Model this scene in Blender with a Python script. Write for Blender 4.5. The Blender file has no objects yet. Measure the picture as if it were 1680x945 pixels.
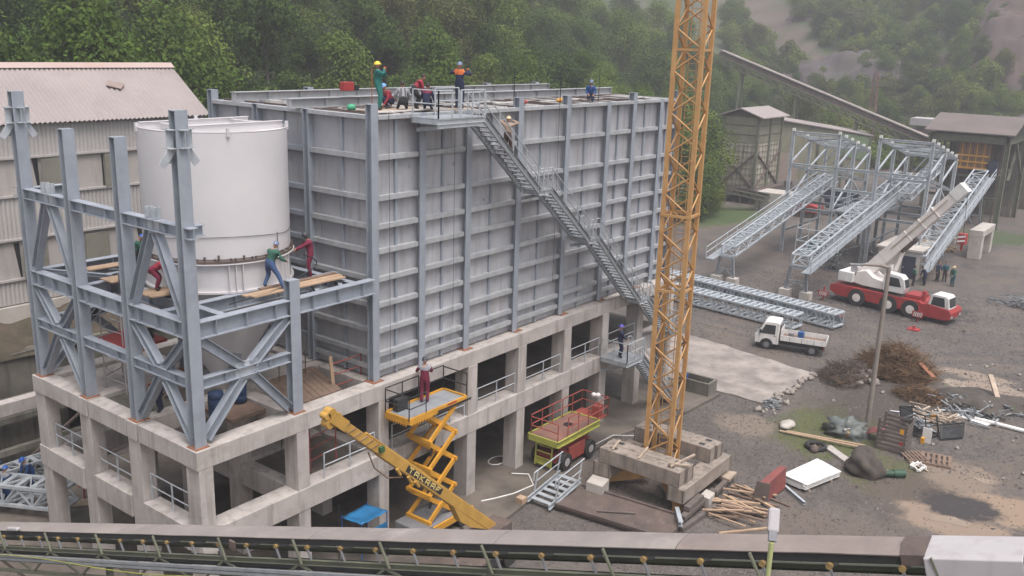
import bpy, bmesh, math, random
from mathutils import Vector, Matrix, noise as mnoise
R = math.radians
rnd = random.Random(7)
sc = bpy.context.scene
col = sc.collection
# ------------------------------------------------------------------ camera
cam_d = bpy.data.cameras.new('camera'); cam = bpy.data.objects.new('camera', cam_d); col.objects.link(cam)
cam_d.sensor_width = 36.0; cam_d.lens = 32.581; cam_d.clip_start = 0.2; cam_d.clip_end = 3000
cam.matrix_world = Matrix(((0.61073498, 0.18518325, -0.76987658, -25.80576),
                           (-0.79125757, 0.17985238, -0.58443527, -26.59605),
                           (0.03023651, 0.96610573, 0.25636979, 21.5),
                           (0, 0, 0, 1)))
sc.camera = cam
CAM = Vector((-25.80576, -26.59605, 21.5))
# ------------------------------------------------------------------ sky and sun (overcast day)
SUN_EL, SUN_AZ = R(68), R(-112)          # azimuth of the sun, counter-clockwise from +X
w = bpy.data.worlds.new('World'); sc.world = w; w.use_nodes = True
nt = w.node_tree; bg = nt.nodes['Background']
sky = nt.nodes.new('ShaderNodeTexSky'); sky.sky_type = 'NISHITA'; sky.sun_disc = False
sky.sun_elevation = SUN_EL; sky.sun_rotation = R(90) - SUN_AZ
sky.air_density = 1.6; sky.dust_density = 4.0; sky.ozone_density = 1.0
hs = nt.nodes.new('ShaderNodeHueSaturation'); hs.inputs['Saturation'].default_value = 0.36
nt.links.new(sky.outputs[0], hs.inputs['Color']); nt.links.new(hs.outputs[0], bg.inputs[0])
bg.inputs[1].default_value = 0.105
sd = bpy.data.lights.new('sun', 'SUN'); so = bpy.data.objects.new('sun', sd); col.objects.link(so)
sd.energy = 1.5; sd.angle = R(34); sd.color = (1.0, 0.95, 0.92)
sdir = Vector((math.cos(SUN_EL)*math.cos(SUN_AZ), math.cos(SUN_EL)*math.sin(SUN_AZ), math.sin(SUN_EL)))
so.rotation_euler = sdir.to_track_quat('Z', 'Y').to_euler(); so.location = (0, 0, 80)
sc.view_settings.view_transform = 'Standard'; sc.view_settings.look = 'None'
sc.view_settings.gamma = 1.0; sc.view_settings.use_curve_mapping = False
sc.view_settings.exposure = 1.05
sc.render.engine = 'CYCLES'
sc.cycles.use_denoising = True; sc.cycles.max_bounces = 6; sc.cycles.volume_bounces = 0
sc.cycles.diffuse_bounces = 3; sc.cycles.glossy_bounces = 2; sc.cycles.caustics_reflective = False; sc.cycles.caustics_refractive = False

# ------------------------------------------------------------------ helpers
def tag(o, label=None, cat=None, group=None, kind=None):
    if label: o['label'] = label
    if cat: o['category'] = cat
    if group: o['group'] = group
    if kind: o['kind'] = kind
    return o
def thing(name, label, cat, loc=(0, 0, 0), rotz=0.0, group=None):
    o = bpy.data.objects.new(name, None); col.objects.link(o)
    o.location = loc; o.rotation_euler = (0, 0, rotz); o.empty_display_size = 0.2
    return tag(o, label, cat, group)
def org(o):
    p = Vector((0, 0, 0))
    while o is not None:
        p = p + o.location; o = o.parent
    return p
def kids(o):
    return [c for c in bpy.data.objects if c.parent is o]
def copy_tree(o, parent=None):
    c = o.copy(); col.objects.link(c); c.parent = parent
    for ch in list(o.children): copy_tree(ch, c)
    return c
V = Vector
class MB:
    def __init__(s): s.v = []; s.f = []; s.mi = []; s.smooth = []; s.cur = 0; s.sm = False
    def add(s, vs, fs, smooth=None):
        b = len(s.v); s.v.extend(V(p) for p in vs)
        for f in fs:
            s.f.append([b+i for i in f]); s.mi.append(s.cur); s.smooth.append(s.sm if smooth is None else smooth)
    def box(s, a, b):
        x0, y0, z0 = (min(a[i], b[i]) for i in range(3)); x1, y1, z1 = (max(a[i], b[i]) for i in range(3))
        s.add([(x0,y0,z0),(x1,y0,z0),(x1,y1,z0),(x0,y1,z0),(x0,y0,z1),(x1,y0,z1),(x1,y1,z1),(x0,y1,z1)],
              [(0,3,2,1),(4,5,6,7),(0,1,5,4),(1,2,6,5),(2,3,7,6),(3,0,4,7)])
    def hexa(s, p): s.add(p, [(0,3,2,1),(4,5,6,7),(0,1,5,4),(1,2,6,5),(2,3,7,6),(3,0,4,7)])
    def frame(s, p0, p1, up=(0,0,1)):
        d = (V(p1)-V(p0)).normalized(); u = V(up)
        if abs(d.dot(u)) > 0.98: u = V((0,1,0)) if abs(d.y) < 0.9 else V((1,0,0))
        side = d.cross(u).normalized(); u = side.cross(d).normalized()
        return d, side, u
    def bar(s, p0, p1, w, h=None, up=(0,0,1), ou=0.0, os=0.0):
        h = w if h is None else h; p0 = V(p0); p1 = V(p1)
        d, sd_, u = s.frame(p0, p1, up); p0 = p0+u*ou+sd_*os; p1 = p1+u*ou+sd_*os
        a = sd_*(w/2); b = u*(h/2)
        s.hexa([p0-a-b, p0+a-b, p0+a+b, p0-a+b, p1-a-b, p1+a-b, p1+a+b, p1-a+b])
    def ib(s, p0, p1, h, w, tw=0.02, tf=0.025, up=(0,0,1)):
        s.bar(p0, p1, w, tf, up, ou=(h-tf)/2); s.bar(p0, p1, w, tf, up, ou=-(h-tf)/2)
        s.bar(p0, p1, tw, h-2*tf, up)
    def chan(s, p0, p1, h, w, t=0.02, up=(0,0,1)):
        s.bar(p0, p1, w, t, up, ou=(h-t)/2); s.bar(p0, p1, w, t, up, ou=-(h-t)/2)
        s.bar(p0, p1, t, h-2*t, up, os=-(w-t)/2)
    def tube(s, p0, p1, r, n=6, r1=None, caps=True):
        r1 = r if r1 is None else r1; p0 = V(p0); p1 = V(p1)
        if (p1-p0).length < 1e-6: return
        d, a, b = s.frame(p0, p1)
        vs = []
        for p, rr in ((p0, r), (p1, r1)):
            for k in range(n):
                t = 2*math.pi*k/n; vs.append(p+a*(rr*math.cos(t))+b*(rr*math.sin(t)))
        fs = [(k, (k+1) % n, n+(k+1) % n, n+k) for k in range(n)]
        s.add(vs, fs, n > 4)
        if caps: s.add(vs, [tuple(range(n-1, -1, -1)), tuple(range(n, 2*n))], False)
    def path(s, pts, r, n=6):
        for a, b in zip(pts[:-1], pts[1:]): s.tube(a, b, r, n)
    def disc(s, c, axis, r, h, n=20, r2=None):
        c = V(c); ax = V(axis).normalized(); s.tube(c-ax*h/2, c+ax*h/2, r, n, r2)
    def lathe(s, prof, n=32, c=(0,0,0), caps=False, smooth=True):
        vs = []; c = V(c)
        for r, z in prof:
            for k in range(n):
                t = 2*math.pi*k/n; vs.append(c+V((r*math.cos(t), r*math.sin(t), z)))
        fs = []
        for i in range(len(prof)-1):
            for k in range(n):
                fs.append((i*n+k, i*n+(k+1) % n, (i+1)*n+(k+1) % n, (i+1)*n+k))
        if caps: fs += [tuple(range(n-1, -1, -1)), tuple(range((len(prof)-1)*n, len(prof)*n))]
        s.add(vs, fs, smooth)
    def sheet(s, poly, z, t=0.0):
        n = len(poly)
        if t <= 0: s.add([(x, y, z) for x, y in poly], [tuple(range(n))]); return
        s.add([(x, y, z-t) for x, y in poly]+[(x, y, z) for x, y in poly],
              [tuple(range(n-1, -1, -1)), tuple(range(n, 2*n))]+[(k, (k+1) % n, n+(k+1) % n, n+k) for k in range(n)])
    def prism(s, pts, off):
        "polygon in space pulled along the vector off"
        n = len(pts); off = V(off)
        s.add([V(p) for p in pts]+[V(p)+off for p in pts],
              [tuple(range(n-1, -1, -1)), tuple(range(n, 2*n))]+[(k, (k+1) % n, n+(k+1) % n, n+k) for k in range(n)])
    def blob(s, c, rx, ry, rz, nu=12, nv=8, seed=0, amp=0.0, freq=1.0):
        vs = []; c = V(c)
        for j in range(nv+1):
            ph = math.pi*j/nv
            for i in range(nu):
                th = 2*math.pi*i/nu
                d = V((math.sin(ph)*math.cos(th), math.sin(ph)*math.sin(th), math.cos(ph)))
                k = 1+amp*mnoise.noise(d*freq+V((seed*7.3, seed*3.1, seed)))
                vs.append(c+V((d.x*rx*k, d.y*ry*k, d.z*rz*k)))
        s.add(vs, [(j*nu+i, (j+1)*nu+i, (j+1)*nu+(i+1) % nu, j*nu+(i+1) % nu) for j in range(nv) for i in range(nu)], True)
    def build(s, name, mats, parent=None, world=True, bevel=0.0):
        me = bpy.data.meshes.new(name)
        o0 = org(parent) if (parent is not None and world) else V((0,0,0))
        me.from_pydata([p-o0 for p in s.v], [], s.f)
        mats = mats if isinstance(mats, (list, tuple)) else [mats]
        for m in mats: me.materials.append(m)
        me.polygons.foreach_set('material_index', s.mi); me.polygons.foreach_set('use_smooth', s.smooth)
        bm = bmesh.new(); bm.from_mesh(me); bmesh.ops.recalc_face_normals(bm, faces=bm.faces); bm.to_mesh(me); bm.free()
        me.update()
        o = bpy.data.objects.new(name, me); col.objects.link(o)
        if parent is not None: o.parent = parent
        if bevel > 0:
            bv = o.modifiers.new('bevel', 'BEVEL'); bv.width = bevel; bv.segments = 2; bv.limit_method = 'ANGLE'; bv.angle_limit = R(40)
        return o

# ------------------------------------------------------------------ materials
def mat(name, c1, c2=None, scale=1.5, rough=0.6, metal=0.0, bump=0.15, fine=25.0, streak=None, streak_amt=0.5, detail=6.0, island=0.0, objvar=0.0, spots=None, spot_amt=0.3, spot_scale=2.0, contrast=0.18):
    m = bpy.data.materials.new(name); m.use_nodes = True; n = m.node_tree; L = n.links.new
    b = n.nodes['Principled BSDF']; b.inputs['Metallic'].default_value = metal
    tc = n.nodes.new('ShaderNodeTexCoord')
    c2 = c2 or tuple(x*0.72 for x in c1)
    n1 = n.nodes.new('ShaderNodeTexNoise'); n1.inputs['Scale'].default_value = scale; n1.inputs['Detail'].default_value = detail; n1.inputs['Roughness'].default_value = 0.62
    L(tc.outputs['Object'], n1.inputs['Vector'])
    cr = n.nodes.new('ShaderNodeValToRGB'); cr.color_ramp.elements[0].position = 0.5-contrast; cr.color_ramp.elements[1].position = 0.5+contrast
    cr.color_ramp.elements[0].color = (*c2, 1); cr.color_ramp.elements[1].color = (*c1, 1)
    L(n1.outputs['Fac'], cr.inputs[0]); out = cr.outputs[0]
    if streak:
        mp = n.nodes.new('ShaderNodeMapping'); mp.inputs['Scale'].default_value = (1.6, 1.6, 0.16)
        L(tc.outputs['Object'], mp.inputs[0])
        n2 = n.nodes.new('ShaderNodeTexNoise'); n2.inputs['Scale'].default_value = 2.2; n2.inputs['Detail'].default_value = 5
        L(mp.outputs[0], n2.inputs['Vector'])
        r2 = n.nodes.new('ShaderNodeValToRGB'); r2.color_ramp.elements[0].position = 0.5; r2.color_ramp.elements[1].position = 0.72
        r2.color_ramp.elements[0].color = (0,0,0,1); r2.color_ramp.elements[1].color = (streak_amt,)*3+(1,)
        L(n2.outputs['Fac'], r2.inputs[0])
        mx = n.nodes.new('ShaderNodeMixRGB'); mx.inputs[2].default_value = (*streak, 1)
        L(r2.outputs[0], mx.inputs[0]); L(out, mx.inputs[1]); out = mx.outputs[0]
    if spots:
        n4 = n.nodes.new('ShaderNodeTexNoise'); n4.inputs['Scale'].default_value = spot_scale; n4.inputs['Detail'].default_value = 8; n4.inputs['Roughness'].default_value = 0.7
        mp4 = n.nodes.new('ShaderNodeMapping'); mp4.inputs['Location'].default_value = (13.1, 4.7, 9.2); L(tc.outputs['Object'], mp4.inputs[0]); L(mp4.outputs[0], n4.inputs['Vector'])
        r4 = n.nodes.new('ShaderNodeValToRGB'); r4.color_ramp.elements[0].position = 0.56; r4.color_ramp.elements[1].position = 0.68
        r4.color_ramp.elements[0].color = (0,0,0,1); r4.color_ramp.elements[1].color = (spot_amt,)*3+(1,)
        L(n4.outputs['Fac'], r4.inputs[0])
        mx4 = n.nodes.new('ShaderNodeMixRGB'); mx4.inputs[2].default_value = (*spots, 1)
        L(r4.outputs[0], mx4.inputs[0]); L(out, mx4.inputs[1]); out = mx4.outputs[0]
    if island > 0:
        ge = n.nodes.new('ShaderNodeNewGeometry'); hv = n.nodes.new('ShaderNodeHueSaturation')
        mr = n.nodes.new('ShaderNodeMapRange'); mr.inputs['To Min'].default_value = 1-island; mr.inputs['To Max'].default_value = 1+island
        L(ge.outputs['Random Per Island'], mr.inputs[0]); L(mr.outputs[0], hv.inputs['Value']); L(out, hv.inputs['Color']); out = hv.outputs[0]
    if objvar > 0:
        oi = n.nodes.new('ShaderNodeObjectInfo'); hv2 = n.nodes.new('ShaderNodeHueSaturation'); mr2 = n.nodes.new('ShaderNodeMapRange'); mr2.inputs['To Min'].default_value = 1-objvar; mr2.inputs['To Max'].default_value = 1+objvar
        L(oi.outputs['Random'], mr2.inputs[0]); L(mr2.outputs[0], hv2.inputs['Value']); L(out, hv2.inputs['Color']); out = hv2.outputs[0]
    L(out, b.inputs['Base Color'])
    n3 = n.nodes.new('ShaderNodeTexNoise'); n3.inputs['Scale'].default_value = fine; n3.inputs['Detail'].default_value = 4
    L(tc.outputs['Object'], n3.inputs['Vector'])
    mr3 = n.nodes.new('ShaderNodeMapRange'); mr3.inputs['To Min'].default_value = max(0, rough-0.12); mr3.inputs['To Max'].default_value = min(1, rough+0.12)
    L(n3.outputs['Fac'], mr3.inputs[0]); L(mr3.outputs[0], b.inputs['Roughness'])
    if bump > 0:
        bp = n.nodes.new('ShaderNodeBump'); bp.inputs['Strength'].default_value = bump; bp.inputs['Distance'].default_value = 0.03
        L(n3.outputs['Fac'], bp.inputs['Height']); L(bp.outputs[0], b.inputs['Normal'])
    return m
M = {}
M['steel'] = mat('painted_steel', (.345,.375,.425), (.275,.30,.345), 1.2, .5, 0.15, .05, streak=(.20,.215,.245), streak_amt=.4, spots=(.40,.42,.45), spot_amt=.35)
M['panel'] = mat('wall_plate', (.445,.445,.47), (.35,.35,.375), .5, .55, 0.1, .05, streak=(.23,.21,.205), streak_amt=.6, spots=(.47,.44,.42), spot_amt=.6, spot_scale=.4, contrast=.14, objvar=.09)
M['ledge'] = mat('stiffener_steel', (.45,.455,.47), (.35,.36,.375), 1.5, .5, 0.15, .04, streak=(.2,.2,.21), streak_amt=.3)
M['galv'] = mat('galvanised_steel', (.55,.58,.61), (.40,.43,.46), 2.5, .45, 0.35, .05)
M['galv_dark'] = mat('dull_galvanised_steel', (.36,.38,.405), (.27,.285,.305), 2.5, .5, 0.3, .05)
M['concrete'] = mat('concrete', (.48,.435,.41), (.355,.32,.30), .9, .9, 0, .35, 18, streak=(.23,.20,.175), streak_amt=.65, spots=(.21,.18,.15), spot_amt=.45, spot_scale=.8)
M['concrete_pale'] = mat('pale_concrete', (.50,.46,.42), (.38,.345,.31), .9, .9, 0, .3, 18, spots=(.27,.24,.2), spot_amt=.5, spot_scale=.6)
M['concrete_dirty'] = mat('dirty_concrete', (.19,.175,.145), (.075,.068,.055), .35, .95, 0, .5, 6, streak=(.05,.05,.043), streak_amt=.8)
M['ballast'] = mat('weathered_ballast', (.33,.275,.235), (.20,.165,.14), 1.2, .9, 0, .4, 15, streak=(.08,.07,.06), streak_amt=.7, spots=(.12,.12,.07), spot_amt=.5)
M['rust'] = mat('rust', (.33,.125,.055), (.18,.09,.06), 4, .9, 0, .3)
M['rusty'] = mat('rusty_steel', (.145,.105,.092), (.085,.068,.06), 1.2, .85, 0.1, .3, spots=(.26,.2,.17), spot_amt=.5)
M['wood'] = mat('fresh_timber', (.43,.30,.20), (.31,.21,.14), 1.5, .8, 0, .2, 20, island=.22)
M['wood_old'] = mat('weathered_timber', (.22,.145,.105), (.13,.09,.07), 1.5, .9, 0, .3, 20, island=.3)
M['wood_grey'] = mat('grey_timber', (.15,.12,.105), (.09,.075,.068), 1.5, .9, 0, .3, 20, island=.3)
M['wood_pale'] = mat('pale_timber', (.45,.36,.28), (.30,.23,.18), 1.5, .85, 0, .2, 20, island=.25)
M['tank'] = mat('white_tank_paint', (.60,.575,.585), (.55,.53,.54), .5, .5, 0, .03, spots=(.54,.515,.52), spot_amt=.4, spot_scale=.5)
M['white'] = mat('white_paint', (.74,.72,.70), (.62,.60,.58), 1.2, .45, 0, .05, streak=(.4,.36,.33), streak_amt=.4)
M['boomwhite'] = mat('worn_cream_paint', (.80,.75,.71), (.68,.62,.58), 1.0, .5, 0, .05, spots=(.40,.34,.31), spot_amt=.4)
M['mast'] = mat('ochre_crane_paint', (.50,.285,.115), (.40,.215,.08), 1.4, .55, 0, .05, spots=(.30,.12,.05), spot_amt=.5, spot_scale=1.5)
M['lift_yellow'] = mat('orange_yellow_paint', (.66,.33,.04), (.52,.25,.03), 2, .5, 0, .05, spots=(.3,.15,.04), spot_amt=.35)
M['boom_yellow'] = mat('worn_yellow_paint', (.50,.29,.065), (.38,.22,.05), 1.3, .55, 0, .05, spots=(.33,.19,.07), spot_amt=.5)
M['red'] = mat('faded_red_paint', (.36,.035,.035), (.27,.03,.03), 1.6, .5, 0, .05, spots=(.24,.07,.06), spot_amt=.5)
M['redorange'] = mat('orange_red_paint', (.36,.075,.055), (.25,.055,.045), 1.6, .6, 0, .05, spots=(.22,.12,.10), spot_amt=.5)
M['lime'] = mat('lime_paint', (.40,.39,.08), (.28,.28,.07), 2, .55, 0, .05)
M['black'] = mat('black_rubber', (.022,.021,.021), (.035,.032,.03), 3, .8, 0, .2)
M['blackpaint'] = mat('black_paint', (.018,.018,.02), (.03,.03,.032), 3, .5, 0, .05)
M['glass'] = mat('dark_glass', (.03,.04,.045), (.02,.025,.03), 1, .08, 0, 0)
M['green_old'] = mat('faded_green_steel', (.165,.17,.12), (.105,.108,.082), 1.2, .8, 0, .2, spots=(.14,.11,.08), spot_amt=.6)
M['olive'] = mat('olive_cladding', (.24,.235,.165), (.18,.17,.125), .5, .85, 0, .2, streak=(.13,.11,.08), streak_amt=.6)
M['cladding'] = mat('corrugated_sheet', (.44,.41,.395), (.37,.345,.33), .3, .85, 0, .1, streak=(.31,.28,.265), streak_amt=.35)
M['roofing'] = mat('corrugated_roof', (.315,.27,.26), (.25,.215,.21), .25, .85, 0, .1, spots=(.21,.17,.16), spot_amt=.4, spot_scale=.5)
M['ridge'] = mat('faded_red_ridge', (.36,.24,.21), (.42,.34,.31), .12, .9, 0, .1)
M['cover'] = mat('dusty_belt_cover', (.28,.245,.225), (.19,.165,.155), .55, .9, 0, .3, 10, spots=(.37,.325,.30), spot_amt=.6, spot_scale=.5)
M['cover_rust'] = mat('rusty_belt_cover', (.265,.215,.195), (.19,.155,.14), .8, .9, 0, .3, 10)
M['hood'] = mat('white_fibre_hood', (.42,.395,.40), (.36,.335,.345), .8, .7, 0, .05, streak=(.28,.25,.24), streak_amt=.5)
M['belt'] = mat('dark_belt_rubber', (.022,.022,.024), (.03,.03,.03), 2, .85, 0, .2)
M['blue'] = mat('blue_plastic', (.02,.10,.30), (.018,.07,.21), 2, .5, 0, .05)
M['bluegreen'] = mat('blue_tarp', (.022,.17,.36), (.02,.11,.25), 2, .5, 0, .2, 8)
M['skin'] = mat('skin', (.42,.23,.16), (.36,.19,.13), 8, .6, 0, 0)
M['brush'] = mat('dry_twigs', (.17,.098,.048), (.085,.05,.03), 1.2, .95, 0, 0, island=.4)
M['stone'] = mat('rough_stone', (.085,.068,.058), (.05,.042,.036), 1.5, .95, 0, .6, 7, spots=(.10,.11,.05), spot_amt=.5)
M['rubble'] = mat('pale_rubble', (.30,.265,.235), (.2,.17,.15), 2, .95, 0, .4, 10, island=.35)
M['grey'] = mat('grey_plastic', (.20,.20,.21), (.16,.16,.17), 3, .5, 0, .05)
M['mesh'] = mat('grey_metal_debris', (.28,.29,.30), (.13,.135,.14), 3, .6, .2, .2, island=.5)
# ------------------------------------------------------------------ terrain
def sst(a, b, x):
    t = min(1, max(0, (x-a)/(b-a))); return t*t*(3-2*t)
YB = [(-300, 27), (-20, 30), (6, 31), (60, 29), (84, 27), (96, 36), (112, 46), (135, 50), (170, 44), (200, 40), (900, 40)]
def yb(x):
    for (x0, y0), (x1, y1) in zip(YB[:-1], YB[1:]):
        if x <= x1: return y0+(y1-y0)*(x-x0)/(x1-x0)
    return 40
def H(x, y):
    s1 = max(0.0, y-yb(x)); s1 = 0.5*s1*sst(0, 10, s1)
    xb = 158+0.25*max(0, -y)
    s2 = max(0.0, x-xb); s2 = 0.36*s2*sst(0, 25, s2)
    h = max(s1, s2)
    if h > 62: h = 62+(h-62)*0.04
    if h > 0.3:
        k = min(1, h/12)
        h += k*(4.5*mnoise.noise(V((x*.018, y*.018, 3.3)))+2.0*mnoise.noise(V((x*.06, y*.06, 1.3)))+.7*mnoise.noise(V((x*.17, y*.17, 6.3))))
    pl = 7.1*sst(18.0, 19.2, y)*(1-sst(5, 16, x))
    return max(h, pl, 0.0)
def axis(lo, hi, near_lo, near_hi, fine, coarse):
    a = []; x = lo
    while x < hi:
        a.append(x); x += fine if near_lo <= x < near_hi else coarse
    a.append(hi); return a
gx = axis(-420, 1100, -60, 320, 3.0, 20); gy = axis(-420, 900, -60, 200, 3.0, 20)
mb = MB(); nx = len(gx); ny = len(gy)
mb.add([(x, y, H(x, y)) for y in gy for x in gx],
       [(j*nx+i, j*nx+i+1, (j+1)*nx+i+1, (j+1)*nx+i) for j in range(ny-1) for i in range(nx-1)], True)
def ground_material():
    m = bpy.data.materials.new('yard_gravel_and_hillside'); m.use_nodes = True; n = m.node_tree; L = n.links.new
    b = n.nodes['Principled BSDF']
    ge = n.nodes.new('ShaderNodeNewGeometry'); sp = n.nodes.new('ShaderNodeSeparateXYZ'); L(ge.outputs['Position'], sp.inputs[0])
    def noi(s, d=6, r=.6, off=(0,0,0), stretch=None):
        t = n.nodes.new('ShaderNodeTexNoise'); t.inputs['Scale'].default_value = s; t.inputs['Detail'].default_value = d; t.inputs['Roughness'].default_value = r
        mp = n.nodes.new('ShaderNodeMapping'); mp.inputs['Location'].default_value = off
        if stretch: mp.inputs['Scale'].default_value = stretch
        L(ge.outputs['Position'], mp.inputs[0]); L(mp.outputs[0], t.inputs['Vector']); return t.outputs['Fac']
    def ramp(f, p0, p1, c0, c1):
        r = n.nodes.new('ShaderNodeValToRGB'); r.color_ramp.elements[0].position = p0; r.color_ramp.elements[1].position = p1
        r.color_ramp.elements[0].color = (*c0, 1); r.color_ramp.elements[1].color = (*c1, 1); L(f, r.inputs[0]); return r.outputs[0]
    def mix(f, a, c):
        x = n.nodes.new('ShaderNodeMixRGB'); L(f, x.inputs[0])
        for k, v in ((1, a), (2, c)):
            if isinstance(v, tuple): x.inputs[k].default_value = (*v, 1)
            else: L(v, x.inputs[k])
        return x.outputs[0]
    B, W = (0,0,0), (1,1,1)
    gravel = ramp(noi(.35, 8, .7), .36, .64, (.086,.075,.070), (.132,.116,.108))
    stones = ramp(noi(3.2, 9, .9, (3,1,0)), .38, .64, (.42,.42,.42), (1.5,1.48,1.45))
    mm = n.nodes.new('ShaderNodeMixRGB'); mm.blend_type = 'MULTIPLY'; mm.inputs[0].default_value = .9; L(gravel, mm.inputs[1]); L(stones, mm.inputs[2]); c = mm.outputs[0]
    c = mix(ramp(noi(.16, 7, .7, (40, 7, 0)), .47, .60, B, (.85,.85,.85)), c, (.138,.110,.090))          # dusty tan
    c = mix(ramp(noi(.10, 7, .65, (9, 31, 0), (1, 2.2, 1)), .55, .68, B, (.75,.75,.75)), c, (.045,.039,.038))  # damp dark
    c = mix(ramp(noi(.22, 7, .7, (70, 22, 0)), .60, .70, B, (.55,.55,.55)), c, (.058,.068,.030))          # thin weeds
    sp5 = noi(1.6, 6, .8, (5, 5, 1)); c = mix(ramp(sp5, .66, .72, B, (.8,.8,.8)), c, (.27,.235,.215))     # pale crumbs
    # grassed bit around the pole
    def ell(cx, cy, rx, ry, edge=.35):
        v = n.nodes.new('ShaderNodeVectorMath'); v.operation = 'SUBTRACT'; L(ge.outputs['Position'], v.inputs[0]); v.inputs[1].default_value = (cx, cy, 0)
        d = n.nodes.new('ShaderNodeVectorMath'); d.operation = 'MULTIPLY'; L(v.outputs[0], d.inputs[0]); d.inputs[1].default_value = (1/rx, 1/ry, 0)
        l = n.nodes.new('ShaderNodeVectorMath'); l.operation = 'LENGTH'; L(d.outputs[0], l.inputs[0])
        a = n.nodes.new('ShaderNodeMath'); a.operation = 'MULTIPLY_ADD'; L(noi(.9, 6, .7, (cx, cy, 2)), a.inputs[0]); a.inputs[1].default_value = 1.4; a.inputs[2].default_value = -.7
        s = n.nodes.new('ShaderNodeMath'); s.operation = 'ADD'; L(l.outputs['Value'], s.inputs[0]); L(a.outputs[0], s.inputs[1])
        return ramp(s.outputs[0], 1-edge, 1, W, B)
    grass = ramp(noi(3.0, 6, .7, (1, 8, 3)), .3, .7, (.058,.080,.022), (.112,.108,.045))
    c = mix(ell(25.5, -11.0, 4.4, 3.6), c, grass); c = mix(ell(22.0, -15.6, 3.0, 2.2), c, grass); c = mix(ell(30, -11.5, 4, 2.4), c, grass)
    c = mix(ell(88, 25, 11, 5), c, (.060,.088,.028)); c = mix(ell(100, -6, 6, 5), c, (.060,.078,.034))
    c = mix(ell(33, -12, 7, 5, .6), c, (.072,.058,.050)); c = mix(ell(21, -17, 4, 3.5, .6), c, (.10,.078,.062))
    for cx, cy, rx, ry, cc in ((19.0,-19.6,1.9,3.2,(.25,.185,.14)),(22.2,-21.0,2.0,2.6,(.27,.195,.14)),(24.5,-18.5,2.4,2.0,(.20,.155,.12)),(21.0,-19.3,1.7,2.2,(.048,.041,.041)),(40.5,-17.3,1.3,2.9,(.26,.20,.16)),(42.5,-15.5,1.0,3.0,(.24,.19,.15)),(40.0,-14.8,.9,.9,(.30,.24,.19)),(23.6,-6.9,1.9,2.0,(.19,.15,.12)),(58,-6,5.5,7,(.05,.043,.041))):
        c = mix(ell(cx, cy, rx, ry, .3), c, cc)
    # hillside: woodland floor, bare soil and reddish rock
    hl = ramp(noi(.030, 7, .6, (15, 3, 0)), .48, .70, (.044,.066,.022), (.095,.084,.060))
    hl = mix(ramp(noi(.05, 7, .65, (3, 44, 0)), .50, .62, B, (.45,.45,.45)), hl, (.100,.075,.064))
    hl = mix(ramp(noi(.09, 7, .7, (23, 14, 0)), .50, .62, B, (.85,.85,.85)), hl, (.055,.075,.028))
    for cx, cy, rx, ry in ((272,110,17,13),(256,97,14,10),(244,87,11,8),(234,79,9,6),(226,72,7,5),(219,66,6,4.5),(213,60,5,4)):
        hl = mix(ell(cx, cy, rx, ry, .6), hl, (.112,.085,.072))
    hm = n.nodes.new('ShaderNodeMapRange'); hm.inputs['From Min'].default_value = .2; hm.inputs['From Max'].default_value = 2.2; L(sp.outputs['Z'], hm.inputs[0])
    c = mix(hm.outputs[0], c, hl)
    # dark forest floor on the near wooded slope
    fx = n.nodes.new('ShaderNodeMapRange'); fx.inputs['From Min'].default_value = 150; fx.inputs['From Max'].default_value = 90; L(sp.outputs['X'], fx.inputs[0])
    fm = n.nodes.new('ShaderNodeMath'); fm.operation = 'MULTIPLY'; L(fx.outputs[0], fm.inputs[0]); L(hm.outputs[0], fm.inputs[1])
    c = mix(fm.outputs[0], c, (.035,.048,.018))
    L(c, b.inputs['Base Color'])
    L(ramp(noi(.10, 7, .65, (9, 31, 0), (1, 2.2, 1)), .58, .72, (.95,)*3, (.42,)*3), b.inputs['Roughness'])
    bp = n.nodes.new('ShaderNodeBump'); bp.inputs['Strength'].default_value = .7; bp.inputs['Distance'].default_value = .08
    ad = n.nodes.new('ShaderNodeMath'); ad.operation = 'ADD'; L(noi(2.2, 8, .75), ad.inputs[0]); L(noi(9, 4, .7), ad.inputs[1]); L(ad.outputs[0], bp.inputs['Height']); L(bp.outputs[0], b.inputs['Normal'])
    return m
M['ground'] = ground_material()
g = mb.build('ground', M['ground']); tag(g, 'dark grey gravel yard rising into the wooded quarry hillside', 'ground', kind='structure')

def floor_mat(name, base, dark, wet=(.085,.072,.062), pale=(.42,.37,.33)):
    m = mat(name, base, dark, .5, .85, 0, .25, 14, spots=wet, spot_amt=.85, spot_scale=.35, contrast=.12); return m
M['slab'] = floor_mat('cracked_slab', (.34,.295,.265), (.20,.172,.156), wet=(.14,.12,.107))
M['apron'] = floor_mat('dirty_shaded_floor', (.155,.130,.108), (.085,.072,.061))  # dirty brown, darkened to paint in the gloom under the building
def irregular(poly, step=.5, amp=.15, seed=0):
    out = []; n = len(poly); k = 0
    for i in range(n):
        a = V((*poly[i], 0)); b = V((*poly[(i+1) % n], 0)); m_ = max(1, int((b-a).length/step)); d = (b-a).normalized(); nn = V((-d.y, d.x, 0))
        for j in range(m_):
            p = a.lerp(b, j/m_)+nn*(amp*mnoise.noise(V((i*3.1+j*.37, seed, 0)))*(0 if j == 0 else 1)); out.append((p.x, p.y))
    return out
mb = MB(); mb.sheet(irregular([(27.2,-6.3),(34.9,-6.9),(36.9,3.2),(36.2,9.0),(27.6,9.5)], .5, .35, 2), .10, .16)
tag(mb.build('concrete_pad', M['slab']), 'cracked pale concrete pad in the middle of the yard', 'paving', kind='structure')
mb = MB(); mb.sheet(irregular([(-11.2,-2.6),(5,-3.2),(16.3,-2.0),(21.1,-3.4),(26.7,-3.7),(27.1,16),(-11.2,16)], .8, .12, 5), .18, .3)
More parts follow.
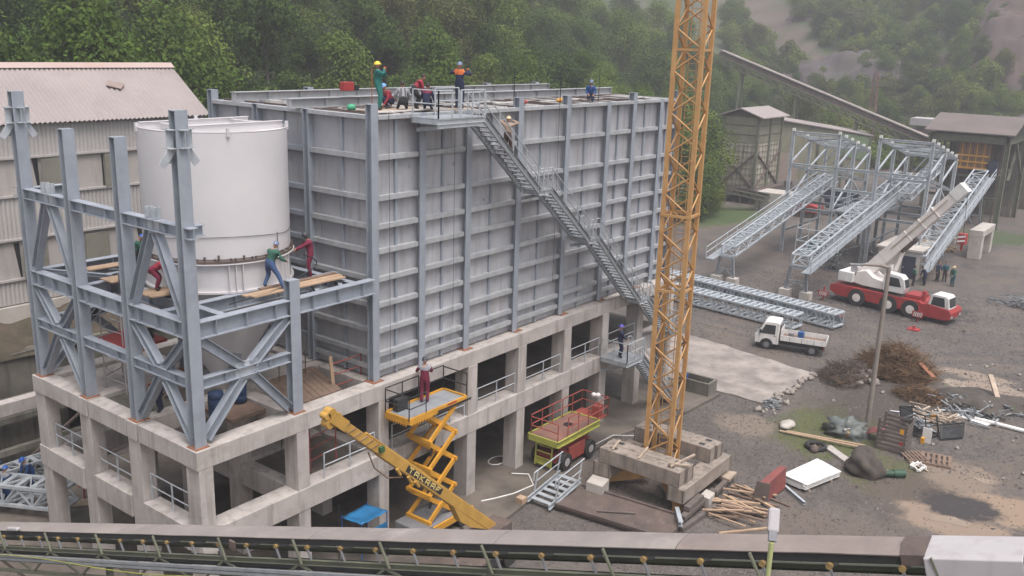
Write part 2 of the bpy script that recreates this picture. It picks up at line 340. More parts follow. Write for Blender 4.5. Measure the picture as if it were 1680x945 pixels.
tag(mb.build('concrete_floor', M['apron']), 'wet stained concrete floor under the raised building', 'floor', kind='structure')
# gravel: thousands of loose stones over the yard
def gravel():
    r_ = random.Random(21); vs = []; fs = []
    for k in range(42000):
        u = r_.random(); x = 5+60*u**1.7; y = r_.uniform(-27, -2.0) if x < 27 else r_.uniform(-27, 8)
        if x < 26.8 and y > -3.8+.05*(26-x): continue
        if 27.0 < x < 37 and -7 < y: continue
        if math.hypot((x-20.6)/4.2, (y+19.8)/4) < 1 and r_.random() < .8: continue
        s_ = r_.uniform(.018, .05)*(1+.018*x); 
        if r_.random() < .03: s_ *= 2
        a = r_.uniform(0, 6.28); i = len(vs)
        for t in (0, 2.1, 4.2): vs.append((x+s_*math.cos(a+t), y+s_*math.sin(a+t), .0))
        vs.append((x+s_*.3*r_.uniform(-1,1), y+s_*.3*r_.uniform(-1,1), s_*r_.uniform(.5, 1.0))); fs += [(i,i+1,i+3),(i+1,i+2,i+3),(i+2,i,i+3)]
    me = bpy.data.meshes.new('gravel'); me.from_pydata(vs, [], fs); me.materials.append(mat('gravel_stones', (.15,.131,.122), (.085,.074,.069), .3, .95, 0, 0, island=.5))
    o = bpy.data.objects.new('gravel', me); col.objects.link(o); tag(o, 'loose grey gravel stones over the yard', 'gravel', kind='stuff')
gravel()
M['rut'] = mat('wet_tyre_rut', (.055,.048,.046), (.095,.085,.08), .7, .6, 0, .3, 10)
def rut(pts, off, seed):
    P_ = []
    for (a, b) in zip(pts[:-1], pts[1:]):
        for k in range(10): P_.append((a[0]+(b[0]-a[0])*k/10, a[1]+(b[1]-a[1])*k/10))
    vs = []; fs = []; mb_ = MB()
    for i, (x, y) in enumerate(P_):
        a = P_[max(0, i-3)]; b = P_[min(len(P_)-1, i+3)]; d = V((b[0]-a[0], b[1]-a[1], 0)).normalized(); n_ = V((-d.y, d.x, 0)); w_ = .12+.15*mnoise.noise(V((i*.45, seed, 0)))
        c_ = V((x, y, .006+.001*(seed % 3)))+n_*(off+.12*mnoise.noise(V((i*.2, seed, 5))))
        vs += [c_-n_*max(.01, w_), c_+n_*max(.01, w_)]
    mb_.add(vs, [(2*i, 2*i+1, 2*i+3, 2*i+2) for i in range(len(P_)-1)]); tag(mb_.build('tyre_rut', M['rut']), 'dark tyre rut across the gravel yard', 'track', kind='structure')
for s0, pts in ((1, [(46,14),(41.5,6),(40.5,-3),(42,-10),(50,-18),(62,-26)]),(2, [(62,12),(58,4),(52.5,-2),(50.5,-9),(53,-16),(60,-24)]),(5, [(66,-1),(64,-8),(67,-16)])):
    for off in (-.85, .85): rut(pts, off, s0*2+(off > 0))
# tan puddles and dried mud pans
M['puddle'] = mat('tan_mud_water', (.27,.20,.145), (.22,.165,.12), .8, .22, 0, .02)
M['mud'] = mat('dark_wet_mud', (.055,.050,.052), (.085,.074,.068), 1.2, .5, 0, .3, 12)
def blot(cx, cy, rx, ry, rot, seed, z):
    pts = []
    for k in range(40):
        t = 2*math.pi*k/40; rr = 1+.55*mnoise.noise(V((math.cos(t)*1.5, math.sin(t)*1.5, seed*5.1)))+.2*mnoise.noise(V((math.cos(t)*5, math.sin(t)*5, seed)))
        x = math.cos(t)*rx*rr; y = math.sin(t)*ry*rr; pts.append((cx+x*math.cos(rot)-y*math.sin(rot), cy+x*math.sin(rot)+y*math.cos(rot)))
    m_ = MB(); m_.sheet(pts, z); return m_
for cx, cy, rx, ry, rot, sd_, z, mm in [(19.1,-19.3,.45,.9,.3,1,.012,'puddle'),(40.0,-14.9,.4,.4,.2,4,.012,'puddle'),(40.8,-17.8,.35,1.0,.1,5,.012,'puddle'),(24.9,-19.6,.35,.5,.2,7,.012,'puddle')]:
    tag(blot(cx, cy, rx, ry, rot, sd_, z).build('puddle' if mm == 'puddle' else 'mud', M[mm]), 'tan puddle in the gravel yard' if mm == 'puddle' else 'dark wet mud in the gravel yard', 'puddle', kind='structure')
# pale track up the quarry hill, draped on the slope
def drape(name, pts, wid, m_, label, lift=.35, sub=7):
    mb_ = MB(); vs = []; fs = []
    n_ = len(pts)
    for i, (x, y, wd) in enumerate(pts):
        a = V((*pts[max(0, i-1)][:2], 0)); b = V((*pts[min(n_-1, i+1)][:2], 0)); d = (b-a).normalized(); s_ = V((-d.y, d.x, 0))
        for k in range(sub):
            q = V((x, y, 0))+s_*(wd*(k/(sub-1)-.5)*(1+.25*mnoise.noise(V((i*.7, k, 2))))); vs.append((q.x, q.y, H(q.x, q.y)+lift))
    for i in range(n_-1):
        for k in range(sub-1): fs.append((i*sub+k, i*sub+k+1, (i+1)*sub+k+1, (i+1)*sub+k))
    mb_.add(vs, fs, True); o = mb_.build(name, m_); tag(o, label, 'track', kind='structure'); return o
M['track'] = mat('hill_track_soil', (.155,.13,.108), (.085,.085,.058), .12, .95, 0, 0)
#drape('dirt_track', [(275,112,17),(262,102,14),(248,91,10),(238,82,8),(228,74,5),(220,67,4),(214,61,3),(210,56,2.5)], 1, M['track'], 'pale bare track running down the quarry hill')
M['spoil'] = mat('grey_quarry_spoil', (.088,.070,.070), (.054,.046,.047), .25, .95, 0, .9, 1.0, spots=(.055,.062,.034), spot_amt=.7, spot_scale=.12)
M['rockface'] = mat('reddish_quarry_rock', (.105,.070,.064), (.060,.044,.042), .09, .95, 0, .8, .6, streak=(.16,.11,.10), streak_amt=.5, spots=(.05,.055,.03), spot_amt=.95, spot_scale=.16)
def mound(name, m_, cx, cy, rx, ry, h, seed, label, rough=1.6):
    mb_ = MB(); n_ = 64; vs = []
    for j in range(n_+1):
        for i in range(n_+1):
            u, v_ = i/n_*2-1, j/n_*2-1; x = cx+u*rx; y = cy+v_*ry; r_ = math.hypot(u, v_)*(1+.35*mnoise.noise(V((u*2.2, v_*2.2, seed+.5)))+.12*mnoise.noise(V((u*7, v_*7, seed))))
            z = H(x, y)-1.2+(h+1.2)*sst(1, .35, r_)*(1+.25*mnoise.noise(V((x*.25, y*.09, seed*2)))) if r_ < 1 else H(x, y)-1.2
            z += rough*(1-min(1, r_))*(mnoise.noise(V((x*.15, y*.15, seed)))+.5*mnoise.noise(V((x*.4, y*.4, seed)))); vs.append((x, y, z))
    mb_.add(vs, [(j*(n_+1)+i, j*(n_+1)+i+1, (j+1)*(n_+1)+i+1, (j+1)*(n_+1)+i) for j in range(n_) for i in range(n_)], True)
    tag(mb_.build(name, m_), label, 'hill', kind='structure')
mound('spoil_heap', M['spoil'], 205, 49, 15, 22, 4.2, 3, 'grey spoil heap at the foot of the quarry hill')
mound('rock_face', M['rockface'], 224, 15, 26, 19, 8, 8, 'reddish quarry rock face on the hillside', 3.5)
mound('rock_face', M['rockface'], 240, 74, 8, 6, 3, 12, 'small reddish rock outcrop beside the hill track', 2.5)

# ------------------------------------------------------------------ trees
def leaf_mat(name, c1, c2):
    m = bpy.data.materials.new(name); m.use_nodes = True; n = m.node_tree; L = n.links.new; b = n.nodes['Principled BSDF']
    oi = n.nodes.new('ShaderNodeObjectInfo'); ge = n.nodes.new('ShaderNodeNewGeometry')
    mx = n.nodes.new('ShaderNodeMixRGB'); mx.inputs[1].default_value = (*c1, 1); mx.inputs[2].default_value = (*c2, 1); L(oi.outputs['Random'], mx.inputs[0])
    hv = n.nodes.new('ShaderNodeHueSaturation')
    mr = n.nodes.new('ShaderNodeMapRange'); mr.inputs['To Min'].default_value = .55; mr.inputs['To Max'].default_value = 1.5; L(ge.outputs['Random Per Island'], mr.inputs[0]); L(mr.outputs[0], hv.inputs['Value'])
    L(mx.outputs[0], hv.inputs['Color']); L(hv.outputs[0], b.inputs['Base Color']); b.inputs['Roughness'].default_value = .8; b.inputs['Specular IOR Level'].default_value = .12
    tr = n.nodes.new('ShaderNodeBsdfTranslucent'); L(hv.outputs[0], tr.inputs[0]); ms = n.nodes.new('ShaderNodeMixShader'); ms.inputs[0].default_value = .25
    L(b.outputs[0], ms.inputs[1]); L(tr.outputs[0], ms.inputs[2]); L(ms.outputs[0], n.nodes['Material Output'].inputs[0]); return m
M['leaf'] = leaf_mat('broadleaf_foliage', (.068,.112,.020), (.125,.168,.034))
M['leaf_dark'] = leaf_mat('dark_foliage', (.042,.076,.017), (.070,.105,.024))
M['leaf_light'] = leaf_mat('spring_foliage', (.115,.165,.028), (.155,.19,.036))
M['leaf_olive'] = leaf_mat('olive_foliage', (.080,.098,.028), (.11,.115,.036))
M['blossom'] = leaf_mat('white_blossom', (.42,.42,.34), (.30,.33,.22))
M['bark'] = mat('tree_bark', (.10,.085,.07), (.06,.052,.045), 3, .95, 0, .5)
def crown_mesh(name, h, rx, n_leaf, leaf, lobes, seed, m_, base=.28, conical=0.0):
    r_ = random.Random(seed); vs = []; fs = []
    L_ = []
    for k in range(lobes):
        t = r_.uniform(0, 1); z = h*(base+(.93-base)*t); ww = math.sin(math.pi*min(1, (.22+.78*t)))**.7 if not conical else (1-t)**.8
        a = r_.uniform(0, 6.283); rr = rx*ww*math.sqrt(r_.uniform(.05, 1))*.85
        L_.append((V((rr*math.cos(a), rr*math.sin(a), z)), rx*r_.uniform(.24, .46)))
    per = n_leaf//lobes
    for c, lr in L_:
        for k in range(per):
            d = V((r_.gauss(0,1), r_.gauss(0,1), r_.gauss(0,1)*.8)).normalized()
            if d.z < -.35 and r_.random() < .6: d.z = -d.z
            p = c+d*lr*r_.uniform(.62, 1.12)
            nrm = (d+V((r_.gauss(0,.5), r_.gauss(0,.5), r_.gauss(0,.5)+.35))).normalized()
            a = nrm.orthogonal().normalized(); a.rotate(Matrix.Rotation(r_.uniform(0, 6.28), 3, nrm)); b = nrm.cross(a)
            s_ = leaf*r_.uniform(.6, 1.35); i = len(vs)
            vs += [p-a*s_, p-b*s_*.55, p+a*s_, p+b*s_*.6]; fs.append((i, i+1, i+2, i+3))
    me = bpy.data.meshes.new(name); me.from_pydata(vs, [], fs); me.materials.append(m_); return me, L_
def trunk_mesh(name, h, r0, L_, seed):
    r_ = random.Random(seed); mb_ = MB(); top = V((r_.uniform(-.3,.3), r_.uniform(-.3,.3), h*.62)); mid = V((r_.uniform(-.2,.2), r_.uniform(-.2,.2), h*.3))
    mb_.tube((0,0,-1.0), mid, r0, 8, r0*.75); mb_.tube(mid, top, r0*.75, 8, r0*.35)
    for c, lr in L_[:9]:
        q = mid.lerp(top, min(1, max(0, (c.z-h*.3)/(h*.4)))*.8); mb_.tube(q, c, r0*.3, 5, r0*.08)
    o = mb_.build(name, M['bark']); me = o.data; bpy.data.objects.remove(o); return me
TREES = []
for k, (hh, rx, nl, lf, lb, mm, cone) in enumerate([(12,4.6,11000,.145,30,'leaf',0),(14,4.9,12000,.15,34,'leaf',0),(11,4.2,10000,.145,26,'leaf_dark',0),(13,5.2,12000,.15,32,'leaf_dark',0),
        (10,4.0,9000,.14,24,'leaf_light',0),(12,4.4,9000,.145,28,'leaf_olive',0),(7,3.2,5000,.14,18,'blossom',0),(5,3.0,3200,.18,16,'leaf_light',0),(4.5,3.2,3200,.18,16,'leaf_olive',0),(5.5,3.0,3200,.18,16,'leaf',0)]):
    me, L_ = crown_mesh('crown', hh, rx, nl, lf, lb, 40+k, M[mm], .22 if k < 7 else .1); TREES.append((me, trunk_mesh('trunk', hh, .22 if k < 7 else .1, L_, k)))
TL = {0:('mid green broadleaf tree in the wooded hillside behind the steel bin','trees of the wooded hillside'),1:('mid green broadleaf tree in the wooded hillside behind the steel bin','trees of the wooded hillside'),
      2:('dark green broadleaf tree in the wooded hillside behind the steel bin','dark trees of the wooded hillside'),3:('dark green broadleaf tree in the wooded hillside behind the steel bin','dark trees of the wooded hillside'),
      4:('bright spring green tree among the darker trees of the hillside','bright trees of the hillside'),5:('olive brown tree coming into leaf on the wooded hillside','olive trees of the hillside'),
      6:('white blossoming tree at the foot of the wooded hillside','blossoming trees'),7:('bright green bush on the quarry slope','bright bushes on the quarry slope'),8:('olive brown bush on the quarry slope','olive bushes on the quarry slope'),9:('dark green bush on the quarry slope','green bushes on the quarry slope')}
FAR = {0:('mid green tree on the quarry hill far beyond the yard','trees on the quarry hill'),1:('mid green tree on the quarry hill far beyond the yard','trees on the quarry hill'),2:('dark green tree on the quarry hill far beyond the yard','dark trees on the quarry hill'),3:('dark green tree on the quarry hill far beyond the yard','dark trees on the quarry hill')}
def put_tree(k, x, y, s, far=False, z=None, label=None, parts=True):
    nm = 'bush' if k >= 7 else 'tree'
    lab, grp = (FAR[k] if far and k in FAR else TL[k])
    if k in (4, 5) and far: lab, grp = ('bright green tree on the quarry hill far beyond the yard','bright trees on the quarry hill') if k == 4 else ('olive brown tree on the quarry hill far beyond the yard','olive trees on the quarry hill')
    t = thing(nm, label or lab, nm, (x, y, (H(x, y) if z is None else z)-.1), rnd.uniform(0, 6.28), None if label else grp); t.scale = (s*rnd.uniform(.9,1.12), s*rnd.uniform(.9,1.12), s*rnd.uniform(.88,1.15))
    c = bpy.data.objects.new('crown', TREES[k][0]); col.objects.link(c); c.parent = t
    if parts:
        b = bpy.data.objects.new('trunk', TREES[k][1]); col.objects.link(b); b.parent = t
# the wooded slope behind the bin, seen over its top: rows climbing away from its foot
def in_view(x, y, z, mx=1.06):
    d = V((x, y, z))-CAM; r_ = cam.matrix_world.to_3x3()
    dep = -(d.dot(r_.col[2])); 
    if dep < 1: return None
    return 840+1520.5*d.dot(r_.col[0])/dep, 472.5-1520.5*d.dot(r_.col[1])/dep
placed = []
def spaced(x, y, dmin):
    for a, b in placed:
        if (a-x)**2+(b-y)**2 < dmin*dmin: return False
    placed.append((x, y)); return True
n_t = 0; tries = 0
while n_t < 185 and tries < 30000:
    tries += 1
    x = rnd.uniform(-5, 172); y = yb(x)+(rnd.uniform(0, 1)**1.25)*62
    if x > 150 and y < 60: continue
    if 88 < x < 120 and y < yb(x)+1: continue
    p = in_view(x, y, H(x, y)+6)
    if p is None or not (-60 < p[0] < 1330) or p[1] < -110: continue
    if p[0] > 1215 and y < yb(x)+8: continue
    if not spaced(x, y, 5.0): continue
    u = rnd.random(); k = 0 if u < .27 else 1 if u < .5 else 2 if u < .68 else 3 if u < .82 else 4 if u < .9 else 5
    put_tree(k, x, y, rnd.uniform(.75, 1.2)); n_t += 1
for x, y, s in [(31,31.5,.9),(40,31,1.0),(62,30,1.0),(70,29.5,1.1),(9,32,.9),(80,29,1.0)]: put_tree(6, x, y, s)
for x, y, s, k in [(84,29,1.0,0),(88,31,1.1,1),(92,33,1.0,2),(86,27,.8,4),(95,36,1.1,0),(90,28.5,.7,9),(82,26.5,.9,9),(97,33.5,1,9),(99,38,1.1,1),(103,41,1.0,4),(107,44,1.1,0),(112,47,1.1,2)]: put_tree(k, x, y, s)
# quarry hill
placed.clear(); n_t = 0; tries = 0
while n_t < 330 and tries < 30000:
    tries += 1
    x = rnd.uniform(160, 275); y = rnd.uniform(5, 120)
    p = in_view(x, y, H(x, y)+3)
    if p is None or not (1195 < p[0] < 1720) or not (-60 < p[1] < 262): continue
    if 1335 < p[0] < 1450 and 95 < p[1] < 185 and rnd.random() < .35: continue
    if 1215 < p[0] < 1390 and abs(p[1]-(p[0]-1215)*.62) < 30 and x < 262: continue
    if 1520 < p[0] < 1680 and 45 < p[1] < 205 and rnd.random() < .35: continue
    d_track = min(math.hypot(x-a, y-b) for a, b in ((262,102),(250,93),(238,82),(228,74),(220,67),(214,61)))
    if d_track < (11 if x > 240 else 6): continue
    if math.hypot((x-203)/14, (y-50)/17) < .85 or math.hypot((x-220)/18, (y-17)/13) < .8:
        if rnd.random() < .4: continue
    if not spaced(x, y, 3.4): continue
    u = rnd.random(); k = 0 if u < .10 else 1 if u < .18 else 2 if u < .24 else 3 if u < .30 else 5 if u < .36 else 4 if u < .40 else 7 if u < .58 else 8 if u < .76 else 9
    put_tree(k, x, y, rnd.uniform(.38, .75) if k < 6 else rnd.uniform(.7, 1.25), True, parts=False); n_t += 1
for x, y, s, k in [(150,31,1.1,4),(152,26,1.0,7),(158,29,1.2,4),(164,24,1.0,8),(156,35,1.2,4),(147,38,1.1,5)]: put_tree(k, x, y, s, True)

# ------------------------------------------------------------------ corrugated hall on the left
hall = thing('corrugated_hall', 'long beige corrugated hall with a pitched roof above the rock bank', 'building', (-15, 20, 7.3))
def corrugated(x0, x1, pitch, amp, pts, m_, name, parent, axis_n):
    "waves along X between x0 and x1; pts is the list of (y, z) the sheet runs through"
    mb_ = MB(); n_ = int((x1-x0)/pitch*4); vs = []; fs = []; k = len(pts)
    for i in range(n_+1):
        x = x0+(x1-x0)*i/n_; a = amp*math.sin(2*math.pi*i/4)
        for y, z in pts: vs.append((x, y+axis_n[0]*a, z+axis_n[1]*a))
    for i in range(n_):
        for j in range(k-1): fs.append((i*k+j, (i+1)*k+j, (i+1)*k+j+1, i*k+j+1))
    mb_.add(vs, fs, True); return mb_.build(name, m_, parent)
XR = 6.03
for (z0, z1) in ((8.08, 9.3), (11.35, 13.45), (15.35, 17.15)):
    corrugated(-45, XR, .21, .035, [(20, z0), (20, z1)], M['cladding'], 'wall_sheeting', hall, (-1, 0))
mb = MB(); mb.box((-45,20.06,8.0),(XR-.02,20.3,17.1)); mb.box((XR-.14,20.3,8.0),(XR-.02,26.4,17.1)); mb.box((-45,26.3,8.0),(XR-.02,26.5,17.1))
mb.prism([(XR-.10,20.1,17.1),(XR-.10,26.5,17.1),(XR-.10,23.3,19.45)], (.08,0,0)); mb.build('inner_wall', mat('hall_board', (.42,.385,.36), (.36,.33,.31), .4, .9, 0, .2, streak=(.25,.22,.2), streak_amt=.5), hall)
mb = MB(); mb.box((-45,19.85,7.0),(XR,20.35,8.0)); mb.build('plinth', M['concrete_pale'], hall)
for z in (15.33, 11.33, 13.47, 9.32):
    mb = MB(); mb.box((-45,19.90,z-.06),(XR,20.04,z+.05)); mb.build('rail', M['cladding'], hall)
M['hatchboard'] = mat('grey_hatch_board', (.235,.225,.185), (.18,.17,.14), 1.2, .9, 0, .2)
for zc, xs in ((14.4, (-3.6,-.2,3.2,-7.0,-10.4,-13.8)), (10.3, (-4.9,-1.6,1.7,-8.2))):
    for i, x in enumerate(xs):
        mb = MB(); t = .12 if i % 2 else .30
        mb.hexa([(x-.05,19.98-t,zc-.9),(x+1.35,19.99,zc-.85),(x+1.35,20.03,zc-.85),(x-.05,20.03-t,zc-.9),(x,19.98-t,zc+.8),(x+1.35,19.99,zc+.82),(x+1.35,20.03,zc+.82),(x,20.03-t,zc+.8)])
        f_ = mb.build('hatch', M['hatchboard'], hall)
        mb = MB(); mb.prism([(x-.10,20.05,zc-.9),(x-.03,20.05,zc-.9),(x-.03,20.05,zc+.85),(x-.30+.2*(i % 2),20.05,zc+.85)], (0,-.03,0)); mb.build('gap', M['blackpaint'], f_)
corrugated(-45.6, XR+.15, .25, .05, [(19.62, 16.98), (23.3, 19.6)], M['roofing'], 'roof', hall, (-.58, .81))
corrugated(-45.6, XR+.15, .25, .05, [(23.3, 19.6), (26.98, 16.98)], M['roofing'], 'roof', hall, (.58, .81))
mb = MB(); mb.prism([(-45.6,22.95,19.47),(-45.6,23.3,19.74),(-45.6,23.65,19.47),(-45.6,23.3,19.64)], (XR+45.8,0,0)); mb.build('ridge_cap', M['ridge'], hall)
mb = MB(); mb.prism([(1.2,21.7,18.56),(1.9,21.45,18.38),(2.3,21.75,18.60),(1.5,22.05,18.82)], (0,-.03,.04)); mb.build('rust_patch', mat('rust_patch', (.22,.155,.14), (.30,.24,.22), 1.5, .95, 0, .1), hall)
# rock bank and stained retaining wall below it
mb = MB(); vs = []; n_ = 60; k_ = 9
for i in range(n_+1):
    x = -45+50*i/n_
    for j in range(k_):
        t = j/(k_-1); y = 19.9-2.5*t+.5*mnoise.noise(V((x*.5, t*3, 1))); z = 7.35-1.2*t+.65*mnoise.noise(V((x*.6, t*4, 5)))*math.sin(math.pi*t)+.6*sst(-6,-1,x)*(1-t); vs.append((x, y, z))
mb.add(vs, [(i*k_+j, (i+1)*k_+j, (i+1)*k_+j+1, i*k_+j+1) for i in range(n_) for j in range(k_-1)], True)
tag(mb.build('rock_bank', mat('mossy_bank', (.085,.064,.046), (.042,.038,.024), .9, .95, 0, .8, 4, spots=(.14,.11,.088), spot_amt=.6)), 'brown mossy rock bank below the hall', 'bank', kind='structure')
rw = thing('retaining_wall', 'stained concrete retaining wall below the beige hall', 'wall', (-15, 17.5, 0))
mb = MB()
for x0, x1 in ((-45,-9.2),(-7.9,-4.5),(-3.4,26)): mb.box((x0,17.6,.0),(x1,18.6,3.6))
mb.box((-45,17.6,3.6),(26,18.6,6.35)); mb.build('wall_face', M['concrete_dirty'], rw)
mb = MB(); mb.box((-30,14.0,4.85),(-4.0,14.55,5.42)); o = mb.build('concrete_beam', M['concrete'], None); tag(o, 'long pale concrete beam reaching the left corner of the raised frame', 'beam')
bt = thing('old_gantry', 'dark old steel gantry behind the left end of the concrete frame', 'gantry', (-15, 16, 0))
for z in (1.8, 3.4, 4.3):
    mb = MB(); mb.bar((-40,17.05,z),(14,17.05,z),.3,.28); mb.build('rail_beam', M['concrete_dirty'], bt)
for x in (-20,-14,-8.6,-3,3,9): mb = MB(); mb.bar((x,17.05,0),(x,17.05,4.5),.25); mb.build('post', M['concrete_dirty'], bt)
for x in (-14,-8.6,-3): mb = MB(); mb.bar((x,16.85,.3),(x+5.2,16.85,3.3),.1); mb.build('brace', M['rusty'], bt)
# ------------------------------------------------------------------ raised concrete frame
cf = thing('concrete_structure', 'two storey raw concrete frame carrying the steel bin and open steel tower', 'building', (0, 0, 0))
XL = [-8.6, -4.3, 0.05]; XB = [5.86, 9.75, 13.8, 17.6, 21.6, 25.4]; YL = [0.0, 3.7, 7.2, 10.8]; YBIN = [0.0, 5.4, 10.8]
def ccol(x, y, sx=.58, sy=.78, y0=None):
    mb = MB(); mb.box((x-sx/2, y-sy/2, .1), (x+sx/2, y+sy/2, 6.80)); mb.build('column', M['concrete'], cf, bevel=.02)
for x in XL:
    for y in YL: ccol(x, y)
for x in XB:
    for y in YBIN: ccol(x, y, .66, .84)
def cbeam(p0, p1, w_, z0, z1, name='beam'):
    mb = MB(); x0, y0 = p0; x1, y1 = p1
    if abs(x1-x0) > abs(y1-y0): mb.box((x0, y0-w_/2, z0), (x1, y0+w_/2, z1))
    else: mb.box((x0-w_/2, y0, z0), (x0+w_/2, y1, z1))
    return mb.build(name, M['concrete'], cf, bevel=.015)
TB, TT, LB_, LT = 6.80, 7.5, 3.45, 4.36
# upper ring: edge beams are wider than the columns' inner faces and 4 mm proud
for y in YL: cbeam((-8.95, y), (.36, y), .80 if y in (0.0, 10.8) else .62, TB, TT)
for x, y0, y1 in [(x, a+.405, b-.405) for x in XL for a, b in zip(YL[:-1], YL[1:])]: cbeam((x, y0), (x, y1), .66, TB, TT-.003)
for y in YBIN: cbeam((.365, y), (25.8, y), .80, TB, TT-.005)
for x in XB:
    for a, b in ((.405, 4.995), (5.805, 10.395)): cbeam((x, a), (x, b), .62, TB, TT-.008)
# lower ring, set 3 mm proud of the columns
for y in (0.0, 10.8): cbeam((-8.93, y), (.36, y), .84, LB_, LT)
for y in (3.7, 7.2): cbeam((-4.6, y), (.36, y), .60, LB_, LT-.003)
for x in XL:
    for a, b in zip(YL[:-1], YL[1:]): cbeam((x, a+.425), (x, b-.425), .70 if x == -8.6 else .56, LB_, LT-.004)
for y in YBIN: cbeam((.365, y), (25.8, y), .90, LB_, LT-.006)
mb = MB(); mb.box((.40, .46, 4.0), (25.7, 10.3, 4.20)); mb.build('deck', M['apron'], cf)  # dark floor tone carries the painted gloom of the bays
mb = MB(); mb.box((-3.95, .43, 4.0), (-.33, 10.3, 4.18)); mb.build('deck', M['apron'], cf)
mb = MB(); mb.box((-3.9, 3.99, 7.1), (-.3, 6.88, 7.36)); mb.build('deck', M['concrete_pale'], cf)
mb = MB(); mb.box((-8.2, 7.52, 7.05), (-4.65, 10.38, 7.33)); mb.build('deck', M['concrete'], cf)
mb = MB(); mb.box((-8.2, 4.03, 7.05), (-6.6, 6.87, 7.34)); mb.build('deck', M['concrete_dirty'], cf)
mb = MB(); mb.box((.4, 9.9, .1), (25.6, 10.25, 6.78)); mb.build('back_wall', M['concrete_dirty'], cf)  # dark dirty tone also paints the gloom at the back of the bays
mb = MB(); mb.box((3.0, 5.9, 4.25), (9.0, 6.1, 6.75)); mb.build('inner_wall', M['concrete'], cf)
# rust stained base plates on the upper ring
def base_plate(x, y, s_=.56):
    mb = MB(); mb.box((x-s_/2, y-s_/2, TT), (x+s_/2, y+s_/2, TT+.035)); mb.build('base_plate', M['rust'], cf)
# galvanised railings along the lower deck edge
def railing(p0, p1, name='railing', parent=None, n_=3, hh=1.1):
    mb = MB(); p0 = V(p0); p1 = V(p1)
    for k in range(n_):
        q = p0.lerp(p1, k/(n_-1)); mb.bar(q, q+V((0,0,hh)), .055, .04)
    for z in (hh, hh*.52): mb.tube(p0+V((0,0,z)), p1+V((0,0,z)), .026, 6)
    return mb.build(name, M['galv'], parent)
for a, b, n_ in ((6.35, 9.3, 3), (10.2, 13.3, 3), (14.3, 17.15, 3), (18.1, 21.1, 3), (.6, 3.0, 3), (3.4, 5.4, 3), (-3.2, -.45, 3)):
    railing((a, -.3, LT), (b, -.3, LT), 'railing', cf, n_)
for a, b in ((.5, 3.2), (4.2, 6.9), (7.7, 10.3)): railing((-8.6, a, LT), (-8.6, b, LT), 'railing', cf, 3)

# ------------------------------------------------------------------ open steel tower
tw = thing('steel_tower', 'open blue grey steel tower frame round the white tank', 'steel frame', (-8.6, 0, TT))
S = M['steel']
def post(x, y, z0, z1, fw=.46, dp=.36, parent=tw, name='post', m_=None):
    mb = MB(); mb.ib((x, y, z0), (x, y, z1), dp, fw, .03, .035, up=(0,1,0))
    mb.box((x-fw/2, y-dp/2+.036, z1-.03), (x+fw/2, y+dp/2-.036, z1-.004))
    return mb.build(name, m_ or S, parent)
def conn(x, y, z):   # bolted stubs and gussets at the top of the two tall posts
    mb = MB()
    mb.ib((x-.23, y, z), (x-.48, y, z), .62, .34, .02, .03); mb.ib((x+.23, y, z), (x+.46, y, z), .62, .34, .02, .03)
    mb.ib((x, y+.19, z), (x, y+.50, z), .62, .34, .02, .03); mb.ib((x, y-.19, z), (x, y-.34, z), .60, .30, .02, .03)
    for sx, dz in ((-.45, 0), (.40, 0)): mb.bar((x+sx*.55, y, z-.30), (x+sx*1.5, y, z-.85), .03, .26)
    for sy in (.35,): mb.bar((x, y+sy*.6, z-.30), (x, y+sy*1.7, z-.85), .03, .26, up=(1,0,0))
    mb.build('gusset', M['galv'], tw)
for y, zt in ((0, 19.1), (3.7, 17.95), (7.2, 17.95), (10.8, 19.1)):
    post(-8.6, y, TT+.036, zt); base_plate(-8.6, y)
    if zt > 19: conn(-8.6, y, 18.2)
post(-4.3, 0, TT+.036, 12.75); base_plate(-4.3, 0)
for x, y in ((-4.3, 3.7), (-4.3, 7.2), (-4.3, 10.8)): post(x, y, TT+.036, 11.5, .40, .34); base_plate(x, y)
def ibeam(p0, p1, h_, w_, name='beam', parent=tw, up=(0,0,1), stiff=0, m_=None):
    mb = MB(); mb.ib(p0, p1, h_, w_, .02, .03, up)
    d = (V(p1)-V(p0)); L_ = d.length; d.normalize()
    for k in range(stiff):
        q = V(p0)+d*(L_*(k+.5)/stiff); mb.bar(q-d*.008, q+d*.008, w_-.02, h_-.062, up)
    return mb.build(name, m_ or S, parent)
def ypair(x, z, h_, w_, stiff=2, nm='beam'):
    for a, b in zip(YL[:-1], YL[1:]): ibeam((x, a+.182, z), (x, b-.182, z), h_, w_, nm, stiff=stiff)
ypair(-8.6, 15.15, .40, .36); ypair(-8.6, 11.75, .58, .40, 3); ypair(-8.6, 9.85, .36, .32, 2)
ibeam((-8.6, 11.0, 15.15), (-8.6, 11.5, 15.15), .38, .34); ibeam((-8.6, -.19, 15.15), (-8.6, -.5, 15.15), .38, .34); ibeam((-8.35, 0, 15.15), (-7.95, 0, 15.15), .38, .34)
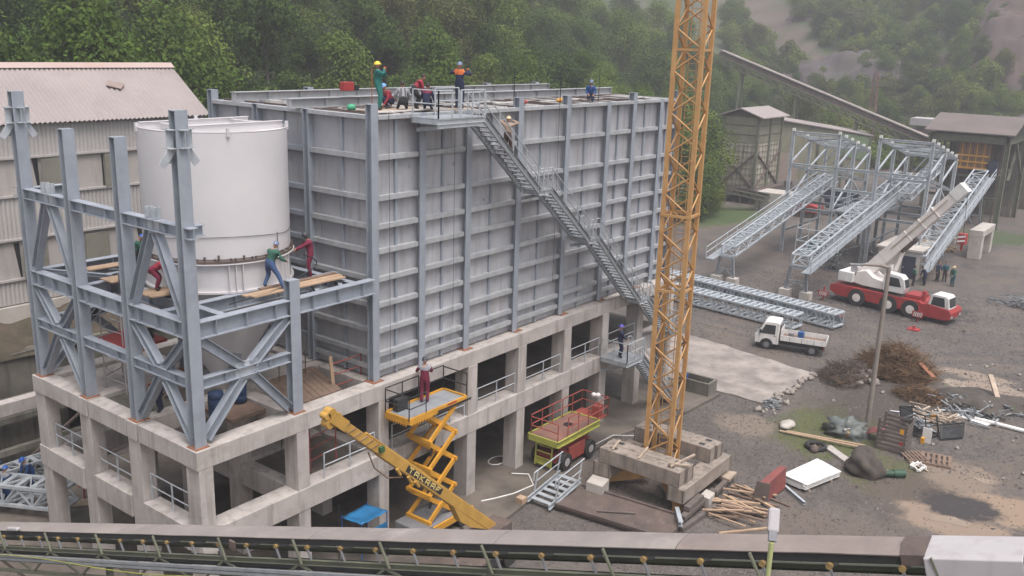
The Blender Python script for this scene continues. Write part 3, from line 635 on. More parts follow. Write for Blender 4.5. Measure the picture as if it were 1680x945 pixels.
# deck ring at the tank foot
def xbeam(y, z, h_, w_, x0=-8.35, x1=-.2, stiff=4, nm='beam'): return ibeam((x0, y, z), (x1, y, z), h_, w_, nm, stiff=stiff)
xbeam(0, 11.72, .60, .40, -8.36, -4.54, 3); xbeam(0, 11.72, .60, .40, -4.06, -.18, 3)
xbeam(0, 9.80, .38, .32, -8.36, -4.54, 2)
xbeam(10.8, 11.72, .60, .40, -8.36, -.2, 4); xbeam(10.8, 15.15, .40, .36, -8.36, -6.6, 2)
xbeam(10.8, 9.80, .38, .32, -8.36, -4.54, 2)
for y in (2.15, 7.4): xbeam(y, 11.70, .52, .34, -8.39, -.2, 4)
for x in (-7.1, -.9): ibeam((x, .21, 11.70), (x, 1.97, 11.70), .5, .3); ibeam((x, 2.33, 11.70), (x, 7.2, 11.70), .5, .3, stiff=3); ibeam((x, 7.6, 11.70), (x, 10.59, 11.70), .5, .3)
ibeam((-4.3, 7.6, 11.7), (-4.3, 10.59, 11.7), .5, .3)
for k in range(3): ibeam((-4.0+1.2*k, .21, 11.80), (-2.9+1.2*k, 1.97, 11.80), .2, .18)
for y in (8.5, 9.6): xbeam(y, 11.78, .28, .24, -6.9, -.2, 2)
# bracing
def brace(p0, p1, parent=tw, h_=.30, w_=.30, up=(0,0,1)):
    mb = MB(); p0 = V(p0); p1 = V(p1); mb.ib(p0, p1, h_, w_, .02, .024, up); return mb.build('brace', S, parent)
for y0, y1 in ((0, 3.7), (7.2, 10.8)):
    ym = (y0+y1)/2; x = -8.6; U = (1,0,0)
    a = V((x, y0+.25, TT+.25)); b = V((x, y1-.25, 11.4)); c = V((x, y0+.25, 11.4)); d = V((x, y1-.25, TT+.25)); m0 = V((x, ym, 9.85))
    def toward(p, q, f): return V(p).lerp(V(q), f)
    for e in (a, b, c, d): brace(e, toward(m0, e, .12), up=(0,.2,1))
    brace((x, y0+.28, 12.1), (x, ym-.2, 14.9), up=(0,.2,1)); brace((x, y1-.28, 12.1), (x, ym+.2, 14.9), up=(0,.2,1))
    for dy in (-.22, .18): mb = MB(); mb.box((x-.02, ym+dy-.14, 14.6), (x+.02, ym+dy+.14, 15.75)); mb.box((x-.17, ym+dy-.02, 15.36), (x+.17, ym+dy+.02, 15.75)); mb.build('gusset', M['galv'], tw)
    mb = MB(); mb.box((x-.025, ym-.5, 9.5), (x+.025, ym+.5, 10.2)); mb.build('gusset', S, tw)
e_ = [V((-8.3, 0, TT+.25)), V((-4.6, 0, 11.35)), V((-8.3, 0, 11.35)), V((-4.6, 0, TT+.25))]; m0 = V((-6.45, 0, 9.8))
for e in e_: brace(e, m0.lerp(e, .12), h_=.34, w_=.32)
mb = MB(); mb.box((-6.95,-.03,9.45),(-5.95,.03,10.15)); mb.build('gusset', M['galv'], tw)
brace((-4.3, 3.4, 7.8), (-4.3, .35, 11.2), h_=.34, w_=.34, up=(0,.2,1))
for p0, p1 in (((-8.3,10.8,TT+.25),(-4.6,10.8,11.3)),): brace(p0, p1)
brace((-4.6,10.8,TT+.25),(-6.3,10.8,9.6))
for p0, p1 in (((-8.35,10.5,12.0),(-7.0,7.7,12.0)),((-6.9,10.5,11.75),(-4.5,7.7,11.75))): brace(p0, p1, h_=.14, w_=.14)

# ------------------------------------------------------------------ white tank
TC = (-4.0, 4.8); TR = 2.8
tk = thing('storage_tank', 'large white cylindrical steel tank standing in the open steel tower', 'tank', (TC[0], TC[1], 12.0))
mb = MB(); mb.lathe([(TR-.03, 13.28), (TR, 13.30), (TR, 13.32), (TR, 14.9), (TR, 16.4), (TR, 17.97), (TR, 18.0), (TR+.006, 18.005), (TR+.006, 18.03), (TR-.02, 18.03)], 96, (TC[0], TC[1], 0)); mb.build('shell', M['tank'], tk)
mb = MB(); mb.lathe([(TR-.02, 12.06), (TR-.02, 13.10)], 96, (TC[0], TC[1], 0)); mb.lathe([(TR-.3, 11.98), (TR+.10, 11.98), (TR+.10, 12.06), (TR-.06, 12.06)], 96, (TC[0], TC[1], 0), smooth=False); mb.build('lower_ring', M['tank'], tk)
mb = MB(); mb.lathe([(TR-.02, 13.10), (TR+.14, 13.10), (TR+.14, 13.14), (TR-.02, 13.14)], 96, (TC[0], TC[1], 0), smooth=False); mb.build('flange', M['tank'], tk)
mb = MB(); mb.lathe([(TR-.02, 13.145), (TR+.10, 13.15), (TR+.10, 13.24), (TR-.02, 13.28)], 96, (TC[0], TC[1], 0), smooth=False)
for k in range(64):
    t = 2*math.pi*(k+.3*math.sin(k*3.7))/64; c_ = V((TC[0]+(TR+.07)*math.cos(t), TC[1]+(TR+.07)*math.sin(t), 13.24)); hh = .10+.14*((k*37) % 7 == 0)+.08*((k*11) % 5 == 0)
    mb.box(c_-V((.03,.03,.03)), c_+V((.03,.03,hh)))
mb.build('bolted_joint', M['rusty'], tk)
for t0 in (-1.98, -1.15, -2.75, 2.6):
    for dt in (-.09, 0, .09):
        t = t0+dt; mb = MB(); c_ = V((math.cos(t), math.sin(t), 0)); s_ = V((-c_.y, c_.x, 0)); b0 = V((TC[0], TC[1], 0))+c_*(TR-.02)
        mb.hexa([b0-s_*.012+V((0,0,12.07)), b0+s_*.012+V((0,0,12.07)), b0+s_*.012+c_*.17+V((0,0,12.07)), b0-s_*.012+c_*.17+V((0,0,12.07)), b0-s_*.012+V((0,0,13.09)), b0+s_*.012+V((0,0,13.09)), b0+s_*.012+c_*.14+V((0,0,13.09)), b0-s_*.012+c_*.14+V((0,0,13.09))]); mb.build('rib', M['tank'], tk)
mb = MB(); mb.lathe([(TR-.02, 17.9), (.02, 17.78)], 64, (TC[0], TC[1], 0)); mb.build('lid', M['tank'], tk)
for y in (-1.1, 1.1): mb = MB(); hw = math.sqrt((TR-.1)**2-y*y); mb.ib((TC[0]-hw, TC[1]+y, 18.02), (TC[0]+hw, TC[1]+y, 18.02), .34, .16, .015, .02); mb.build('lid_beam', M['tank'], tk)
for x in (-1.6, 1.6): mb = MB(); mb.ib((TC[0]+x, TC[1]-1.0, 18.0), (TC[0]+x, TC[1]+1.0, 18.0), .26, .14, .015, .02); mb.build('lid_beam', M['tank'], tk)
mb = MB(); mb.disc((TC[0]+.2, TC[1]-1.75, 17.86), (0,0,1), .16, .05); mb.build('manhole', M['blackpaint'], tk)
for t in (-2.0, -.5, 1.2, 2.8):
    mb = MB(); c_ = V((TC[0]+(TR+.03)*math.cos(t), TC[1]+(TR+.03)*math.sin(t), 0)); mb.box(c_+V((-.05,-.05,17.85)), c_+V((.05,.05,18.18))); mb.build('lifting_lug', M['tank'], tk)
mb = MB(); mb.lathe([(TR-.3, 11.97), (TR-.35, 10.9), (.6, 7.9), (.55, 7.2)], 48, (TC[0], TC[1], 0)); mb.build('cone', M['tank'], tk)
# rope slung round the tank
mb = MB(); pts = []
for k in range(60):
    t = -3.3+2.95*k/59; z = 13.9+.25*math.sin(k*.06+.2)+ (.9*((k-42)/17)**2 if k > 42 else 0); pts.append((TC[0]+(TR+.03)*math.cos(t), TC[1]+(TR+.03)*math.sin(t), z))
mb.path(pts, .012, 4); t = -1.3; mb.tube((TC[0]+(TR+.03)*math.cos(t), TC[1]+(TR+.03)*math.sin(t), 14.1), (TC[0]+(TR+.05)*math.cos(t), TC[1]+(TR+.05)*math.sin(t), 13.25), .015, 4)
tag(mb.build('rope', M['blackpaint']), 'thin dark rope slung round the white tank', 'rope')
mb = MB(); mb.path([(-2.3+.55*math.sin(k*.42)*1.1+.02*k, 1.72-.05*math.cos(k*.3), 13.1-1.0*math.sin(min(math.pi/2, k*.12))+.25*max(0, k-14)*.2*math.sin(k*.5)) for k in range(16)]+[(-3.1,1.55,12.14),(-3.7,1.25,12.12),(-4.6,.95,12.11),(-6.5,.75,12.1)], .025, 5)
tag(mb.build('welding_cable', M['blackpaint']), 'black welding cable looping over the deck below the white tank', 'cable')

# ------------------------------------------------------------------ steel bin
BT = 18.55; GDK = M['galv_dark']
bn = thing('steel_bin', 'huge grey steel bin of ribbed wall plates on the concrete frame', 'bin', (0, 0, TT))
BX = [0.02, 2.80, 5.82, 9.55, 13.55, 17.38, 20.1, 23.2, 25.2]; TALL = {0, 3, 4, 6, 8}
def hcol(x, y, zt, along='x', nm='column'):
    mb = MB()
    if along == 'x':   # flanges face -Y / +Y
        mb.ib((x, y, TT+.036), (x, y, zt), .34, .37, .022, .028, up=(0,1,0))
        mb.box((x-.17, y-.14, zt-.03), (x+.17, y+.14, zt-.008))
    else:
        mb.ib((x, y, TT+.036), (x, y, zt), .34, .37, .022, .028, up=(1,0,0))
    return mb.build(nm, S, bn)
for i, x in enumerate(BX):
    hcol(x, .17, 19.0 if i in TALL else BT+.02)
for x in (.02, 5.86, 9.75, 13.8, 17.6, 21.6, 25.2): base_plate(x, .17, .6)
LYC = [.17, 4.12, 7.45, 10.7]
for y in LYC[1:]: hcol(.17, y, BT+.02 if y < 10 else 19.0)
for i, x in enumerate(BX[1:]): hcol(x, 10.7, 19.0 if i % 2 else BT)
ROWS = [16.88, 15.24, 14.08, 13.05, 11.88, 10.77, 9.66, 8.62, 8.03]
P_ = M['panel']
for i, (a, b) in enumerate(zip(BX[:-1], BX[1:])):
    x0, x1 = a+.02, b-.02
    mb = MB(); mb.box((x0, .30, TT+.05), (x1, .312, BT-.02)); mb.build('wall_plate', P_, bn)
    m_ = (a+b)/2
    mb = MB(); mb.box((m_-.06, .19, TT+.06), (m_+.06, .297, BT-.05)); mb.build('upright', S, bn)
    for z in ROWS:
        zz = z+ (.0 if i < 1 else .0)
        mb = MB(); mb.box((a+.195, .07, zz+.085), (b-.195, .297, zz+.10)); mb.box((a+.195, .07, zz-.10), (b-.195, .085, zz+.084)); mb.box((a+.195, .086, zz-.10), (b-.195, .297, zz-.086)); mb.build('stiffener', M['ledge'], bn)
    mb = MB(); mb.box((a+.195, -.02, BT-.16), (b-.195, .30, BT)); mb.build('rim', M['ledge'], bn)
    # small clip angles hanging on the plates
for i, (a, b) in enumerate(zip(LYC[:-1], LYC[1:])):
    mb = MB(); mb.box((.30, a+.02, TT+.05), (.312, b-.02, BT-.02)); mb.build('wall_plate', P_, bn)
    m_ = (a+b)/2; mb = MB(); mb.box((.19, m_-.06, TT+.06), (.297, m_+.06, BT-.05)); mb.build('upright', S, bn)
    for z in ROWS[:8] if i else ROWS:
        mb = MB(); mb.box((.07, a+.195, z+.085), (.297, b-.195, z+.10)); mb.box((.07, a+.195, z-.10), (.085, b-.195, z+.084)); mb.build('stiffener', M['ledge'] if i == 0 else S, bn)
    mb = MB(); mb.box((-.02, a+.195, BT-.16), (.30, b-.195, BT)); mb.build('rim', M['ledge'], bn)
mb = MB(); mb.box((25.05, .32, TT+.05), (25.06, 10.6, BT)); mb.build('wall_plate', P_, bn)
mb = MB(); mb.box((.32, 10.6, TT+.05), (25.04, 10.62, BT)); mb.build('wall_plate', P_, bn)
mb = MB(); mb.box((.33, .33, BT-.55), (25.0, 10.55, BT-.50)); mb.build('roof_deck', mat('roof_boards', (.16,.115,.10), (.10,.08,.075), 1.2, .9, 0, .3), bn)
for k, (x, z1) in enumerate(((.75,8.2),(4.75,9.0),(12.6,9.5))):
    mb = MB(); mb.tube((x,-.045,BT+.05),(x+.03,-.05,z1),.012,4); tag(mb.build('hanging_wire', M['blackpaint']), 'thin dark wire hanging down the front plates of the steel bin', 'wire', None if 0 else 'thin wires hanging down the bin front')
r8 = random.Random(8)
for k in range(26):      # torn primer, rust marks and small welded clips on the plates
    i = r8.randrange(len(BX)-1); x = r8.uniform(BX[i]+.35, BX[i+1]-.35); z = r8.uniform(8.3, 17.5)
    mb = MB(); mb.box((x,.27,z),(x+r8.uniform(.05,.12),.298,z+r8.uniform(.06,.2))); mb.build('clip_angle', GDK, bn)
# roof girders lie above the rim
for y, x0, x1 in ((4.5, -.55, 24.6), (9.1, .1, 24.4)):
    mb = MB(); mb.ib((x0, y, BT+.22), (x1, y, BT+.22), .40, .34, .02, .03)
    for k in range(14): q = x0+.05+(x1-x0-.1)*k/13; mb.box((q-.008, y-.15, BT+.052), (q+.008, y+.15, BT+.388))
    mb.build('roof_girder', M['ledge'], bn)
r3 = random.Random(3)
for k in range(44):      # rails and strips lying across the open top
    x = .7+24*k/43+r3.uniform(-.12, .12); mb = MB(); y0 = .35 if r3.random() < .7 else r3.uniform(.4, 2.5)
    mb.bar((x, y0, BT-.05), (x+r3.uniform(-.2,.2), 4.2, BT-.05), .09, .12); mb.build('roof_strip', M['white'] if r3.random() < .5 else M['rusty'], bn)
for k in range(16): mb = MB(); y = .7+3.2*((k*.37) % 1); x = .6+23*((k*.618) % 1); mb.bar((x, y, BT+.05), (min(24.8, x+r3.uniform(1.5, 4)), y+r3.uniform(-.3,.3), BT+.06), .10, .05); mb.build('roof_strip', M['rusty'] if k % 3 else M['white'], bn)
for k in range(20): mb = MB(); x = .6+24*k/19; mb.bar((x, 4.75, BT-.02), (x, 8.85, BT-.02), .12, .14); mb.bar((x, 9.35, BT-.02), (x, 10.4, BT-.02), .12, .14); mb.build('roof_strip', M['white'] if k % 3 else M['rusty'], bn)
# ------------------------------------------------------------------ staircase on the bin
G, GD = M['galv'], M['galv_dark']
st = thing('steel_staircase', 'long galvanised steel staircase with landings zigzagging down the side of the steel bin', 'staircase', (4, -1, 0))
YO, YI = -1.42, -.42
def flight(x0, z0, x1, z1, n_, yo=YO, yi=YI, parent=st):
    p0 = V((x0, 0, z0)); p1 = V((x1, 0, z1))
    for y in (yo, yi):
        mb = MB(); mb.chan(p0+V((0,y,-.06)), p1+V((0,y,-.06)), .30, .09, .015); mb.build('stringer', GD, parent)
    for k in range(n_):
        q = p0.lerp(p1, (k+.5)/n_); mb = MB(); mb.box((q.x-.13, yo+.06, q.z-.03), (q.x+.13, yi-.06, q.z+.01))
        mb.build('tread', GD, parent)
    for y in (yo+.01, yi-.01):
        mb = MB(); m_ = max(3, int((p1-p0).length/1.3))
        for k in range(m_+1): q = p0.lerp(p1, .03+.94*k/m_)+V((0,y,0)); mb.bar(q, q+V((0,0,1.02)), .045)
        for hz in (1.02, .55): mb.tube(p0+V((0,y,hz)), p1+V((0,y,hz)), .026, 6)
        for e, s_ in ((p0, -1), (p1, 1)): mb.tube(e+V((0,y,1.02)), e+V((.28*s_,y,1.02)), .026, 6); mb.tube(e+V((.28*s_,y,1.02)), e+V((.28*s_,y,.0)), .026, 6)
        mb.build('handrail', G, parent)
def landing(x0, x1, z, yo=YO, yi=YI, parent=st, nm='landing'):
    mb = MB(); mb.box((x0, yo, z-.04), (x1, yi, z)); mb.build(nm, GD, parent)
    mb = MB(); 
    for y in (yo+.03, yi-.03): mb.chan((x0, y, z-.14), (x1, y, z-.14), .2, .06, .012)
    for x in (x0+.03, x1-.03): mb.bar((x, yo+.07, z-.14), (x, yi-.07, z-.14), .05, .2)
    mb.build('landing_frame', G, parent)
flight(5.0, 18.45, 9.3, 14.8, 17); flight(10.2, 14.8, 13.85, 11.78, 15); flight(14.7, 11.78, 19.6, 7.35, 20); flight(20.6, 7.35, 24.0, 4.35, 14); flight(18.95, 4.35, 23.4, .25, 18, -2.2, -1.3)
landing(2.0, 5.0, 18.45, -1.55, -.06); landing(9.3, 10.2, 14.8); landing(13.85, 14.7, 11.78); landing(19.6, 20.6, 7.35); landing(24.0, 25.3, 4.35); landing(17.1, 18.95, 4.35, -2.25, -.48)
mb = MB(); mb.box((2.05,-1.5,18.05),(4.9,-1.42,18.27)); mb.bar((2.4,-1.45,18.1),(2.4,-.02,17.9),.1,.16); mb.bar((4.6,-1.45,18.1),(4.6,-.02,17.9),.1,.16); mb.build('bracket', G, st)
for x in (9.75, 14.3, 20.1): mb = MB(); mb.bar((x,-1.4,[14.62,11.6,7.17][int((x-9)/5)]),(x,.05,[14.2,11.2,6.9][int((x-9)/5)]),.1,.16); mb.build('bracket', GD, st)
railing((2.06,-1.5,18.45),(2.06,-.1,18.45),'handrail',st,2); railing((2.06,-1.5,18.45),(2.9,-1.5,18.45),'handrail',st,2); railing((3.4,-1.5,18.45),(4.95,-1.5,18.45),'handrail',st,3); railing((3.4,-.1,18.45),(4.9,-.1,18.45),'handrail',st,2)
for a, b in (((17.15,-2.2),(17.15,-.5)),((17.15,-2.2),(18.9,-2.2)),((24.05,-1.4),(25.25,-1.4)),((25.25,-1.4),(25.25,-.5))): railing((*a,4.35),(*b,4.35),'handrail',st,3)
for x in (17.3, 18.8): mb = MB(); mb.bar((x,-2.1,4.15),(x,-.45,3.5),.12); mb.build('bracket', GD, st)

# ------------------------------------------------------------------ tower crane
TCX, TCY = 13.3, -6.72
tc = thing('tower_crane', 'tall ochre yellow lattice tower crane mast on a concrete ballasted base', 'tower crane', (TCX, TCY, 0))
ang = R(9); ca, sa = math.cos(ang), math.sin(ang)
def mp(u, v_, z): return V((TCX+u*ca-v_*sa, TCY+u*sa+v_*ca, z))
MA = M['mast']; hw = .63; Z0, Z1 = .95, 40
for u, v_ in ((-1,-1),(1,-1),(1,1),(-1,1)):
    mb = MB(); mb.bar(mp(u*hw, v_*hw, .6), mp(u*hw, v_*hw, Z1), .19, .19, up=(ca, sa, 0)); mb.build('mast_leg', MA, tc)
faces = [((-1,-1),(1,-1)),((1,-1),(1,1)),((1,1),(-1,1)),((-1,1),(-1,-1))]
pit = 1.86
for i, (a, b) in enumerate(faces):
    mb = MB(); z = Z0; k = 0
    while z+pit < Z1:
        A = mp(a[0]*hw, a[1]*hw, z); B = mp(b[0]*hw, b[1]*hw, z+pit*.5); C_ = mp(a[0]*hw, a[1]*hw, z+pit*.97)
        if i % 2: A, B, C_ = mp(b[0]*hw, b[1]*hw, z), mp(a[0]*hw, a[1]*hw, z+pit*.5), mp(b[0]*hw, b[1]*hw, z+pit*.97)
        mb.tube(A, B, .045, 6); mb.tube(B, C_, .045, 6)
        if k % 6 == 5: mb.bar(mp(a[0]*hw, a[1]*hw, z), mp(b[0]*hw, b[1]*hw, z), .09, .11)
        z += pit; k += 1
    mb.build('mast_lacing', MA, tc)
mb = MB()
for v_ in (-.2, .2): mb.tube(mp(.1, v_, 1.2), mp(.1, v_, Z1), .022, 5)
z = 1.3
while z < Z1: mb.tube(mp(.1, -.2, z), mp(.1, .2, z), .014, 4); z += .3
z = 3
while z < Z1-3:
    z += 2.2
mb.build('ladder', MA, tc)
mb = MB(); mb.tube(mp(1.0,-.55,.8), mp(1.0,-.55,Z1), .018, 5); mb.build('hanging_cable', M['blackpaint'], tc)
for zz in (13.9,):
    for a, b in faces: mb = MB(); mb.bar(mp(a[0]*hw*1.12, a[1]*hw*1.12, zz), mp(b[0]*hw*1.12, b[1]*hw*1.12, zz), .09, .12); mb.build('mast_collar', MA, tc)
# cross base
for a, b in (((11.4,-8.7),(13.0,-7.0)),((15.7,-8.5),(13.8,-7.0)),((11.4,-4.7),(13.0,-6.3)),((15.7,-4.7),(13.8,-6.3))):
    mb = MB(); mb.bar((*a,.42),(*b,.62),.26,.5); mb.build('base_strut', MA, tc)
for x, y in ((11.3,-8.8),(15.8,-8.65),(11.3,-4.55),(15.8,-4.55)): mb = MB(); mb.box((x-.19,y-.19,0),(x+.19,y+.19,.69)); mb.build('foot', MA, tc)
mb = MB(); mb.bar(mp(-.2,-hw-.09,4.05), mp(.25,-hw-.09,4.05), .02, .3); sg = mb.build('sign_board', M['wood_grey'], tc)
BL = M['ballast']
def ballast(x0, x1, y0, y1, z0, z1, label, holes=True, name='ballast_block'):
    t = thing(name, label, 'ballast block', ((x0+x1)/2, (y0+y1)/2, z0), 0, 'concrete ballast blocks of the tower crane')
    mb = MB(); mb.box((x0,y0,z0),(x1,y1,z1)); mb.build('block', BL, t, bevel=.03)
    e = .012; mb = MB()
    lx = (x1-x0) > (y1-y0)
    for q in ((y0, y1) if not lx else (x0, x1)):
        d = -e if q in (y0, x0) else e
        if not lx:
            for x in (x0, x1-.07): mb.box((x, q, z0+.02), (x+.07, q+d, z1-.02))
        else:
            for y in (y0, y1-.07): mb.box((q, y, z0+.02), (q+d, y+.07, z1-.02))
    mb.build('edge_iron', M['rusty'], t)
    if holes:
        for f_ in (.14, .86):
            cx, cy = ((x0+x1)/2, y0+(y1-y0)*f_) if not lx else (x0+(x1-x0)*f_, (y0+y1)/2)
            mb = MB(); mb.box((cx-.12,cy-.16,z1),(cx+.12,cy+.16,z1+.006)); mb.build('lifting_pocket', M['blackpaint'], t)
    return t
ballast(10.75, 15.95, -9.32, -8.45, .70, 1.44, 'lower concrete ballast slab under the near ends of the upper blocks', False)
ballast(10.75, 15.95, -5.25, -4.3, .70, 1.44, 'lower concrete ballast slab on the side towards the raised building', False)
ballast(10.75, 11.46, -9.0, -4.6, 1.46, 2.24, 'outermost upper ballast block on the near side of the crane mast')
ballast(11.50, 12.15, -9.05, -4.55, 1.46, 2.24, 'inner upper ballast block on the near side of the crane mast')
ballast(14.20, 14.88, -8.9, -4.6, 1.46, 2.24, 'inner upper ballast block on the far side of the crane mast')
ballast(14.92, 15.55, -8.95, -4.55, 1.46, 2.20, 'outermost upper ballast block on the far side of the crane mast')
mb = MB(); mb.bar((10.8,-5.3,2.29),(12.0,-5.0,2.29),.10,.08); mb.build('block_batten', M['wood_pale']); tag(bpy.data.objects['block_batten'], 'short batten lying across the near ballast blocks', 'plank')
mb = MB(); mb.bar((10.8,-6.8,2.29),(12.2,-6.5,2.29),.10,.08); tag(mb.build('batten', M['wood_pale']), 'second batten across the near ballast blocks beside the mast', 'plank')
mb = MB(); mb.bar((11.0,-8.4,2.30),(12.9,-8.7,2.34),.09,.09); tag(mb.build('batten', M['wood_pale']), 'batten sticking out over the near end of the ballast blocks', 'plank')
mb = MB(); mb.bar((11.2,-8.2,2.34),(11.6,-9.1,2.34),.10,.08); tag(mb.build('batten', M['wood_pale']), 'short batten beside the hole of the nearest ballast block', 'plank')

# ------------------------------------------------------------------ raised orange scissor lift
LY = M['lift_yellow']
sl = thing('scissor_lift', 'raised orange yellow scissor lift in front of the bin', 'scissor lift', (2.0, -1.3, .18))
px0, px1, py0, py1, pz = -.02, 3.62, -1.92, -.55, 6.28
mb = MB(); mb.box((px0,py0,pz-.04),(px1,py1,pz)); mb.build('platform', M['galv_dark'], sl)
for a, b in (((px0,py0),(px1,py0)),((px0,py1),(px1,py1)),((px0,py0+.05),(px0,py1-.05)),((px1,py0+.05),(px1,py1-.05))):
    mb = MB(); mb.bar((*a,pz-.05),(*b,pz-.05),.08,.26); mb.build('platform_edge', LY, sl)
mb = MB(); mb.box((1.7,py0-.046,pz-.17),(3.9,py0-.040,pz-.06)); mb.build('black_band', M['blackpaint'], sl)
mb = MB(); mb.box((2.3,py0-.05,pz+.0),(2.9,py0-.04,pz+.07)); mb.build('red_label', M['red'], sl)
mb = MB()
for k in range(9): y = py0+.1+k*.145; mb.prism([(px0-.045,y,pz-.18),(px0-.045,y+.12,pz-.18),(px0-.045,y+.06,pz-.30)],(.03,0,0))
for k in range(8): x = px0+.1+k*.16; mb.prism([(x,py0-.045,pz-.18),(x+.12,py0-.045,pz-.18),(x+.06,py0-.045,pz-.30)],(0,.03,0))
mb.build('toothed_edge', LY, sl)
def guard(pts, zt, m_, parent, r=.028, mid=True):
    mb = MB()
    for a, b in zip(pts[:-1], pts[1:]):
        a = V(a); b = V(b); L_ = (b-a).length; n_ = max(1, int(L_/.9))
        for k in range(n_+1): q = a.lerp(b, k/n_); mb.tube(q, q+V((0,0,zt)), r, 5)
        for f_ in ((1, .5) if mid else (1,)): mb.tube(a+V((0,0,zt*f_)), b+V((0,0,zt*f_)), r, 6)
    return mb.build('guard_rail', m_, parent)
guard([(px0,py0,pz),(px0,py1,pz)], 1.05, M['blackpaint'], sl); guard([(px0,py1,pz),(2.0,py1,pz)], 1.1, M['blackpaint'], sl); guard([(2.4,py1,pz),(px1,py1,pz)], 1.15, M['blackpaint'], sl); guard([(px1,py1,pz),(px1,py0,pz)], 1.1, M['blackpaint'], sl)
guard([(px0,py0,pz),(1.0,py0,pz)], 1.0, M['blackpaint'], sl, .022)
mb = MB(); mb.box((.3,-.95,pz),(.95,-.65,pz+.55)); mb.build('control_box', M['blackpaint'], sl, bevel=.03)
n_s = 4; zb, zt_ = 1.0, 6.1; sh = (zt_-zb)/n_s; ax0, ax1 = 1.3, 2.95
for k in range(n_s):
    z0, z1 = zb+k*sh, zb+(k+1)*sh
    for yy in (-1.85, -.65):
        mb = MB(); mb.bar((ax0,yy,z0+.03),(ax1,yy,z1-.03),.09,.20); mb.build('scissor_arm', LY, sl)
        mb = MB(); mb.bar((ax1,yy+(.09 if yy < -1 else -.09),z0+.03),(ax0,yy+(.11 if yy < -1 else -.11),z1-.03),.09,.20); mb.build('scissor_arm', LY, sl)
    for x, z in ((ax0, z0), (ax1, z0)): mb = MB(); mb.bar((x,-1.98,z+.03),(x,-.52,z+.03),.13,.16); mb.build('cross_tube', LY, sl)
    if k % 2 == 0: mb = MB(); mb.tube((ax0+.7,-1.25,z0+.25),(ax1-.6,-1.25,z1-.15),.06,8); mb.build('hydraulic_ram', M['blackpaint'], sl)
mb = MB(); mb.box((.6,-2.05,.45),(3.9,-.45,.95)); mb.build('chassis', M['grey'], sl, bevel=.05)
mb = MB(); mb.bar((.5,-2.1,.75),(4.0,-2.1,.75),.08,.3); mb.build('side_panel', LY, sl)
for x in (1.2, 3.3):
    for y in (-2.05, -.45): mb = MB(); mb.disc((x,y,.55),(0,1,0),.37,.26,20); wh = mb.build('wheel', M['black'], sl); mb = MB(); mb.disc((x,y,.55),(0,1,0),.18,.28,14); mb.build('rim', M['white'], wh)

# ------------------------------------------------------------------ lowered red and lime scissor lift
s2 = thing('scissor_lift', 'lowered red and lime green scissor lift on rubber tyres beside the concrete columns', 'scissor lift', (12.2, -1.5, .18))
qx0, qx1, qy0, qy1, qz = 10.25, 14.2, -2.45, -.6, 1.95
RO, LI = M['redorange'], M['lime']
mb = MB(); mb.box((qx0,qy0,qz-.05),(qx1,qy1,qz)); mb.build('platform', mat('worn_red_deck', (.26,.12,.09), (.17,.10,.08), 1.5, .85, 0, .2), s2)
for a, b in (((qx0,qy0),(qx1,qy0)),((qx0,qy1),(qx1,qy1)),((qx0,qy0+.05),(qx0,qy1-.05)),((qx1,qy0+.05),(qx1,qy1-.05))):
    mb = MB(); mb.chan((*a,qz-.12),(*b,qz-.12),.34,.1,.03); mb.build('platform_edge', LI, s2)
guard([(qx0+.1,qy0+.08,qz),(qx0+.1,qy1-.08,qz)], .95, RO, s2, .03); guard([(qx0+.1,qy1-.08,qz),(qx1+.9,qy1-.08,qz)], 1.05, RO, s2, .03)
guard([(qx0+1.0,qy0+.08,qz),(qx1+.9,qy0+.08,qz)], 1.05, RO, s2, .03); guard([(qx1+.9,qy0+.08,qz),(qx1+.9,qy1-.08,qz)], 1.05, RO, s2, .03)
mb = MB(); mb.box((qx1+.06,qy0+.1,qz-.05),(qx1+.9,qy1-.1,qz+.02)); mb.build('deck_extension', RO, s2)
mb = MB(); mb.box((qx1+.3,-2.2,qz+.03),(qx1+.7,-1.7,qz+.6)); mb.build('control_box', RO, s2, bevel=.03)
mb = MB(); mb.disc((12.6,-1.5,qz+.015),(0,0,1),.28,.02,18); mb.build('cable_reel', M['blackpaint'], s2)
mb = MB(); mb.blob((14.75,-1.9,qz+1.15),.16,.16,.14); mb.blob((14.55,-1.75,qz+1.2),.14,.14,.13); mb.build('work_lamp', M['white'], s2)
for k in range(4): mb = MB(); z = 1.02+.2*k; mb.bar((10.9,-2.1+.0,z),(13.6,-2.1,z+.12),.08,.1); mb.bar((10.9,-.95,z+.1),(13.6,-.95,z),.08,.1); mb.build('scissor_arm', RO, s2)
mb = MB(); mb.box((10.7,-2.2,.5),(13.8,-.85,1.0)); mb.build('chassis', RO, s2, bevel=.05)
mb = MB(); mb.box((11.5,-2.36,.45),(13.0,-2.21,1.25)); mb.build('side_box', RO, s2, bevel=.03)
mb = MB()
for y in (-2.0,-1.0): mb.bar((10.35,y,.35),(10.45,y,1.75),.07)
for z in (.45,.8,1.15,1.5): mb.bar((10.37,-1.97,z),(10.37,-1.03,z),.05)
mb.box((10.38,-1.96,.48),(10.41,-1.04,.78)); mb.build('ladder', LI, s2)
for x in (11.1, 13.35):
    for y in (-2.35, -.7): mb = MB(); mb.disc((x,y,.63),(0,1,0),.45,.34,24); wh = mb.build('wheel', M['black'], s2, bevel=.04); mb = MB(); mb.disc((x,y,.63),(0,1,0),.22,.36,16); mb.build('rim', M['hood'], wh)

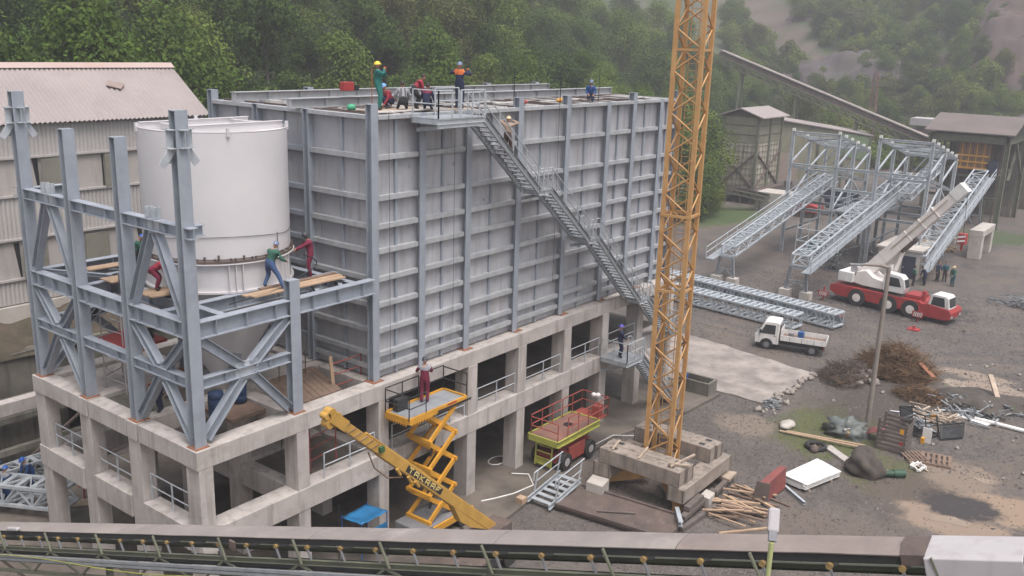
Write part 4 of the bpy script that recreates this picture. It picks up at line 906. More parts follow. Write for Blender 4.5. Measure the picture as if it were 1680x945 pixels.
# ------------------------------------------------------------------ yellow telescopic crane in front of the frame
yc = thing('mobile_crane', 'yellow telescopic crane whose lettered boom leans across the concrete frame', 'mobile crane', (0, -4.6, 0))
BY = M['boom_yellow']
hd = V((-6.55, -4.5, 9.30)); rt = V((2.6, -4.5, 1.15)); bd = (rt-hd).normalized(); bu = V((-bd.z, 0, bd.x)); bu = -bu if bu.z < 0 else bu
def section(t0, t1, h0, h1, w_, name, m_=BY, off=0.0):
    a = hd+bd*t0; b = hd+bd*t1; y = V((0, w_/2, 0)); mb = MB(); mb.hexa([a-bu*h0/2-y+bu*off, a-bu*h0/2+y+bu*off, b-bu*h1/2+y+bu*off, b-bu*h1/2-y+bu*off, a+bu*h0/2-y+bu*off, a+bu*h0/2+y+bu*off, b+bu*h1/2+y+bu*off, b+bu*h1/2-y+bu*off]); return mb.build(name, m_, yc, bevel=.02)
LB2 = (rt-hd).length
section(.35, 3.3, .32, .34, .28, 'boom_section'); section(3.1, LB2-3.3, .40, .42, .34, 'boom'); section(LB2-3.3, LB2+.3, .42, .36, .34, 'boom_foot')
section(2.0, LB2, .07, .07, .12, 'boom_rib', BY, .225)
mb = MB(); a = hd+bd*(LB2-3.7)-bu*.205; mb.prism([a-V((0,.165,0)), a+bd*.9-bu*.34-V((0,.165,0)), a+bd*1.7-bu*.30-V((0,.165,0)), a+bd*2.9-V((0,.165,0))], (0,.33,0)); mb.build('boom_gusset', BY, yc)
mb = MB()
for k in range(7): q = hd+bd*(.7+k*.36)-V((0,.152,0)); mb.bar(q-bu*.16, q+bd*.25+bu*.16, .02, .03, up=(0,1,0))
mb.build('lattice_trim', M['wood_old'], yc)
for t, dz, r_ in ((-.05, .10, .17), (.12, -.22, .18), (-.16, -.08, .12), (.3, .14, .12)): mb = MB(); mb.disc(hd+bd*t+bu*dz,(0,1,0),r_,.30,18); mb.build('sheave', BY, yc)
mb = MB(); mb.bar(hd-V((0,.2,0)), hd+bd*.8-V((0,.2,0)), .03, .40); mb.bar(hd+V((0,.2,0)), hd+bd*.8+V((0,.2,0)), .03, .40); mb.build('boom_head', BY, yc)
mb = MB(); mb.box(hd+bd*2.9+bu*.02+V((-.06,-.27,-.12)), hd+bd*2.9+bu*.02+V((.14,.0,.08))); mb.build('lamp_box', mat('green_hose', (.04,.13,.05), (.03,.08,.03)), yc)
for k, (t, s_) in enumerate(((4.2, .1), (5.0, .12), (5.5, .08))): mb = MB(); q = hd+bd*t-bu*.24; mb.tube(q-V((0,.2,0)), q+bd*.35-bu*s_-V((0,.2,0)), .06, 6); mb.build('hose_bracket', BY, yc)
mb = MB(); mb.path([hd+bd*2.6-bu*.28, hd+bd*3.3-bu*.62, hd+bd*4.2-bu*.66, hd+bd*5.0-bu*.32], .03, 5); mb.build('hose', M['wood_old'], yc)
# lettering plate on the side facing the camera (-Y)
t0, t1 = 4.75, 7.35
a = hd+bd*t0; b = hd+bd*t1; yv = V((0,-.173,0)); mb = MB(); hh = .125
mb.hexa([a-bu*hh+yv, a+bu*hh+yv, b+bu*hh+yv, b-bu*hh+yv, a-bu*hh+yv-V((0,.006,0)), a+bu*hh+yv-V((0,.006,0)), b+bu*hh+yv-V((0,.006,0)), b-bu*hh+yv-V((0,.006,0))]); plate = mb.build('name_plate', M['blackpaint'], yc)
LET = {'T':[((0,1),(1,1)),((.5,1),(.5,0))],'A':[((0,0),(.0,.85)),((0,.95),(1,.95)),((1,.85),(1,0)),((0,.45),(1,.45))],'K':[((0,0),(0,1)),((0,.5),(1,1)),((0,.5),(1,0))],'R':[((0,0),(0,1)),((0,.95),(1,.95)),((1,1),(1,.5)),((0,.48),(1,.48)),((.45,.48),(1,0))],'F':[((0,0),(0,1)),((0,.95),(1,.95)),((0,.5),(.75,.5))]}
mb = MB()
for k, ch in enumerate('TAKRAF'):
    for (u0, v0), (u1, v1) in LET[ch]:
        f_ = lambda u, v_: hd+bd*(t0+.16+k*.405+u*.25)+bu*((v_-.5)*.19)+V((0,-.183,0))
        p, q = f_(u0, v0), f_(u1, v1); mb.bar(p, q, .05, .006, up=(0,1,0))
mb.build('lettering', mat('pale_yellow_letters', (.72,.55,.22), (.62,.45,.15), 3), plate)
mb = MB(); mb.tube(hd+bd*(LB2-2.3)-bu*.7, V((.2,-4.5,.9)), .10, 10); mb.build('lift_ram', M['rusty'], yc)
mb = MB(); mb.box((1.4,-5.0,.9),(3.2,-4.0,1.5)); mb.build('turntable', M['rusty'], yc, bevel=.05)
mb = MB(); mb.box((-5.0,-5.6,.5),(3.0,-3.4,.9)); mb.build('carrier', M['rusty'], yc, bevel=.05)
for x in (-4.0,-2.7,1.0,2.3):
    for y in (-5.5,-3.5): mb = MB(); mb.disc((x,y,.45),(0,1,0),.45,.3,22); mb.build('wheel', M['black'], yc)
# ------------------------------------------------------------------ blue canopy and hook block under the frame
bc = thing('canopy', 'small blue canopy on thin legs beside a ground floor column', 'canopy', (-1.5, -.75, .18))
mb = MB(); n_ = 8
vs = [(-2.25+1.5*i/n_, -1.4+1.25*j/n_, 2.32-.12*(j/n_)-.16*math.sin(math.pi*i/n_)*math.sin(math.pi*j/n_)+.05*mnoise.noise(V((i*.8, j*.8, 0)))) for j in range(n_+1) for i in range(n_+1)]
mb.add(vs, [(j*(n_+1)+i, j*(n_+1)+i+1, (j+1)*(n_+1)+i+1, (j+1)*(n_+1)+i) for j in range(n_) for i in range(n_)], True); o = mb.build('canvas', M['bluegreen'], bc); so_ = o.modifiers.new('thick', 'SOLIDIFY'); so_.thickness = .03
for x, y in ((-2.22,-1.37),(-.78,-1.37),(-2.22,-.18),(-.78,-.18)): mb = MB(); mb.tube((x,y,.18),(x,y,2.3),.025,6); mb.build('leg', M['blue'], bc)
mb = MB(); mb.bar((-2.2,-1.37,1.7),(-.8,-1.37,1.7),.03,.25); mb.build('skirt', M['bluegreen'], bc)
hb = thing('striped_marker', 'red and white striped marker plate hanging low by the blue canopy', 'marker plate', (-3.1, -1.0, 1.75))
mb = MB(); mb.box((-3.32,-1.06,1.45),(-2.88,-1.02,2.0)); mb.build('plate', M['white'], hb, bevel=.02)
mb = MB()
for k in range(3): mb.prism([(-3.32+.0,-1.064,1.50+.18*k),(-2.88,-1.064,1.58+.18*k-.1),(-2.88,-1.064,1.66+.18*k-.1),(-3.32,-1.064,1.58+.18*k)],(0,-.004,0))
mb.build('red_stripe', M['red'], hb); mb = MB(); mb.tube((-3.1,-1.0,2.0),(-3.1,-1.0,3.44),.015,5); mb.tube((-3.1,-.9,.18),(-3.1,-.99,1.6),.02,5); mb.build('hanger', M['blackpaint'], hb)

# ------------------------------------------------------------------ small steel stair lying on a rusty plate
ss = thing('loose_stair', 'short galvanised stair unit with railings lying at the end of the rusty plate', 'stair unit', (8.6, -3.6, .3))
for y in (-4.25, -3.0): mb = MB(); mb.chan((7.05,y,.28),(9.9,y+.1,.62),.26,.08,.015); mb.build('stringer', G, ss)
for k in range(6): mb = MB(); x = 7.35+.47*k; mb.box((x-.13,-4.18,.30+.055*k),(x+.13,-3.05,.34+.055*k)); mb.build('tread', G, ss)
for y in (-4.25, -2.98):
    mb = MB()
    for x, l_ in ((7.6, 0), (9.5, 0)): mb.bar((x,y,.5+.1*(x-7.6)),(x+.25,y,1.5+.1*(x-7.6)),.06)
    mb.tube((7.55,y,1.50),(9.95,y,1.78),.035,6); mb.tube((7.7,y,1.0),(9.75,y,1.26),.03,6); mb.tube((7.55,y,1.50),(7.5,y,1.1),.035,6); mb.build('handrail', G, ss)
rp = thing('steel_plate_panel', 'large rusty brown steel panel lying on the gravel in front of the crane base', 'steel panel', (9, -6.6, .1))
def slanted(poly, z, t, nm, m_, parent=None):
    mb = MB(); mb.sheet(poly, z, t); return mb.build(nm, m_, parent)
slanted([(7.5,-4.3),(9.9,-4.2),(10.4,-9.7),(8.2,-9.9)], .30, .22, 'plate', M['rusty'], rp)
for a, b in (((7.47,-4.3),(8.15,-9.9)),((9.95,-4.2),(10.45,-9.7))): mb = MB(); mb.bar((*a,.33),(*b,.33),.12,.14); mb.build('edge_beam', M['rusty'], rp)
tag(slanted([(9.75,-5.5),(10.7,-5.3),(10.6,-4.4),(9.7,-4.6)], .75, .7, 'concrete_cube', M['concrete_pale']), 'pale concrete cube beside the rusty panel and the crane base', 'concrete block')
mb = MB(); mb.box((6.6,-3.0,.18),(7.0,-2.6,.45)); tag(mb.build('brick_block', M['wood']), 'small orange wooden block beside the loose stair unit', 'block')
mb = MB(); mb.ib((9.4,-9.95,.5),(10.6,-9.1,.5),.22,.2,.015,.02); tag(mb.build('steel_offcut', G), 'short galvanised beam offcut lying on the end of the rusty panel', 'beam')
mb = MB(); mb.bar((8.2,-6.2,.36),(9.2,-7.7,.36),.12,.04); tag(mb.build('plank', M['wood_grey']), 'single grey plank lying across the rusty panel', 'plank')
# timber under and beside the crane base
r4 = random.Random(4)
for k in range(34):
    u = r4.random(); x = 10.8+4.4*u; y = -9.7-r4.uniform(0, .8); a = R(-90+r4.uniform(-16, 30)-20*(u-.5)); L_ = r4.uniform(1.0, 2.6)
    z = .06+.10*r4.randint(0, 3); p = V((x+.5, y, z)); q = p+V((math.cos(a), math.sin(a), 0))*L_; mb = MB(); mb.bar(p, q+V((0,0,r4.uniform(-.03,.06))), r4.uniform(.08,.16), .06)
    tag(mb.build('timber', M['wood'] if k % 3 else M['wood_old']), 'loose sawn timber in the fan shaped heap beside the crane base', 'timber', 'sawn timbers heaped beside the crane base')
for k, (p, q, w_) in enumerate((((10.2,-9.6,.35),(13.8,-9.5,.35),.3),((9.6,-9.9,.12),(12.8,-10.1,.12),.22),((13.6,-9.6,.3),(16.2,-9.4,.3),.25),((10.7,-9.55,.62),(12.3,-9.5,.62),.3))):
    mb = MB(); mb.bar(p, q, w_, .22); tag(mb.build('sleeper', M['wood_grey']), 'thick dark timber sleeper against the crane base', 'sleeper', 'timber sleepers by the crane base')
tag(slanted([(12.4,-9.9),(13.2,-9.8),(13.3,-9.3),(12.5,-9.35)], .55, .5, 'concrete_cube', M['concrete_pale']), 'concrete cube among the timbers at the crane base', 'concrete block')
tag(slanted([(15.1,-9.7),(16.2,-9.6),(16.0,-9.1),(15.2,-9.1)], .5, .15, 'chipboard', M['wood_pale']), 'pale board on the far end of the timber heap by the crane base', 'board')
for p, q in (((10.6,-11.3,.05),(12.6,-12.9,.05)),): mb = MB(); mb.bar(p, q, .12, .07); tag(mb.build('plank', M['wood']), 'single plank lying alone on the gravel below the timber heap', 'plank')

# ------------------------------------------------------------------ concrete trough, cables on the floor
tr = thing('concrete_trough', 'weathered open concrete trough at the edge of the concrete floor', 'trough', (26.2, -2.1, .18))
for a, b in (((25.65,-3.35,.18),(25.8,-.9,1.0)),((26.75,-3.35,.18),(26.9,-.9,1.0)),((25.801,-3.35,.18),(26.749,-3.2,1.0)),((25.801,-1.05,.18),(26.749,-.9,1.0)),((25.8,-3.2,.18),(26.75,-1.05,.40))): mb = MB(); mb.box(a, b); mb.build('side', M['concrete_dirty'], tr)
mb = MB(); mb.box((26.0,-1.5,.40),(26.5,-1.1,1.05)); tag(mb.build('blue_sack', M['blue']), 'crumpled blue sack in the end of the concrete trough', 'sack')
mb = MB(); mb.path([(8.9,-.6,.2),(9.4,-1.3,.2),(8.6,-2.2,.2),(7.2,-2.0,.2),(6.2,-1.6,.2),(5.6,-1.3,.2)], .035, 5); tag(mb.build('hose', M['white']), 'pale hose snaking over the concrete floor between the columns', 'hose')
mb = MB(); mb.path([(9.6+.6*math.cos(t*.5),.9+.4*math.sin(t*.5),.2) for t in range(13)], .03, 5); tag(mb.build('hose_loop', M['white']), 'loop of pale hose on the floor under the deck', 'hose')
mb = MB(); mb.path([(14.8,-1.9,.2),(16.5,-2.0,.2),(17.6,-3.4,.2),(18.3,-4.6,.08)], .02, 4); tag(mb.build('cable', M['white']), 'thin pale cable from the red scissor lift towards the crane mast', 'cable')

# ------------------------------------------------------------------ pickup truck
tk2 = thing('pickup_truck', 'small white flatbed truck with dropsides parked on the gravel beside the steel trusses', 'truck', (39.15, -3.35, 0), R(103.5)); tk2.scale = (1.06,1.06,1.06)
def ob(mb, name, m_, parent, bevel=0.0): return mb.build(name, m_, parent, world=False, bevel=bevel)
WH = M['white']
# local: +x forward, y left (near side to the camera is y = +.8)
mb = MB(); pr = [(2.28,.42),(2.30,.95),(2.16,1.12),(1.72,1.92),(1.55,2.02),(.72,2.02),(.66,1.9),(.66,.42)]
mb.prism([(x, -.80, z) for x, z in pr], (0, 1.6, 0)); ob(mb, 'cab', WH, tk2, .05)
mb = MB(); mb.prism([(2.135,-.66,1.20),(2.135,.66,1.20),(1.775,.62,1.86),(1.775,-.62,1.86)], (.02,0,.012)); ob(mb, 'windscreen', M['glass'], tk2)
for s_ in (1, -1): mb = MB(); mb.prism([(1.92,s_*.802,1.14),(1.62,s_*.802,1.80),(.92,s_*.802,1.80),(.92,s_*.802,1.14)], (0,s_*.012,0)); ob(mb, 'side_window', M['glass'], tk2)
mb = MB(); mb.box((.645,-.55,1.2),(.655,.55,1.8)); ob(mb, 'rear_window', M['glass'], tk2)
for s_ in (1,-1): mb = MB(); mb.box((2.285,s_*.5-.15,.78),(2.315,s_*.5+.15,.98)); ob(mb, 'headlight', M['galv'], tk2)
mb = MB(); mb.box((2.22,-.8,.30),(2.36,.8,.52)); ob(mb, 'bumper', M['grey'], tk2, .03)
mb = MB(); mb.box((-2.3,-.36,.40),(1.9,.36,.62)); ob(mb, 'chassis', M['blackpaint'], tk2)
mb = MB(); mb.box((-2.45,-.82,.78),(.56,.82,.86)); ob(mb, 'bed_floor', M['wood_old'], tk2)
for s_ in (1,-1): mb = MB(); mb.box((-2.45,s_*.82,.80),(.56,s_*.86,1.18)); ob(mb, 'drop_side', WH, tk2, .01)
mb = MB(); mb.box((-2.50,-.82,.80),(-2.46,.82,1.18)); ob(mb, 'tailgate', WH, tk2, .01)
mb = MB(); mb.box((.50,-.81,.87),(.55,.81,1.55)); ob(mb, 'headboard', WH, tk2)
for x in (1.46, -1.62):
    for s_ in (1,-1):
        mb = MB(); mb.disc((x, s_*.69, .36), (0,1,0), .36, .22, 24); wh = ob(mb, 'wheel', M['black'], tk2, .03)
        mb = MB(); mb.disc((x, s_*.70, .36), (0,1,0), .20, .24, 16); ob(mb, 'rim', M['grey'], wh)
for s_ in (1,-1):
    for x in (.80, 1.98): mb = MB(); mb.box((x-.008,s_*.801,.50),(x+.008,s_*.806,1.14 if x > 1 else 1.86)); ob(mb, 'door_seam', M['grey'], tk2)
    mb = MB(); mb.box((.86,s_*.803,1.02),(1.0,s_*.822,1.06)); ob(mb, 'door_handle', M['blackpaint'], tk2)
    for x in (1.46, -1.62): mb = MB(); mb.prism([(x+.45*math.cos(t),s_*.815,.36+.45*math.sin(t)) for t in [math.pi*k/10 for k in range(11)]], (0,-s_*.012,0)); ob(mb, 'wheel_arch', M['blackpaint'], tk2)
    for x in (-1.7,-.9,-.1): mb = MB(); mb.box((x-.02,s_*.861,.82),(x+.02,s_*.866,1.16)); ob(mb, 'side_latch', M['grey'], tk2)
    mb = MB(); mb.box((-2.3,s_*.6-.01,.2),(-2.28,s_*.6+.3*s_,.62)); ob(mb, 'mud_flap', M['black'], tk2)
mb = MB(); mb.box((1.86,.82,1.2),(1.98,.98,1.42)); ob(mb, 'wing_mirror', M['blackpaint'], tk2)
mb = MB(); mb.box((-2.4,.2,.5),(-2.3,.75,.62)); ob(mb, 'tail_light', M['red'], tk2)
def loc_on(t, p): 
    c_, s_ = math.cos(t.rotation_euler.z), math.sin(t.rotation_euler.z); return V((t.location.x+p[0]*c_-p[1]*s_, t.location.y+p[0]*s_+p[1]*c_, t.location.z+p[2]))
for nm, p, sz, m_, lb, ct in (('drum',(-.1,.3,.87),(.32,.32,.5),'grey','dark grey bin standing behind the cab on the truck bed','bin'),('gas_bottle',(-.75,-.2,.87),(.35,.4,.55),'blue','dark blue box on the middle of the truck bed','box'),('red_bundle',(-1.95,.35,.87),(.6,.35,.18),'red','red bundle lying at the tail of the truck bed','bundle')):
    q = loc_on(tk2, p); mb = MB(); mb.blob(q+V((0,0,sz[2]/2)), sz[0]/2*1.2, sz[1]/2*1.2, sz[2]/2*1.05, 10, 6, 3, .15) if nm == 'red_bundle' else mb.box(q-V((sz[0]/2,sz[1]/2,0)), q+V((sz[0]/2,sz[1]/2,sz[2])))
    tag(mb.build(nm, M[m_], None, bevel=.03), lb, ct)

# ------------------------------------------------------------------ red and white mobile crane
mc = thing('mobile_crane', 'red three axle mobile crane with raised worn cream telescopic boom', 'mobile crane', (55.95, -6.0, 0), R(-98))
RD = M['red']; BW = M['boomwhite']
# local: +x forward, camera sees its right side (y = -1.3)
mb = MB(); mb.prism([(x,-1.2,z) for x, z in ((-5.3,.95),(-5.3,1.45),(-4.9,1.60),(2.6,1.60),(2.9,1.45),(2.9,.75),(2.0,.55),(-4.6,.6))], (0,2.4,0)); ob(mb, 'carrier', RD, mc, .04)
mb = MB(); mb.prism([(x,-1.22,z) for x, z in ((2.9,.62),(2.9,1.42),(3.3,1.55),(5.15,1.35),(5.3,1.05),(5.25,.55),(4.9,.42),(3.1,.42))], (0,2.44,0)); ob(mb, 'front_body', RD, mc, .05)
mb = MB(); mb.prism([(x,-1.15,z) for x, z in ((3.35,1.50),(3.55,2.35),(3.75,2.45),(4.75,2.42),(4.95,2.25),(5.12,1.36))], (0,1.5,0)); cabl = ob(mb, 'driver_cab', WH, mc, .05)
mb = MB(); mb.prism([(3.6,-1.155,1.55),(3.72,-1.155,2.25),(4.62,-1.155,2.25),(4.75,-1.155,1.50)], (0,-.012,0)); ob(mb, 'side_window', M['glass'], cabl)
mb = MB(); mb.prism([(5.085,-1.02,1.48),(4.955,-1.02,2.22),(4.955,.25,2.22),(5.085,.25,1.48)], (.02,0,.004)); ob(mb, 'windscreen', M['glass'], cabl)
for y_ in (-.85,.85): mb = MB(); mb.box((5.28,y_-.15,.62),(5.31,y_+.15,.82)); ob(mb, 'headlight', M['galv'], mc)
mb = MB(); mb.box((1.3,-.9,1.6),(2.6,.9,1.95)); ob(mb, 'deck_box', RD, mc, .04)
mb = MB(); mb.box((2.6,-.7,1.5),(2.85,-.3,2.4)); ob(mb, 'air_intake', RD, mc, .03)
mb = MB(); mb.box((-.2,-1.15,1.605),(1.2,1.15,1.66)); ob(mb, 'deck_plate', M['rusty'], mc)
for x in (-2.72, .10, 2.02):
    for s_ in (-1, 1):
        mb = MB(); mb.disc((x, s_*1.05, .76), (0,1,0), .76, .48, 28); wh = ob(mb, 'wheel', M['black'], mc, .07)
        mb = MB(); mb.disc((x, s_*1.08, .76), (0,1,0), .36, .46, 20, .30 if s_ > 0 else .36); mb.disc((x, s_*1.31, .76), (0,1,0), .14, .06, 12); ob(mb, 'rim', BW, wh)
for x0, nm in ((-5.45, 'rear'), (3.0, 'front')):
    s_ = -1; mb = MB(); mb.bar((x0,s_*1.2,.62),(x0,s_*2.0,.62),.22,.26); fo = ob(mb, 'outrigger', RD, mc)
    mb = MB(); mb.box((x0-.45,s_*2.04-.05,.45),(x0+.45,s_*2.04+.01,.95)); ob(mb, 'outrigger_board', RD, fo)
    mb = MB()
    for k in range(5): mb.prism([(x0-.36+.15*k,-2.093,.52),(x0-.28+.15*k,-2.093,.52),(x0-.20+.15*k,-2.093,.88),(x0-.28+.15*k,-2.093,.88)],(0,-.006,0))
    ob(mb, 'white_stripe', WH, fo); mb = MB(); mb.tube((x0,s_*1.9,.1),(x0,s_*1.9,1.3),.07,8); ob(mb, 'jack', RD, fo)
# superstructure
mb = MB(); mb.disc((-1.5,0,1.72),(0,0,1),.95,.26,28); ob(mb, 'slew_ring', M['blackpaint'], mc)
mb = MB(); mb.prism([(x,-.95,z) for x, z in ((-3.4,2.0),(-3.1,3.0),(-2.3,3.25),(-1.6,2.75),(-.1,2.45),(.3,2.1),(.2,1.86),(-2.5,1.86))], (0,1.9,0)); ob(mb, 'turret', BW, mc, .05)
mb = MB(); mb.box((-4.7,-1.15,1.95),(-3.3,1.15,2.85)); ob(mb, 'counterweight', WH, mc, .06)
mb = MB(); mb.disc((-3.4,-.5,3.15),(0,1,0),.35,.7,18); mb.disc((-2.9,.4,3.3),(0,1,0),.3,.6,18); ob(mb, 'winch', M['hood'], mc)
mb = MB(); mb.prism([(x,-1.22,z) for x, z in ((-.55,1.9),(-.6,3.3),(-.35,3.5),(.85,3.4),(1.15,3.1),(1.35,2.35),(1.2,1.9))], (0,1.0,0)); cb = ob(mb, 'operator_cab', WH, mc, .05)
mb = MB(); mb.prism([(-.05,-1.225,2.4),(-.05,-1.225,3.2),(.72,-1.225,3.15),(1.0,-1.225,2.45)], (0,-.012,0)); ob(mb, 'side_window', M['glass'], cb)
mb = MB(); mb.prism([(1.375,-1.1,2.42),(1.175,-1.1,3.08),(1.175,-.35,3.08),(1.375,-.35,2.42)], (.015,0,.004)); ob(mb, 'windscreen', M['glass'], cb)
p0 = V((-2.6,.05,2.95)); p1 = V((4.15,.05,10.9)); bd2 = (p1-p0).normalized(); L2 = (p1-p0).length; un = V((-bd2.z,0,bd2.x))
def bsec(t0, t1, h, w_, nm, m_=BW): mb = MB(); mb.bar(p0+bd2*t0, p0+bd2*t1, w_, h, up=un); return ob(mb, nm, m_, mc, .03)
bsec(-.4, L2*.46, 1.02, .86, 'boom'); bsec(L2*.46, L2*.75, .95, .78, 'boom_section'); bsec(L2*.75, L2*.95, .88, .70, 'boom_section')
mb = MB(); mb.bar(p0+bd2*(L2*.94), p0+bd2*(L2+.6), .84, 1.0, up=un); ob(mb, 'boom_head', WH, mc, .05)
for t in (.2, .34, .47, .62, .76): mb = MB(); mb.bar(p0+bd2*(L2*t), p0+bd2*(L2*t+.08), .9, 1.05, up=un); ob(mb, 'boom_collar', BW, mc)
for s_ in (-.47,.47): mb = MB(); q = p0+un*.1; mb.tube(q+V((0,s_,0))+bd2*(L2*.3), q+V((0,s_,0))+bd2*(L2*.9), .05, 6); ob(mb, 'boom_pipe', M['wood_pale'], mc)
mb = MB(); mb.tube((-.5,.05,2.3), p0+bd2*(L2*.36)-un*.6, .17, 12); mb.tube((-.5,.05,2.3), p0+bd2*(L2*.2)-un*.9, .24, 12); ob(mb, 'lift_ram', BW, mc)
mb = MB(); mb.bar(p0+bd2*(L2*.34)-un*.62, p0+bd2*(L2*.50)-un*.62, .5, .34, up=un); ob(mb, 'ram_bracket', M['rusty'], mc)
ha = p0+bd2*(L2+.3)-un*.5
mb = MB(); mb.tube(ha, (ha.x+.15, ha.y, 7.6), .02, 5); ob(mb, 'hoist_rope', M['blackpaint'], mc)
mb = MB(); mb.box((ha.x-.15,ha.y-.28,6.7),(ha.x+.45,ha.y+.28,7.6)); hk = ob(mb, 'hook_block', RD, mc, .04)
mb = MB()
for z in (6.85,7.2): mb.prism([(ha.x-.15,ha.y-.285,z),(ha.x+.45,ha.y-.285,z+.15),(ha.x+.45,ha.y-.285,z+.3),(ha.x-.15,ha.y-.285,z+.15)],(0,-.008,0))
ob(mb, 'white_stripe', WH, hk); mb = MB(); mb.tube((ha.x+.15,ha.y,6.7),(ha.x+.15,ha.y,6.2),.1,8); ob(mb, 'hook', RD, hk)
for (x, y), lb in (((51.1,-9.1),'red outrigger pad lying on the gravel in front of the mobile crane'),((50.3,-3.2),'red outrigger pad lying at the end of the steel trusses')):
    t = thing('outrigger_pad', lb, 'pad', (x, y, 0)); mb = MB(); mb.box((x-.4,y-.45,0),(x+.4,y+.45,.1)); mb.build('plate', RD, t, bevel=.02); mb = MB(); mb.tube((x,y,.1),(x,y,.34),.10,8); mb.tube((x-.3,y,.12),(x+.3,y+.1,.2),.04,5); mb.build('socket', RD, t)
# ------------------------------------------------------------------ lattice conveyor galleries
def box_truss(name, label, p0, p1, wd, ht, n_, walkway=None, group=None, cat='conveyor gallery', side_plate=None):
    t = thing(name, label, cat, p0, 0, group); p0 = V(p0); p1 = V(p1); d = (p1-p0).normalized(); s_ = V((-d.y, d.x, 0)).normalized(); u = d.cross(s_)*-1; u = u if u.z > 0 else -u
    c = {}
    for a in (-1, 1):
        for b in (0, 1):
            q0 = p0+s_*(a*wd/2)+u*(b*ht); q1 = p1+s_*(a*wd/2)+u*(b*ht); c[(a, b)] = (q0, q1); mb = MB(); mb.bar(q0, q1, .14, .14); mb.build('chord', G, t)
    def at(a, b, f_): return c[(a, b)][0].lerp(c[(a, b)][1], f_)
    for b, nm in ((1, 'top_lacing'), (0, 'bottom_lacing')):
        mb = MB()
        for k in range(n_+1):
            f_ = k/n_; mb.bar(at(-1,b,f_), at(1,b,f_), .22, .10)
            if k < n_:
                f2 = (k+1)/n_
                if k % 2 == 0: mb.bar(at(-1,b,f_), at(1,b,f2), .09)
                else: mb.bar(at(1,b,f_), at(-1,b,f2), .06)
                if b == 1 and k % 3 == 0: mb.bar(at(1,b,f_)-u*.03, at(-1,b,f2)-u*.03, .06)
        mb.build(nm, G, t)
    for a in (-1, 1):
        mb = MB()
        for k in range(0, n_, 2):
            f_ = k/n_; f2 = min(1, (k+1)/n_); f3 = min(1, (k+2)/n_); mb.bar(at(a,0,f_), at(a,1,f_), .07); mb.bar(at(a,0,f_), at(a,1,f2), .07); mb.bar(at(a,1,f2), at(a,0,f3), .07)
        mb.build('side_lacing', G, t)
    if side_plate:
        mb = MB(); a = side_plate; q = [c[(a,0)][0]+s_*a*.07-u*.35, c[(a,0)][1]+s_*a*.07-u*.35, c[(a,0)][1]+s_*a*.07+u*(ht*.55), c[(a,0)][0]+s_*a*.07+u*(ht*.55)]; mb.prism(q, s_*a*.03); mb.build('side_plate', GD, t)
    if walkway:
        a = walkway; off = s_*(a*(wd/2+.85)); mb = MB(); q0 = p0+s_*(a*(wd/2+.45))-d*1.6; q1 = p1+s_*(a*(wd/2+.45)); mb.bar(q0, q1, .8, .05); mb.build('walkway', GD, t)
        mb = MB(); m_ = int((p1-p0).length/2)
        for k in range(m_+1): q = (p0+off-d*1.6).lerp(p1+off, k/m_); mb.bar(q, q+V((0,0,1.1)), .06)
        for z in (1.1, .55): mb.tube(p0+off-d*1.6+V((0,0,z)), p1+off+V((0,0,z)), .045, 5)
        mb.build('handrail', G, t)
    return t
def a_frame(x, y0, y1, z, label, group='trestle legs of the conveyor galleries'):
    t = thing('trestle', label, 'trestle', (x, (y0+y1)/2, 0), 0, group)
    ym = (y0+y1)/2
    for y in (y0, y1):
        mb = MB(); mb.box((x-.45,y-.45,0),(x+.45,y+.45,.75)); mb.build('footing', M['concrete_pale'], t)
        mb = MB(); mb.ib((x,y,.75),(x,ym+(y-ym)*.75,z),.24,.24,.02,.025); mb.build('leg', GD, t)
    mb = MB(); mb.bar((x,ym-(ym-y0)*.75,z-.1),(x,ym+(y1-ym)*.75,z-.1),.2,.2); mb.build('cap', GD, t)
    mb = MB(); mb.bar((x,ym-(ym-y0)*.9,z*.55),(x,ym+(y1-ym)*.9,z*.55),.12); mb.bar((x,y0,.8),(x,ym,z*.55),.12); mb.bar((x,y1,.8),(x,ym,z*.55),.12); mb.build('brace', GD, t); return t
box_truss('conveyor_gallery', 'leftmost bright lattice conveyor gallery climbing into the new steel trestles', (54.2,8.75,2.75), (81,8.75,7.2), 1.35, .95, 20, 1)
box_truss('conveyor_gallery', 'middle lattice conveyor gallery with side plates beside the mobile crane counterweight', (53.8,1.75,3.0), (84.5,1.75,7.6), 1.45, 1.0, 22, -1, side_plate=-1)
box_truss('conveyor_gallery', 'right lattice conveyor gallery passing behind the cream crane boom to the orange hopper', (69.5,-4.3,1.6), (95,-4.0,7.75), 1.5, .85, 16, -1, side_plate=-1)
box_truss('conveyor_gallery', 'upper lattice conveyor gallery high at the back of the new trestles', (76.5,-.5,6.6), (89,-.5,9.0), 1.3, .8, 11)
a_frame(54.0, 8.0, 9.65, 2.7, 'splayed steel leg on concrete footings under the low end of the leftmost gallery')
a_frame(53.8, .9, 2.8, 2.9, 'splayed steel leg on concrete footings under the low end of the middle gallery')
a_frame(91.5, -5.4, -2.6, 6.7, 'tall splayed steel leg under the gallery that runs to the orange hopper')
